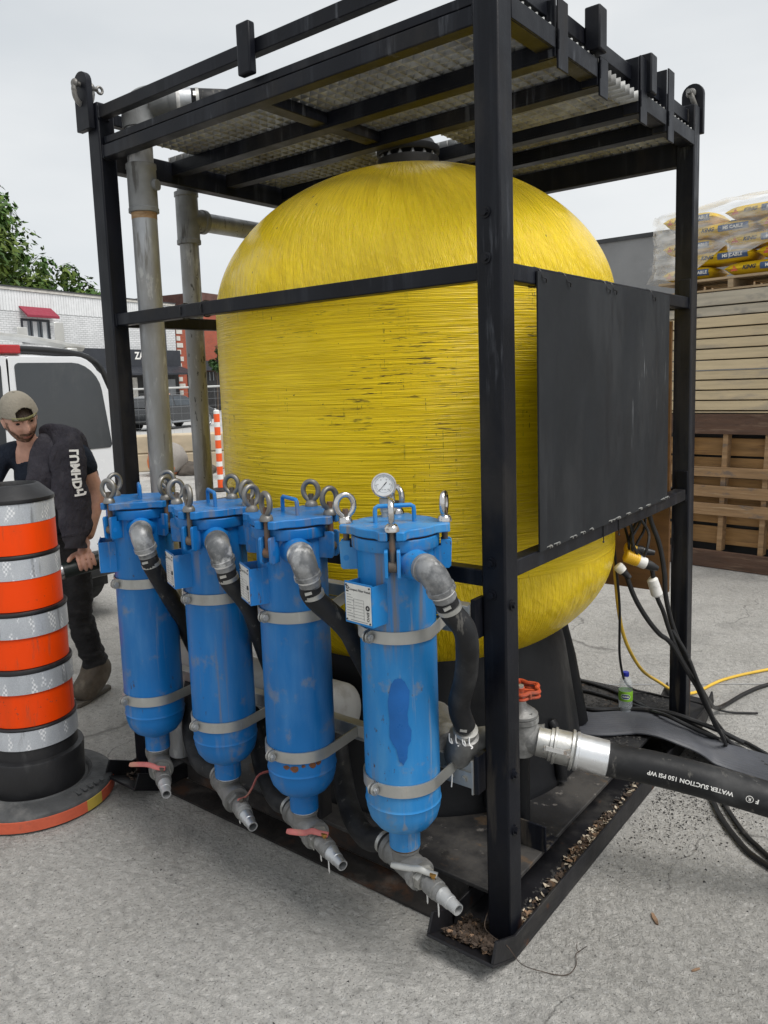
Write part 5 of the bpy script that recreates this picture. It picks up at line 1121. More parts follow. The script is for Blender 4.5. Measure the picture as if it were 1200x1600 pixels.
# rear doors: rounded glass, seam, trim
def rr(y0, y1, z0, z1, r, lean=0., n=6, rtop=None):
    rt_ = rtop or r; P = []
    for cy_, cz_, a0, r_ in ((y1-r, z0+r, -pi/2, r), (y1-rt_, z1-rt_, 0, rt_), (y0+r, z1-r, pi/2, r), (y0+r, z0+r, pi, r)):
        for i in range(n+1): a = a0+pi/2*i/n; P.append((cy_+r_*cos(a), cz_+r_*sin(a)))
    return [(y-lean*(z-z0) if y > (y0+y1)/2 else y-lean*.12*(z-z0), z) for y, z in P]
def plate(poly, x0, x1): return G().prism([(y, z) for y, z in poly], x0, x1, Matrix(((0, 0, 1, 0), (1, 0, 0, 0), (0, 1, 0, 0), (0, 0, 0, 1))))
for sg in (1, -1):
    pl = [(YC+sg*(y), z) for y, z in rr(.055, .745, 1.305, 1.925, .03, .13, rtop=.20)]
    dl = [(YC+sg*(y), z) for y, z in rr(.006, .815, .52, 1.968, .03, .10, rtop=.17)]
    if sg < 0: pl.reverse(); dl.reverse()
    d_ = plate(dl, X0+.0005, X0+.016).build('rear_door', 'van_white', van, bevel=.004)
    plate(pl, X0+.0165, X0+.0215).build('rear_window', 'van_glass', d_, bevel=.002)
    if sg < 0: G().box((X0+.017, YC-.16, 1.02), (X0+.05, YC-.05, 1.06)).build('door_handle', 'van_trim', d_, bevel=.004)
    for z in (.66, 1.2): G().box((X0-.01, YC+sg*.815-.02, z), (X0+.022, YC+sg*.815+.02, z+.09)).build('hinge', 'van_white', d_, bevel=.004)
    G().box((X0+.0, YC+sg*.80-.035, .78), (X0+.02, YC+sg*.80+.03, 1.18)).build('tail_lamp', 'lamp_red', van, bevel=.006)
pts = [(X0-.02, YC+y, z+.012) for y, z in sec(.995, 2.005)][6:-6]
G().tube(cr(pts, 2), .030, 10, sc=(1, .8)).build('roof_trim', 'van_trim', van)
G().box((X0-.02, YC-.12, 1.985), (X0+.022, YC+.10, 2.045)).build('brake_light', 'lamp_red', van, bevel=.008)
G().box((X0-.12, YC-.86, .37), (X0+.075, YC+.86, .56)).build('rear_bumper', 'van_trim', van, bevel=.03)
for x in (X0-.75, X0-4.1):
    for sg in (1, -1):
        w_ = G().cyl((x, YC+sg*.68, .36), (x, YC+sg*.88, .36), .36, n=28).build('wheel', 'tyre', van)
        G().cyl((x, YC+sg*.875, .36), (x, YC+sg*.89, .36), .21, n=20).build('rim', 'rack_alu', w_)
G().box((X0-.35, YC-.84, .20), (X0-.33, YC-.6, .5)).box((X0-.35, YC+.6, .20), (X0-.33, YC+.84, .5)).build('mud_flap', 'tyre', van)
for dx in (-.55, -2.4):
    rk = G().tube(cr([(X0+dx, YC-.84, 2.02), (X0+dx, YC-.70, 2.10), (X0+dx, YC, 2.15), (X0+dx, YC+.45, 2.125), (X0+dx, YC+.80, 2.075), (X0+dx, YC+.92, 2.06)], 6), .034, 8, sc=(.6, 1.)).build('rack_bar', 'rack_alu', van)
    for sg in (1, -1):
        G().box((X0+dx-.05, YC+sg*.80-.045, 1.80), (X0+dx+.05, YC+sg*.80+.045, 2.06)).build('rack_foot', 'rack_alu', rk, bevel=.01)
    for y, h_ in ((.43, .09), (.73, .135)):
        G().box((X0+dx-.012, YC+y-.04, 2.11), (X0+dx+.0, YC+y+.04, 2.12+h_)).box((X0+dx-.06, YC+y-.04, 2.11+h_-.01), (X0+dx-.0125, YC+y+.04, 2.118+h_)).build('ladder_stop', 'rack_alu', rk, bevel=.003)

# ------------------------------------------------------------------ worker holding a hose end
wk = thing('person', 'person in a backwards cap and dark clothes, a hoodie over one shoulder, gripping a hose', 'person', (-2.80, .20, 0))
vrt = V((.776, .631, 0)); vfw = V((-.631, .776, 0))      # to the viewer's right / away from the viewer
HC = V((-2.765, .085, 1.592))                              # head centre
neck = V((-2.795, .135, 1.47)); chest = V((-2.84, .20, 1.30)); belly = V((-2.87, .25, 1.10)); pelvis = V((-2.88, .29, .95))
shL = V((-2.655, .315, 1.425)); elL = V((-2.600, .385, 1.175)); wrL = V((-2.535, .262, .965))
shR = V((-2.955, .06, 1.40)); elR = V((-2.95, -.10, 1.15)); wrR = V((-2.80, -.11, .98))
hipL = V((-2.80, .345, .92)); knL = V((-2.79, .33, .535)); anL = V((-2.862, .455, .13))
hipR = V((-2.96, .235, .92)); knR = V((-3.00, .10, .52)); anR = V((-3.10, .14, .11))
bv = [pelvis, belly, chest, neck, HC+V((-.004, .02, -.06)), shL, elL, wrL, shR, elR, wrR, hipL, knL, anL, hipR, knR, anR, V((-2.76, .24, 1.435)), V((-2.88, .13, 1.425))]
be = [(0, 1), (1, 2), (2, 3), (3, 4), (2, 17), (17, 5), (5, 6), (6, 7), (2, 18), (18, 8), (8, 9), (9, 10), (0, 11), (11, 12), (12, 13), (0, 14), (14, 15), (15, 16)]
brd = [.125, .115, .135, .058, .055, .062, .044, .030, .062, .044, .030, .085, .058, .042, .085, .058, .042, .075, .075]
vsB, fsB = skin_mesh(bv, be, brd, 2)
# head
yaw_dir = (V((1.0472, -1.918, 0))-V((HC.x, HC.y, 0))).normalized()
hf = (yaw_dir*.95+vrt*.30).normalized(); hr_ = V((hf.y, -hf.x, 0))     # hr_: to the person's right hand... viewer's left is -hr_
pitch = Matrix.Rotation(radians(-19), 3, 'X'); roll_ = Matrix.Rotation(radians(12), 3, 'Y')
HM = Matrix((V((-hf.y, hf.x, 0))*-1, hf, V((0, 0, 1)))).transposed() @ roll_ @ pitch
def head_pt(th, ph, off=0.):
    # th: 0 top .. pi bottom, ph: 0 = +x, pi/2 = front(+y)
    d = V((sin(th)*cos(ph), sin(th)*sin(ph), cos(th))); x, y, z = d.x*.0755, d.y*.094, d.z*.118
    if y < 0: y *= 1.06
    if z < 0:
        q = -z/.118; x *= 1-.20*q**1.3; y *= 1-.06*q
    if y > 0:
        y += .030*exp(-(x/.0125)**2-((z+.022)/.024)**2)*1.0+.016*exp(-(x/.010)**2-((z-.012)/.022)**2)
        y += .0075*exp(-((z-.034)/.011)**2)*exp(-(x/.055)**2)
        y -= .0135*exp(-((abs(x)-.031)/.015)**2-((z-.012)/.013)**2)
        y += .006*exp(-((abs(x)-.042)/.018)**2-((z+.020)/.018)**2)
        y += .0075*exp(-(x/.022)**2-((z+.062)/.009)**2)-.0065*exp(-(x/.026)**2-((z+.0655)/.003)**2)
        y += .010*exp(-(x/.024)**2-((z+.098)/.014)**2)
        y -= .006*exp(-(x/.02)**2-((z+.048)/.006)**2)*0
    n = V((x/.0755**2, y/.094**2, z/.118**2)).normalized(); return V((x, y, z))+n*off
def head_grid(nt_, np_, off, keep=None):
    vs = []; fs = []
    for i in range(nt_+1):
        for j in range(np_): vs.append(head_pt(pi*i/nt_, 2*pi*j/np_, off(pi*i/nt_, 2*pi*j/np_) if callable(off) else off))
    for i in range(nt_):
        for j in range(np_):
            f = (i*np_+j, (i+1)*np_+j, (i+1)*np_+(j+1) % np_, i*np_+(j+1) % np_)
            if keep is None or keep(sum((vs[k] for k in f), V((0, 0, 0)))/4): fs.append(f)
    return vs, fs
def toW(p): return HC+HM @ p
hv, hfs = head_grid(60, 72, 0.)
o0 = len(vsB); vsB += [toW(p) for p in hv]; fsB += [tuple(i+o0 for i in f) for f in hfs]
for sg in (1, -1):
    e = G().sph((sg*.077, -.004, .0), (.010, .018, .030), 12, 8); e.sph((sg*.081, -.012, .008), (.008, .014, .018), 10, 6); o0 = len(vsB); vsB += [toW(p) for p in e.v]; fsB += [tuple(i+o0 for i in f) for f in e.f]
# left hand closed over the hose
HD = (V((-2.39, .42, .877))-V((-2.525, .12, .827))).normalized()      # hose axis
hc = V((-2.488, .212, .852)); hrad = .042
upn = V((0, 0, 1)); upn = (upn-HD*upn.dot(HD)).normalized(); frn = HD.cross(upn); frn = frn if frn.dot(camp-hc) > 0 else -frn
def around(s, a, r): return hc+HD*s+(upn*cos(a)+frn*sin(a))*r
hd_g = G()
pv, pe, prd = [wrL, around(.0, -.05, hrad+.045), around(-.018, .42, hrad+.020), around(.012, .42, hrad+.020), around(.038, .40, hrad+.016)], [(0, 1), (1, 2), (1, 3), (1, 4)], [.028, .027, .021, .021, .018]
a_, b_ = skin_mesh(pv, pe, prd, 2); o0 = len(vsB); vsB += a_; fsB += [tuple(i+o0 for i in f) for f in b_]
for s_i, ln, r_i in ((-.030, 1.85, .0098), (-.006, 2.02, .0100), (.018, 1.95, .0096), (.041, 1.70, .0086)):
    q = [around(s_i*.7, .30, hrad+.020), around(s_i, .62, hrad+.0165), around(s_i, .62+(ln-.62)*.42, hrad+.0125), around(s_i+.001, .62+(ln-.62)*.75, hrad+.009), around(s_i+.001, ln, hrad+.006)]
    g0 = G().tube(cr(q, 4), [r_i*1.06]*5+[r_i]*8+[r_i*.95, r_i*.85, r_i*.7, r_i*.4], 10); o0 = len(vsB); vsB += g0.v; fsB += [tuple(i+o0 for i in f) for f in g0.f]
q = [around(-.022, .1, hrad+.026), around(-.05, .15, hrad+.020), around(-.068, .38, hrad+.014), around(-.078, .62, hrad+.010)]
g0 = G().tube(cr(q, 4), [.014]*5+[.0125]*4+[.0105, .010, .0085, .005], 10); o0 = len(vsB); vsB += g0.v; fsB += [tuple(i+o0 for i in f) for f in g0.f]
a_, b_ = skin_mesh([wrR, wrR+V((.03, .0, -.07)), wrR+V((.06, .02, -.12))], [(0, 1), (1, 2)], [.028, .034, .022], 1); o0 = len(vsB); vsB += a_; fsB += [tuple(i+o0 for i in f) for f in b_]
for j in range(5):
    b0 = wrR+V((.05+.006*j, -.03+.018*j, -.11)); g0 = G().tube([b0, b0+V((.015, .0, -.03)), b0+V((.015, .008, -.06))], [.0095, .009, .005], 8); o0 = len(vsB); vsB += g0.v; fsB += [tuple(i+o0 for i in f) for f in g0.f]
rv, rf = remesh(vsB, fsB, .0042, 1)
G().add(rv, rf).build('body', 'skin', wk, ang=0)
# face details
def hplate(pts, off, m_, name):
    g = G(); vs = [toW(head_surf(x, z, off)) for x, z in pts]; g.add(vs, [tuple(range(len(vs)))]); return g.build(name, m_, wk, ang=0)
def head_surf(x, z, off):
    best = None; lo, hi = 0.05, pi-.05; ph = pi/2
    th = math.acos(max(-1, min(1, z/.118))); q = -z/.118 if z < 0 else 0
    sx = .0755*sin(th)*(1-.20*q**1.3); c = max(-.99, min(.99, x/sx)); return head_pt(th, math.acos(c), off)
for sg in (1, -1):
    g = G(); c = head_surf(sg*.031, .010, .0); g.sph(toW(c+V((0, .0005, 0))), (.0125, .006, .0065), 12, 8, HM); g.build('eye', 'eye_dark', wk)
    g = G(); P = [(sg*.012, .026), (sg*.024, .0325), (sg*.040, .034), (sg*.052, .027)]; g.tube(cr([toW(head_surf(x, z, .002)) for x, z in P], 4), [.0035]+[.0048]*9+[.0038, .0028, .002], 8); g.build('eyebrow', 'beard_brown', wk)
    g = G(); P = [(sg*.016, .012), (sg*.024, .0185), (sg*.036, .019), (sg*.046, .0135)]; g.tube(cr([toW(head_surf(x, z, .0012)) for x, z in P], 3), .0022, 6); g.build('eyelid', 'skin', wk)
g = G(); g.tube(cr([toW(head_surf(x, z, .001)) for x, z in ((-.020, -.0665), (-.008, -.0635), (0, -.0645), (.008, -.0635), (.020, -.0665))], 3), [.0015]+[.0035]*11+[.0015], 6); g.tube(cr([toW(head_surf(x, z, .001)) for x, z in ((-.016, -.0695), (0, -.0725), (.016, -.0695))], 4), [.002]+[.0042]*7+[.002], 6); g.build('lips', 'lip', wk)
def kb(c):
    x, y, z = c; ax = abs(x)
    mouth = y > .06 and -.077 < z < -.058 and ax < .024
    if mouth: return False
    if y < -.01: return z < -.045
    jaw = z < -.078 or (z < -.030-.030*max(0, (.066-ax))/.03 and ax > .040 and y < .075)
    side = ax > .064 and z < .012 and y < .035
    mous = y > .05 and -.0575 < z < -.045 and ax < .036
    chin = z < -.066 and ax < .05
    return jaw or side or mous or chin
v_, f_ = head_grid(100, 120, lambda t_, p_: .0015+.003*max(0, -cos(t_)), kb); G().add([toW(p) for p in v_], f_).build('beard', 'beard_brown', wk, ang=0)
v_, f_ = head_grid(60, 72, .006, lambda c: c.z > .035 or (c.y < -.02 and c.z > -.055)); G().add([toW(p) for p in v_], f_).build('hair', 'hair_brown', wk, ang=0)
def kc(c):
    x, y, z = c
    if y > .02: base = .044+.0*abs(x)
    else: base = .030
    if z < base-.012*max(0, -y/.09): return False
    if y > 0 and (x/.043)**2+((z-.060)/.034)**2 < 1 : return False
    return True
def cap_off(t_, p_): return .0155+.014*max(0, cos(t_))+.004*sin(t_)*abs(sin(p_))
v_, f_ = head_grid(90, 96, cap_off, lambda c: kc(c)); cp_ = G().add([toW(p) for p in v_], f_)
cap_o = cp_.build('cap', 'cap_cloth', wk, ang=0); so_ = cap_o.modifiers.new('th', 'SOLIDIFY'); so_.thickness = .0025
def on_cap(x, z, o=.0):
    th = math.acos(max(-1, min(1, z/.135))); return head_pt(th, math.acos(max(-1, min(1, x/(.0755*sin(th))))), .0175+o)
g = G(); P = [on_cap(x, .046+.0*x, .001) for x in [-.046+.092*i/12 for i in range(13)]]
for i in range(12): g.add([toW(P[i]+V((0, 0, -.007))), toW(P[i+1]+V((0, 0, -.007))), toW(P[i+1]+V((0, .001, .009))), toW(P[i]+V((0, .001, .009)))], [(0, 1, 2, 3)])
st_ = g.build('cap_strap', 'cap_strap', wk, ang=0); s2 = st_.modifiers.new('th', 'SOLIDIFY'); s2.thickness = .003
g = G(); g.sph(toW(V((0, -.004, .149))), (.007, .007, .004), 10, 6, HM); g.build('cap_button', 'cap_mesh', wk)
g = G(); bp = []
for i in range(13):
    a = pi+pi*i/12; bp.append((V((.078*cos(a), -.03+.085*sin(a), .030)), V((.080*cos(a), -.05+.165*sin(a), .018-.012*abs(cos(a))))))
for i in range(12): g.add([toW(bp[i][0]), toW(bp[i+1][0]), toW(bp[i+1][1]), toW(bp[i][1])], [(0, 1, 2, 3)])
bo = g.build('cap_brim', 'cap_cloth', wk); s3 = bo.modifiers.new('th', 'SOLIDIFY'); s3.thickness = .003
# shirt with a V neck: skinned torso and short sleeves, opened at the front of the neck
up_l = shL.lerp(elL, .62); up_r = shR.lerp(elR, .62)
sv = [pelvis+V((0, 0, -.03)), belly, chest, neck+V((-.004, .015, -.045)), V((-2.76, .24, 1.437)), shL, up_l, V((-2.88, .13, 1.427)), shR, up_r]
se = [(0, 1), (1, 2), (2, 3), (2, 4), (4, 5), (5, 6), (2, 7), (7, 8), (8, 9)]
a_, b_ = skin_mesh(sv, se, [.150, .137, .152, .070, .090, .078, .068, .090, .078, .068], 2)
a_, b_ = remesh(a_, b_, .010, 2)
cdir = (camp-chest); cdir.z = 0; cdir.normalize(); cdir = (cdir*.92+vrt*.12).normalized()
ns = cdir.cross(V((0, 0, 1)))
def keep_sh(f):
    c = sum((a_[i] for i in f), V((0, 0, 0)))/len(f); q = c-V((neck.x, neck.y, 1.375)); 
    return not (q.dot(cdir) > -.02 and q.z > 0 and abs(q.dot(ns)) < .002+q.z*.42)
G().add(a_, [f for f in b_ if keep_sh(f)]).build('shirt', 'shirt_navy', wk, ang=0)
# trousers and boots
tv = [pelvis+V((0, 0, .03)), pelvis, hipL, hipL.lerp(knL, .5), knL, knL.lerp(anL, .5), anL+V((0, 0, .03)), hipR, hipR.lerp(knR, .5), knR, knR.lerp(anR, .5), anR+V((0, 0, .03))]
te_ = [(0, 1), (1, 2), (2, 3), (3, 4), (4, 5), (5, 6), (1, 7), (7, 8), (8, 9), (9, 10), (10, 11)]
a_, b_ = skin_mesh(tv, te_, [.142, .142, .105, .092, .080, .074, .070, .105, .092, .080, .074, .070], 2)
def fold(p):
    if p.z > .95 or p.z < .1: return p
    q = V((p.x, p.y, 0)); kn_ = (.011*exp(-((p.z-.53)/.10)**2)+.012*exp(-((p.z-.20)/.09)**2)+.003)
    k = kn_*(mnoise.noise(V((p.x*7, p.y*7, p.z*26+p.x*9)))*1.5+mnoise.noise(V((p.x*16, p.y*16, p.z*48)))*.6); ax_ = anL.lerp(knL, max(0, min(1, (p.z-.13)/.4))) if p.z < .55 else knL.lerp(hipL, (p.z-.55)/.4); d_ = (q-V((ax_.x, ax_.y, 0)))
    return p+(d_.normalized()*k if .01 < d_.length < .16 else V((0, 0, 0)))
a_, b_ = remesh(a_, b_, .009, 1); a_ = [fold(p) for p in a_]
G().add(a_, b_).build('trousers', 'jeans_dark', wk, ang=0)
def boot(an, d):
    d = V(d).normalized(); s = V((-d.y, d.x, 0)); b0 = V((an.x, an.y, 0))
    v = [b0+V((0, 0, .235))-d*.005, b0+V((0, 0, .12))-d*.012, b0+V((0, 0, .066))-d*.060, b0+V((0, 0, .074))+d*.07, b0+V((0, 0, .060))+d*.185]
    a1, b1 = skin_mesh(v, [(0, 1), (1, 2), (1, 3), (3, 4)], [.074, .074, .078, .078, .074], 2); a1, b1 = remesh(a1, b1, .007, 2)
    a1 = [V((p.x, p.y, max(p.z, .022))) for p in a1]; o = G().add(a1, b1).build('boot', 'boot_leather', wk, ang=0)
    out_ = [(-.082, -.030), (-.03, -.036), (.06, -.036), (.13, -.048), (.185, -.044), (.212, -.02), (.215, .012), (.19, .036), (.13, .042), (.06, .030), (-.03, .028), (-.082, .024), (-.094, 0)]
    M = fmat(b0, d, s); G().prism(out_, 0.001, .027, M).build('boot_sole', 'boot_sole', o, bevel=.006)
    g = G()
    for k in range(6):
        c = b0+d*(.005+.022*k)+V((0, 0, .158-.014*k)); g.tube(cr([c-s*.028, c+V((0, 0, .012))+d*.01, c+s*.028], 3), .0035, 6)
    g.build('boot_lace', 'boot_sole', o)
fdL = (V((-2.93, .335, 0))-V((anL.x, anL.y, 0))); boot(anL, (.30, -.95, 0)); boot(anR, (.85, -.52, 0))
# hoodie slung over the left shoulder, one sleeve hanging in front of the arm
def cloth_tube(pts, rad, n=22, flat=.42, seed=0., up=(0, 0, 1)):
    P = cr(pts, 8); F = frames(P); vs = []; m2 = len(P)
    for i, p in enumerate(P):
        t_ = F[i][0]; e = (camp-p); e = (e-t_*e.dot(t_)).normalized(); w_ = t_.cross(e); k = i/(m2-1)*(len(rad)-1); r = rad[int(k)]+(rad[min(int(k)+1, len(rad)-1)]-rad[int(k)])*(k-int(k))
        for j in range(n):
            a = 2*pi*j/n; f = 1+.07*sin(3*a+i*.23+seed)+.05*sin(i*.55+2*a+seed*2)+.16*mnoise.noise(p*9+V((cos(a)*.9, sin(a)*.9, seed)))+.09*mnoise.noise(V((p.x*9, p.y*9, p.z*30+2*cos(a)+seed))); vs.append(p+w_*cos(a)*r*f+e*sin(a)*r*flat*f)
    fs = [(i*n+j, i*n+(j+1) % n, (i+1)*n+(j+1) % n, (i+1)*n+j) for i in range(m2-1) for j in range(n)]+[tuple(range(n-1, -1, -1)), tuple((m2-1)*n+j for j in range(n))]
    return G().add(vs, fs), P
slv = [V((-2.79, .21, 1.495)), V((-2.700, .225, 1.502)), V((-2.615, .235, 1.468)), V((-2.575, .215, 1.395)), V((-2.545, .200, 1.28)), V((-2.512, .192, 1.16)), V((-2.492, .175, 1.06)), V((-2.478, .163, 1.005))]
gS, PS = cloth_tube(slv, [.050, .070, .082, .086, .086, .085, .080, .066], flat=.36)
hood = gS.build('hoodie', 'hoodie_grey', wk, label='grey hoodie slung over the shoulder with one sleeve hanging', ang=0)
cloth_tube([slv[-1]+V((-.002, .002, .012)), slv[-1]+V((.004, -.004, -.025)), slv[-1]+V((.006, -.008, -.055))], [.058, .052, .050], flat=.45)[0].build('hoodie_cuff', 'hoodie_cuff', hood, ang=0)
a_, _ = cloth_tube([V((-2.725, .215, 1.50)), V((-2.672, .165, 1.44)), V((-2.638, .128, 1.30)), V((-2.65, .122, 1.15)), V((-2.67, .125, 1.04))], [.045, .075, .105, .115, .112], flat=.30, seed=1.3)
a_.build('hoodie_front', 'hoodie_grey', hood, ang=0)
a_, _ = cloth_tube([V((-2.74, .25, 1.50)), V((-2.675, .30, 1.475)), V((-2.65, .335, 1.38)), V((-2.63, .36, 1.25))], [.04, .06, .06, .055], flat=.5, seed=2.1)
a_.build('hoodie_back', 'hoodie_grey', hood, ang=0)
# white print down the hanging sleeve and on the shoulder seam
cumS = [0.]
for a, b in zip(PS, PS[1:]): cumS.append(cumS[-1]+(b-a).length)
def slv_pt(s, v):
    i = min(max(j for j in range(len(cumS)) if cumS[j] <= max(0, s)), len(PS)-2); t_ = (s-cumS[i])/(cumS[i+1]-cumS[i]); p = PS[i].lerp(PS[i+1], t_); d = (PS[i+1]-PS[i]).normalized()
    e = camp-p; e = (e-d*e.dot(d)).normalized(); w_ = d.cross(e); w_ = w_ if w_.dot(vrt) > 0 else -w_
    return p+w_*(.034-v)+e*(.041-.25*abs(.034-v-.0)**1.0*0+.0)
g = G(); put_text(g, 'LUMHDrJ', .058, fn=lambda v: slv_pt(.365+v.x, v.y), bold=.0026)
g.build('sleeve_print', 'print_white', hood, ang=0)
# hose end in the hand
hh = thing('handheld_hose', 'dark green hose with a steel ring end held in the worker\'s hand', 'hose', (-2.525, .12, .80))
h0 = hc-HD*.112
HH = cr([h0, hc, hc+HD*.16, hc+HD*.32+V((0, 0, .0)), hc+HD*.55+V((-.02, 0, -.03)), hc+HD*.9+V((-.1, .05, -.2)), hc+HD*1.2+V((-.3, .2, -.55)), hc+HD*1.3+V((-.4, .5, -.80)), hc+HD*1.4+V((-.9, 1.2, -.812))], 8)
G().tube(HH, .0395, 22).build('hose_body', 'hose_green', hh)
G().tube([h0-HD*.030, h0-HD*.029, h0-HD*.012, h0-HD*.011], [.037, .041, .041, .040], 24).tube([h0-HD*.010, h0+HD*.004], .0415, 24).tube([h0-HD*.0302, h0-HD*.0302+HD*.02], [.037, .034], 24, caps=False).build('hose_ring', 'chrome_worn', hh)
G().cyl(h0-HD*.008, h0-HD*.012, .034, n=20).build('hose_bore', 'rubber', hh)
# ------------------------------------------------------------------ far street: white brick building, red brick neighbour
def brick_mat(name, c1, c2, cm, w_, h_, ms, rough=.85, bump=.4):
    m = bpy.data.materials.new(name); m.use_nodes = True; t = m.node_tree; b = t.nodes['Principled BSDF']; LK = t.links.new
    co = t.nodes.new('ShaderNodeTexCoord'); sp = t.nodes.new('ShaderNodeSeparateXYZ'); cb = t.nodes.new('ShaderNodeCombineXYZ'); br = t.nodes.new('ShaderNodeTexBrick')
    LK(co.outputs['Object'], sp.inputs[0]); LK(sp.outputs['X'], cb.inputs[0]); LK(sp.outputs['Z'], cb.inputs[1]); LK(cb.outputs[0], br.inputs['Vector'])
    br.inputs['Color1'].default_value = (*c1, 1); br.inputs['Color2'].default_value = (*c2, 1); br.inputs['Mortar'].default_value = (*cm, 1)
    br.inputs['Scale'].default_value = 1; br.inputs['Brick Width'].default_value = w_; br.inputs['Row Height'].default_value = h_; br.inputs['Mortar Size'].default_value = ms
    n = t.nodes.new('ShaderNodeTexNoise'); n.inputs['Scale'].default_value = .9; n.inputs['Detail'].default_value = 5; LK(co.outputs['Object'], n.inputs['Vector'])
    mx = t.nodes.new('ShaderNodeMix'); mx.data_type = 'RGBA'; mx.blend_type = 'MULTIPLY'; mx.inputs[0].default_value = 1.
    rp = t.nodes.new('ShaderNodeValToRGB'); rp.color_ramp.elements[0].position = .3; rp.color_ramp.elements[0].color = (.82, .82, .82, 1); rp.color_ramp.elements[1].position = .7
    LK(n.outputs['Fac'], rp.inputs[0]); LK(br.outputs['Color'], mx.inputs[6]); LK(rp.outputs[0], mx.inputs[7]); LK(mx.outputs[2], b.inputs['Base Color'])
    bn = t.nodes.new('ShaderNodeBump'); bn.invert = True; bn.inputs['Strength'].default_value = bump; bn.inputs['Distance'].default_value = .02; LK(br.outputs['Fac'], bn.inputs['Height']); LK(bn.outputs[0], b.inputs['Normal'])
    b.inputs['Roughness'].default_value = rough; MT[name] = m
brick_mat('white_bricks', (.70, .71, .72), (.62, .63, .64), (.36, .37, .38), .34, .115, .012)
brick_mat('red_bricks', (.40, .09, .045), (.33, .072, .04), (.30, .12, .08), .30, .10, .010)
RZ = atan2(.9787, -.2052)
wb_ = thing('brick_building', 'white painted brick building with a dark shopfront across the street', 'building', F0, None, RZ)
def LB(lo, hi, name, m, par, bevel=0., label=None): return G().box(lo, hi).build(name, m, par, bevel=bevel, local=True, label=label)
LB((-14, .0, .0), (13.62, 9, 7.22), 'wall', 'white_bricks', wb_)
LB((-14.05, -.10, 7.22), (13.68, 9.05, 7.36), 'coping', 'stone_pale', wb_); LB((-14.1, -.14, 7.36), (13.72, 9.1, 7.43), 'roof_edge', 'roof_edge', wb_)
g = G(); u = -9.; k = 0
while u < 13.5: g.box((u, -.03, 6.12+.02*(k % 2)), (u+.165, -.001, 7.19)); u += .185; k += 1
o = g.build('soldier_course', 'brick_white', wb_, local=True); o['kind'] = 'stuff'
def window(u0, u1, z0, z1, par, nm=2, frame='fascia_dark'):
    wf = G(); t_ = .11
    wf.box((u0, -.05, z0), (u0+t_, -.002, z1)).box((u1-t_, -.05, z0), (u1, -.002, z1)).box((u0+t_, -.05, z1-t_), (u1-t_, -.002, z1)).box((u0+t_, -.05, z0), (u1-t_, -.002, z0+t_))
    for i in range(1, nm+1): c = u0+(u1-u0)*i/(nm+1); wf.box((c-.03, -.048, z0+t_), (c+.03, -.003, z1-t_))
    w_ = wf.build('window', frame, par, local=True)
    G().box((u0+t_, -.016, z0+t_), (u1-t_, -.006, z1-t_)).build('pane', 'window_glass', w_, local=True)
    for i in range(nm+1):
        a = u0+(u1-u0)*i/(nm+1)+.14; b = a+(u1-u0)/(nm+1)-.36
        g = G()
        for j in range(5): c0 = a+(b-a)*j/5; g.box((c0, -.024+.004*(j % 2), z0+t_), (c0+(b-a)/5-.01, -.0175, z1-t_-.02))
        g.build('curtain', 'curtain', w_, local=True)
    return w_
window(1.08, 3.0, 4.45, 5.76, wb_)
g = G(); g.add([(1.02, -.02, 6.42), (3.18, -.02, 6.42), (3.22, -.62, 5.92), (1.06, -.62, 5.92), (1.02, -.02, 6.36), (3.18, -.02, 6.36), (3.22, -.60, 5.80), (1.06, -.60, 5.80)], [(0, 1, 2, 3), (7, 6, 5, 4), (3, 2, 6, 7), (0, 3, 7, 4), (1, 5, 6, 2), (0, 4, 5, 1)])
g.build('window_awning', 'awning_red', wb_, local=True)
LB((-.6, -.12, 6.18), (-.35, -.035, 6.4), 'wall_lamp', 'shop_grey', wb_)
LB((12.25, -.16, 4.2), (12.5, -.035, 7.1), 'downpipe', 'fascia_dark', wb_)
LB((4.4, -.35, 3.2), (13.60, -.005, 4.25), 'shop_fascia', 'fascia_dark', wb_)
g = G(); g.add([(4.4, -.36, 3.19), (13.6, -.36, 3.19), (13.95, -1.3, 2.74), (4.4, -1.3, 2.74), (4.4, -.36, 3.1), (13.6, -.36, 3.1), (13.95, -1.3, 2.62), (4.4, -1.3, 2.62)], [(0, 1, 2, 3), (7, 6, 5, 4), (3, 2, 6, 7), (0, 3, 7, 4), (1, 5, 6, 2)]); g.build('shop_canopy', 'fascia_dark', wb_, local=True)
LB((4.4, -.06, 0), (13.60, -.004, 3.1), 'shopfront', 'shop_dark', wb_)
LB((12.3, -.10, 0), (13.2, -.062, 2.35), 'shop_door', 'shop_grey', wb_); LB((9.0, -.10, .3), (9.55, -.062, 2.5), 'shop_door', 'stone_pale', wb_)
g = G(); put_text(g, 'ZA', .62, Matrix(((1, 0, 0, 9.62), (0, 0, -1, -.356), (0, 1, 0, 3.84), (0, 0, 0, 1))), bold=.02); g.build('sign_lettering', 'print_white', wb_, ang=0, local=True)
rb = thing('brick_building', 'red brick building with white corner stones to the right of the white one', 'building', FP(13.75, 0), None, RZ)
LB((0, .05, 0), (9., 9, 7.1), 'wall', 'red_bricks', rb); LB((2.6, -.02, 7.1), (9.05, 9, 8.4), 'parapet', 'brick_brown', rb); LB((-.02, -.05, 7.1), (2.59, 9, 7.25), 'coping', 'roof_edge', rb)
for i in range(15): z = .35+i*.46; LB((0.003, .01, z), (.62 if i % 2 else .38, .049, z+.30), 'corner_stone', 'stone_pale', rb)
LB((1.4, -.5, 2.9), (9, .049, 3.6), 'shop_canopy', 'fascia_dark', rb); LB((.9, -.02, 0), (9, .048, 2.85), 'shopfront', 'shop_dark', rb)
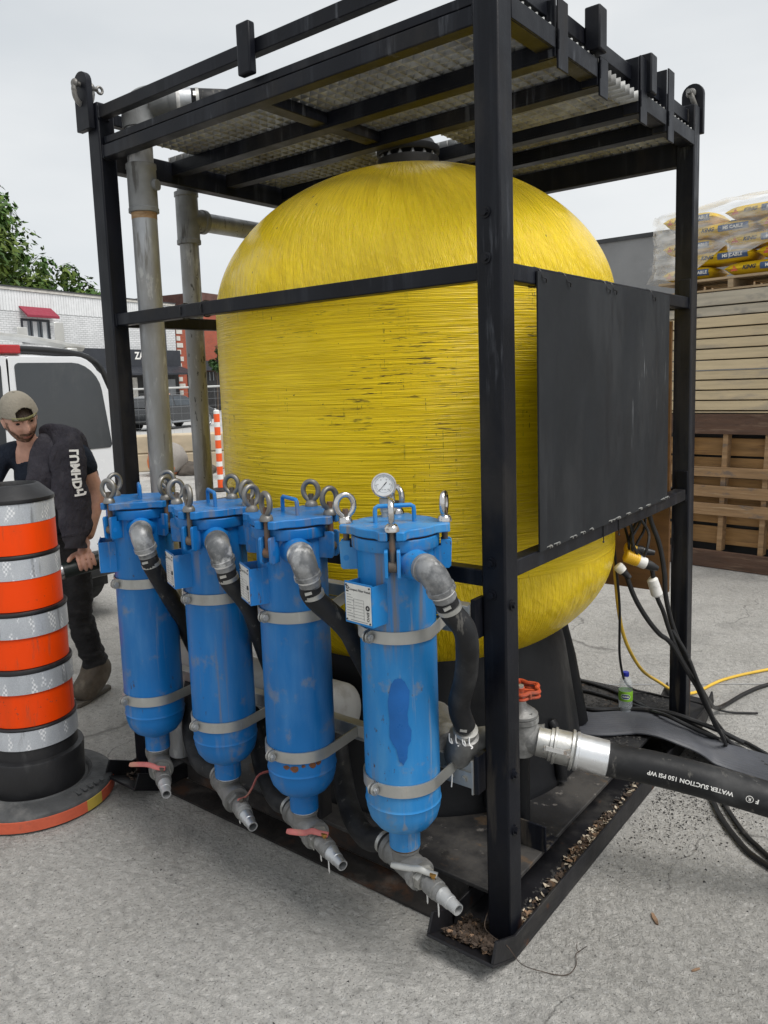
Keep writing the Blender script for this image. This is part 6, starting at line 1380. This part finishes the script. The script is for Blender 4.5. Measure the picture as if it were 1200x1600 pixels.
for i in range(6): LB((2.0+i*.42, -.06, 2.2), (2.08+i*.42, -.021, 2.8), 'shutter_bar', 'shop_grey', rb)
# crowns made of leaf faces in clumps
def crown(name, m, par, c, r, n, leaf, seed, clumps=26, local=False):
    rnd = random.Random(seed); c = V(c); g = G(); cl = []
    while len(cl) < clumps:
        d = V((rnd.uniform(-1, 1), rnd.uniform(-1, 1), rnd.uniform(-1, 1)))
        if d.length < 1: cl.append((c+V((d.x*r[0], d.y*r[1], d.z*r[2]))*.86, rnd.uniform(.22, .42)*min(r)))
    for i in range(n):
        cc, cr_ = rnd.choice(cl); d = V((rnd.gauss(0, 1), rnd.gauss(0, 1), rnd.gauss(0, 1))).normalized(); p = cc+d*cr_*rnd.uniform(.55, 1.1)
        s = leaf*rnd.uniform(.6, 1.3); nz_ = (d+V((rnd.uniform(-.7, .7), rnd.uniform(-.7, .7), rnd.uniform(.0, 1.0)))).normalized(); a = nz_.orthogonal().normalized(); a.rotate(Matrix.Rotation(rnd.uniform(0, 6.28), 3, nz_)); b = nz_.cross(a)
        g.add([p-a*s, p-b*s*.45-nz_*s*.12, p+a*s, p+b*s*.45-nz_*s*.12], [(0, 1, 2, 3)])
    o = g.build(name, m, par, ang=0); return o, cl
def tree(name, label, base, h, r, n, leaf, seed, m='leaf', group=None, clumps=26):
    base = V(base); t = thing(name, label, 'tree', base, group)
    c = base+V((0, 0, h-r[2])); o, cl = crown('crown', m, t, c, r, n, leaf, seed, clumps)
    g = G(); rad = max(.05, r[0]*.055); top = c+V((.1, .1, -.1*r[2])); g.tube(cr([base, base.lerp(c, .5)+V((.05, .04, 0)), top], 5), [rad*(1.2-.08*i) for i in range(11)], 9)
    for cc, q in cl[::2]:
        a = base.lerp(c, random.uniform(.6, .95)); g.tube(cr([a, a.lerp(cc, .5)+V((0, 0, r[2]*.08)), cc], 4), [rad*.5-rad*.05*i for i in range(9)], 6)
    g.build('trunk', 'bark', t); return t
tree('leafy_tree', 'large leafy green tree rising behind the white brick building', (-62, 26.2, 0), 18.4, (7.2, 7.2, 6.6), 13000, .36, 5, clumps=52)
tree('leafy_tree', 'sparse light green tree at the right edge of the large tree', (-54.6, 31.2, 0), 12.6, (3.0, 3.0, 3.6), 2000, .30, 9, clumps=26)
def ST(px_u, off, h, r, n, seed, label): tree('street_tree', label, FP(px_u, 0, off), h, r, n, .13, seed, 'leaf_dark', None, 12)
ST(13.9, 3.0, 5.0, (.8, .8, 1.35), 1100, 3, 'small street tree by the corner of the white building'); ST(17.2, 3.0, 4.3, (1.1, 1.1, 1.3), 1300, 4, 'small bushy street tree in front of the red brick building')
# street sign
t = thing('street_sign', 'small red and white street sign on a pole outside the dark shopfront', 'sign', FP(13.8, 0, 4.5)); c = FP(13.8, 2.35, 4.5)
G().cyl(FP(13.8, 0, 4.42), FP(13.8, 2.6, 4.42), .035, n=8).build('pole', 'shop_grey', t)
Ms = fmat(c, fdir, (0, 0, 1)); G().box((-.42, -.28, -.02), (.42, .28, .0), Ms).build('sign_board', 'print_white', t); G().box((-.40, -.20, .0015), (-.06, .22, .006), Ms).build('sign_mark', 'sign_red', t); G().box((-.30, -.08, .007), (-.16, .10, .009), Ms).box((.16, -.22, .002), (.24, .24, .006), Ms).box((.06, -.03, .0022), (.36, .05, .0058), Ms).build('sign_mark', 'print_white' if False else 'fascia_dark', t)
# parked cars
def car(label, base, rz, m):
    t = thing('parked_car', label, 'car', base, 'cars on the far street', rz)
    lo = [(-2.15, .35), (-2.2, .62), (-2.12, .92), (-1.75, .98), (.75, .98), (1.6, .88), (2.1, .70), (2.18, .5), (2.1, .3), (1.72, .28)]
    hi = [(-2.02, .97), (-1.72, 1.36), (-1.2, 1.46), (-.2, 1.47), (.25, 1.38), (.98, .97)]
    Mx_ = Matrix(((1, 0, 0, 0), (0, 0, -1, 0), (0, 1, 0, 0), (0, 0, 0, 1)))
    G().prism(lo+[(-1.8, .25)], -.86, .86, Mx_).build('car_body', m, t, bevel=.06, local=True)
    g = G(); n = len(hi); vs = [V((x, -.80+.16*(z-.97)/.5, z)) for x, z in hi]+[V((x, .80-.16*(z-.97)/.5, z)) for x, z in hi]
    g.add(vs, [tuple(range(n)), tuple(range(2*n-1, n-1, -1))]+[(i, n+i, n+(i+1) % n, (i+1) % n) for i in range(n)]); g.build('cabin', m, t, bevel=.03, local=True)
    for sg in (-1, 1):
        g = G(); w1 = [(-1.65, 1.0), (-1.5, 1.32), (-1.1, 1.39), (-.72, 1.39), (-.72, 1.0)]; w2 = [(-.62, 1.0), (-.62, 1.39), (-.2, 1.395), (.18, 1.31), (.78, 1.0)]
        for w_ in (w1, w2): g.add([V((x, sg*(.806-.16*(z-.97)/.5), z)) for x, z in w_], [tuple(range(5))])
        g.build('side_window', 'car_glass', t, local=True, ang=0)
        for x in (-1.32, 1.36):
            w_ = G().cyl((x, sg*.70, .31), (x, sg*.88, .31), .31, n=24).build('wheel', 'tyre', t, local=True); G().cyl((x, sg*.875, .31), (x, sg*.89, .31), .20, n=16).torus((x, sg*.885, .31), .24, .02, (0, 1, 0), 20, 6).build('rim', 'car_grey', w_, local=True)
        G().box((.55, sg*.87-.08, .98), (.72, sg*.87+.08, 1.1)).build('door_mirror', m, t, local=True, bevel=.03)
    G().box((-1.5, -.875, .30), (1.2, -.861, .36)).build('sill_strip', 'car_grey', t, local=True)
    for sg in (-1, 1): G().box((2.02, sg*.62-.18, .60), (2.15, sg*.62+.18, .74)).build('headlight', 'gauge_face', t, local=True, bevel=.02); G().box((-2.2, sg*.7-.12, .7), (-2.1, sg*.7+.12, .95)).build('tail_lamp', 'lamp_red', t, local=True)
car('dark grey hatchback parked behind the wire fence', (-27.0, 19.7, 0), RZ, 'car_dark'); car('pale grey car parked behind the dark hatchback', (-27.4, 14.3, 0), RZ, 'car_grey')
# passer-by beyond the car
pb = V((-31.5, 22.9, 0)); t = thing('person', 'person in dark clothes walking beyond the dark parked car', 'person', pb)
a_, b_ = skin_mesh([pb+V(v) for v in ((0, 0, .95), (0, 0, 1.25), (0, 0, 1.45), (0, 0, 1.62), (.1, -.19, 1.40), (.12, -.26, 1.12), (.2, -.24, .9), (.1, .19, 1.40), (.14, .28, 1.12), (.28, .28, .98), (.02, -.1, .9), (.12, -.1, .5), (.08, -.1, .06), (.02, .1, .9), (-.06, .1, .5), (-.16, .1, .06), (0, 0, 1.74))], [(0, 1), (1, 2), (2, 3), (2, 4), (4, 5), (5, 6), (2, 7), (7, 8), (8, 9), (0, 10), (10, 11), (11, 12), (0, 13), (13, 14), (14, 15), (3, 16)], [.13, .14, .15, .06, .06, .045, .04, .06, .045, .04, .09, .07, .05, .09, .07, .05, .10], 1)
G().add(a_, b_).build('body', 'skin', t, ang=0)
a_, b_ = skin_mesh([pb+V(v) for v in ((0, 0, .93), (0, 0, 1.25), (0, 0, 1.47), (.1, -.19, 1.40), (.12, -.25, 1.15), (.1, .19, 1.40), (.14, .27, 1.15))], [(0, 1), (1, 2), (2, 3), (3, 4), (2, 5), (5, 6)], [.15, .16, .16, .075, .06, .075, .06], 1); G().add(a_, b_).build('shirt', 'shirt_navy', t, ang=0)
a_, b_ = skin_mesh([pb+V(v) for v in ((0, 0, .98), (.02, -.1, .88), (.12, -.1, .5), (.08, -.1, .08), (.02, .1, .88), (-.06, .1, .5), (-.16, .1, .08))], [(0, 1), (1, 2), (2, 3), (0, 4), (4, 5), (5, 6)], [.14, .10, .08, .06, .10, .08, .06], 1); G().add(a_, b_).build('trousers', 'jeans_dark', t, ang=0)
G().sph(pb+V((-.02, 0, 1.77)), (.11, .10, .10), 10, 6).build('hair', 'hair_brown', t)
# temporary wire fence
fa, fb = V((-22.6, 9.6, 0)), V((-14.0, 17.2, 0)); fd_ = (fb-fa).normalized(); FLn = (fb-fa).length
t = thing('wire_fence', 'temporary galvanised wire fence along the edge of the site', 'fence', fa.lerp(fb, .5))
x = 0.
while x < FLn: G().cyl(fa+fd_*x, fa+fd_*x+V((0, 0, 1.80)), .024, n=8).build('fence_post', 'rack_alu', t); x += 2.4
G().tube([fa+V((0, 0, 1.74)), fb+V((0, 0, 1.74))], .030, 8).build('top_rail', 'rack_alu', t)
g = G()
for i in range(8): g.bar(fa+V((0, 0, .12+i*.21)), fb+V((0, 0, .12+i*.21)), .004, .006)
x = 0.
while x < FLn: g.bar(fa+fd_*x+V((0, 0, .05)), fa+fd_*x+V((0, 0, 1.72)), .003, .003, (1, 0, 0)); x += .26
o = g.build('wire_mesh', 'shop_grey', t, ang=0); o['kind'] = 'stuff'
# pale concrete blocks in two courses
def rock(name, label, c, r, m, seed, cat, flat=0., n=26, k=18, amp=.12):
    g = G(); g.sph((0, 0, 0), 1., n, k); vs = []
    for p in g.v:
        q = p*(1+amp*mnoise.noise(p*1.6+V((seed, 0, 0)))+amp*.4*mnoise.noise(p*5+V((0, seed, 0)))); vs.append(V((q.x*r[0], q.y*r[1], max(q.z*r[2], -flat*r[2])))+V(c))
    g.v = vs; return g
b0, bd_ = V((-13.4, 7.45, 0)), V((.745, .667, 0))
for i in range(4):
    for j in range(2):
        s_i = i*1.06+(.25 if j else 0); p = b0+bd_*s_i; M = fmat(p, bd_, (-.667, .745, 0)); M = Matrix.Translation(p) @ Matrix.Rotation(atan2(bd_.y, bd_.x), 4, 'Z')
        o = G().box((0, 0, .002+j*.385), (1.04, .55, .375+j*.385), M).build('concrete_block', 'concrete_beige', bevel=.025)
        tag(recenter(o, p), 'pale rough concrete block in the %s course of the low wall, %s from the left' % (('lower', 'upper')[j], ('first', 'second', 'third', 'fourth')[i]), 'concrete block', 'blocks of the low concrete wall')
g = rock('b', '', (-11.86, 7.86, .30), (.36, .42, .34), None, 3.3, '', .86)
g.m = []
for f in g.f: c = sum((g.v[i] for i in f), V((0, 0, 0)))/len(f); g.m.append(1 if (c-V((-11.86, 7.86, .3))).dot(vrt)+.5*(c.z-.3) > .10 else 0)
tag(recenter(g.build('boulder', ['boulder_orange', 'boulder_grey'], ang=0), (-11.86, 7.86, 0)), 'grey boulder sprayed orange lying beyond the standpipe', 'boulder')
g = rock('d', '', (-11.45, 8.25, .02), (.42, .38, .22), None, 8.1, '', .05, 30, 20, .3); tag(recenter(g.build('dirt_pile', 'dirt', ang=0), (-11.45, 8.25, 0)), 'small pile of dark dirt beside the orange boulder', 'dirt pile')
# marker post and timber posts
mp_ = V((-8.93, 6.68, 0)); t = thing('marker_post', 'slim orange and white banded marker post left of the yellow tank', 'marker post', mp_)
G().lathe([(0, .002), (.16, .002), (.17, .02), (.12, .05), (.05, .06)], 20, mp_).build('post_base', 'rubber', t); z = .06
for i in range(11):
    h_ = .135 if i % 2 == 0 else .082; G().lathe([(.047, z), (.050, z+.001), (.050, z+h_-.001), (.047, z+h_)], 18, mp_).build('band', 'marker_orange' if i % 2 == 0 else 'marker_white', t); z += h_
G().lathe([(.048, z), (.048, z+.05), (.03, z+.065), (0, z+.066)], 16, mp_).build('post_cap', 'marker_white', t)
def D3(lb, p, r, h, name='timber_post'):
    o = G().box((p[0]-r, p[1]-r, 0), (p[0]+r, p[1]+r, h)).build(name, 'post_wood', bevel=.01); tag(recenter(o, (p[0], p[1], 0)), lb, 'post')
D3('tall weathered timber post standing by the low concrete wall', (-13.6, 9.1), .055, 1.62); D3('short grey timber stub beside the tall weathered post', (-12.55, 8.15), .07, .93); D3('thin timber post at the left edge of the yellow tank', (-11.0, 9.35), .05, 1.55); D3('dark plank standing upright beside the banded marker post', (-9.75, 7.95), .09, .98)

# ------------------------------------------------------------------ right side: concrete wall, stacked timber, bags
o = G().box((-5.2, 10.0, 0), (9, 10.3, 3.66)).build('wall_slab', 'wall_grey'); 
cw = thing('concrete_wall', 'tall grey concrete wall behind the stacked timber', 'wall', (0, 10, 0)); o.parent = cw; o.location = (0, -10, 0); ROOT[o.name] = V((0, 10, 0))
G().box((-5.23, 9.97, 3.66), (9.03, 10.33, 3.72)).build('wall_cap', 'roof_edge', cw)
SO = V((-.938, 5.176, 0)); SR = radians(-6.5)
def SM(): return Matrix.Translation(SO) @ Matrix.Rotation(SR, 4, 'Z')
XL, XR = -.34, 2.3
cr_ = thing('pallet_crate', 'rough pallets stood on edge with dark planks under the pale panels', 'pallet', SO, None, SR)
def PB(lo, hi, name, m, par=cr_, bv=.003, label=None):
    G().box(lo, hi).build(name, m, par, bevel=bv, local=True, label=label)
PB((XL, .0, 1.165), (XR, .03, 1.335), 'plank', 'plank_dark'); PB((XL, -.005, .004), (XR, .03, .155), 'plank', 'plank_dark')
for z0, z1 in ((.80, .885), (.625, .722), (.468, .57)): PB((XL, -.012, z0), (XR, .012, z1), 'slat', 'pallet_wood')
for z0, z1, yy in ((.975, 1.125, .10), (.875, .955, .10), (.38, .455, .10), (.20, .35, .10), (.705, .78, .10), (.555, .61, .10)): PB((XL, yy, z0), (XR, yy+.02, z1), 'slat', 'pallet_ply')
for i in range(8):
    x = XL+.12+.335*i
    G().prism([(x+.045, .156), (x+.085, .156), (x+.125, 1.164), (x+.085, 1.164)], -.0990, -.0135, Matrix(((1, 0, 0, 0), (0, 0, -1, 0), (0, 1, 0, 0), (0, 0, 0, 1)))).build('stringer', 'pallet_wood', cr_, local=True)
PB((XL, .14, .004), (XR, 1.2, 1.334), 'stack_core', 'shop_dark', bv=0)
GZ = [2.354, 2.236, 2.149, 2.057, 1.970, 1.883, 1.790, 1.703, 1.622, 1.536, 1.450, 1.363, 1.338]
for i in range(12):
    zt, zb = GZ[i]-.0055, GZ[i+1]+.0055
    dx, dy, rz = random.uniform(-.012, .012), random.uniform(-.012, .012), random.uniform(-.003, .003)
    o = bpy.data.objects.new('formwork_board', G().box((XL, 0, 0), (XR, 1.2, zt-zb)).mesh('formwork_board', 'panel_wood_grey' if i < 2 else 'panel_wood')); COL.objects.link(o); b = o.modifiers.new('b', 'BEVEL'); b.width = .003; b.segments = 1
    o.location = SO+Matrix.Rotation(SR, 3, 'Z') @ V((dx, dy, zb)); o.rotation_euler = (0, 0, SR+rz)
    tag(o, 'greyish weathered timber board directly under the pallet of bags, topmost of its stack' if i == 0 else ('lowest narrow pale timber board resting on the dark plank' if i == 11 else '%s pale timber board from the top of the stack under the bags' % ('', 'second', 'third', 'fourth', 'fifth', 'sixth', 'seventh', 'eighth', 'ninth', 'tenth', 'eleventh')[i]), 'timber board', 'pale timber boards stacked under the bags')
pt_ = thing('pallet', 'pale wooden pallet carrying the yellow bags', 'pallet', SO+V((0, 0, 2.354)), None, SR)
def PP(lo, hi, nm): G().box(lo, hi).build(nm, 'top_pallet', pt_, bevel=.003, local=True)
PP((XL-.02, -.03, .090), (XR, .10, .109), 'deck_board')
for i in range(1, 7): PP((XL-.02, -.03+.17*i, .090), (XR, .10+.17*i, .109), 'deck_board')
for i in range(7): x = XL+.0+.0+.42*i+.14; PP((x, -.02, .019), (x+.045, 1.1, .0895), 'stringer')
PP((XL, -.015, .0015), (XR, .10, .0185), 'base_board'); PP((XL, .9, .0015), (XR, 1.02, .0185), 'base_board')
# yellow bags
BG = []
def bag_geo(L_, Wd, H):
    g = G(); NX, NY = 14, 10
    def pt(u, v, s):
        x = L_/2*u; y = Wd/2*v; e = (1-abs(u)**5)**.5*(1-abs(v)**4)**.5 if abs(u) < 1 and abs(v) < 1 else 0; return V((x*(1-.02*abs(v)), y, H/2+s*H/2*e*(.97+.05*mnoise.noise(V((x*9, y*9, s))))))
    for s in (1, -1):
        o = len(g.v); vs = [pt(-1+2*i/NX, -1+2*j/NY, s) for i in range(NX+1) for j in range(NY+1)]; fs = [(i*(NY+1)+j, (i+1)*(NY+1)+j, (i+1)*(NY+1)+j+1, i*(NY+1)+j+1) for i in range(NX) for j in range(NY)]
        g.add(vs, fs if s > 0 else [f[::-1] for f in fs])
    return g
def fr(u, z, L_, Wd, H):      # point on the front (−y) bulge of the bag, u in -1..1, z in 0..H
    uu = max(-.97, min(.97, u)); s = 1 if z > H/2 else -1; q = abs(z-H/2)/(H/2)/max(.2, (1-abs(uu)**5)**.5); v = -(max(0, 1-q*q))**.25 ; return V((L_/2*u, Wd/2*v-.004, z))
def bag(x, z, L_, label, first=True):
    Wd, H = .40, .115; t = thing('cement_bag', label, 'bag', SO+Matrix.Rotation(SR, 3, 'Z') @ V((x, .20, z)), 'yellow bags on the pallet', SR)
    bag_geo(L_, Wd, H).build('sack', 'bag_yellow', t, local=True, ang=0)
    def patch(u0, u1, z0, z1, m, nm, off):
        g = G(); vs = []; nx, nz = 8, 3
        for i in range(nx+1):
            for j in range(nz+1): vs.append(fr(u0+(u1-u0)*i/nx, z0+(z1-z0)*j/nz, L_, Wd, H)-V((0, off, 0)))
        g.add(vs, [(i*(nz+1)+j, (i+1)*(nz+1)+j, (i+1)*(nz+1)+j+1, i*(nz+1)+j+1) for i in range(nx) for j in range(nz)]); return g.build(nm, m, t, local=True, ang=0)
    patch(.02, .86, .030, .082, 'bag_blue', 'bag_panel', .002)
    g = G(); put_text(g, 'MS CABLE', .036, fn=lambda v: fr(.44+v.x/(L_/2), .055+v.y, L_, Wd, H)-V((0, .0045, 0)), bold=.0012); g.build('bag_print', 'print_white', t, local=True, ang=0)
    g = G(); put_text(g, 'KING', .042, fn=lambda v: fr(-.28+v.x/(L_/2), .056+v.y, L_, Wd, H)-V((0, .003, 0)), bold=.0022, shear=.3); g.build('bag_print', 'ink', t, local=True, ang=0)
    g = G(); g.add([fr(-.80, .036, L_, Wd, H)-V((0, .003, 0)), fr(-.58, .036, L_, Wd, H)-V((0, .003, 0)), fr(-.69, .080, L_, Wd, H)-V((0, .003, 0))], [(0, 1, 2)]); g.build('bag_emblem', 'bag_red', t, local=True, ang=0)
    return t
z = 2.466; zl = ('bottom', 'second', 'third', 'fourth', 'top')
for k in range(5):
    x0 = (-.43, -.18)[k % 2]; n_ = 4
    for i in range(n_):
        c = x0+.30+.585*i
        if c-.29 < XL-.1: c = XL+.24; 
        if c > 1.9: continue
        if k == 4 and i > 2: continue
        pos = ('at the left end', 'second from the left', 'third from the left', 'fourth from the left')[i]
        bag(c, z, .565 if i or k % 2 else .43, 'yellow bag in the %s layer on the pallet, %s' % (zl[k], pos))
    z += .112
# plastic film hanging over the upper layers
def film_z(x): 
    if x < -.05: return 2.50+.03*sin(x*9)
    if x < .22: return 2.52+(x+.05)*.72
    if x < .245: return 2.60
    return 2.66+.03*sin(x*14)
g = G(); NX, NZ = 110, 46; vs = []; x0, x1 = -.40, 1.95
for i in range(NX+1):
    x = x0+(x1-x0)*i/NX; zb = film_z(x)
    for j in range(NZ+1):
        t_ = j/NZ
        if t_ < .7: z = zb+(3.045-zb)*t_/.7; y = -.035-.018*mnoise.noise(V((x*3, z*14-x*3.0, 1)))-.012*mnoise.noise(V((x*9, z*30-x*9, 4)))-(.03*(1-t_) if t_ < .1 else 0)
        else: q = (t_-.7)/.3; z = 3.045+.09*sin(min(1, q*1.4)*pi/2)*max(.0, min(1, (x+.42)/.55))+.012*mnoise.noise(V((x*7, q*6, 2))); y = -.035+q*.42
        edge = max(0, (x0+.06-x)/.06); vs.append(V((x-.0+.02*mnoise.noise(V((z*16, t_, 7)))*(1 if x < x0+.15 else 0), y+edge*.03, z-edge*.02)))
fs = [(i*(NZ+1)+j, (i+1)*(NZ+1)+j, (i+1)*(NZ+1)+j+1, i*(NZ+1)+j+1) for i in range(NX) for j in range(NZ)]
# left end skirt of the film
o0 = len(vs); NY = 16
for i in range(NY+1):
    y = -.035+.50*i/NY
    for j in range(31):
        z = 2.47+(3.03-2.47)*j/30; vs.append(V((x0-.012+.042*mnoise.noise(V((y*4, z*11, 3)))-.05*max(0, (2.56-z)/.09), y, z)))
fs += [(o0+i*31+j, o0+(i+1)*31+j, o0+(i+1)*31+j+1, o0+i*31+j+1) for i in range(NY) for j in range(30)]
Mf = SM(); g.add([Mf @ v for v in vs], fs)
tag(recenter(g.build('plastic_wrap', 'film', ang=0), SO+V((0, 0, 2.5))), 'torn clear plastic wrap draped over the stacked yellow bags', 'plastic wrap')
bpy.context.view_layer.update()
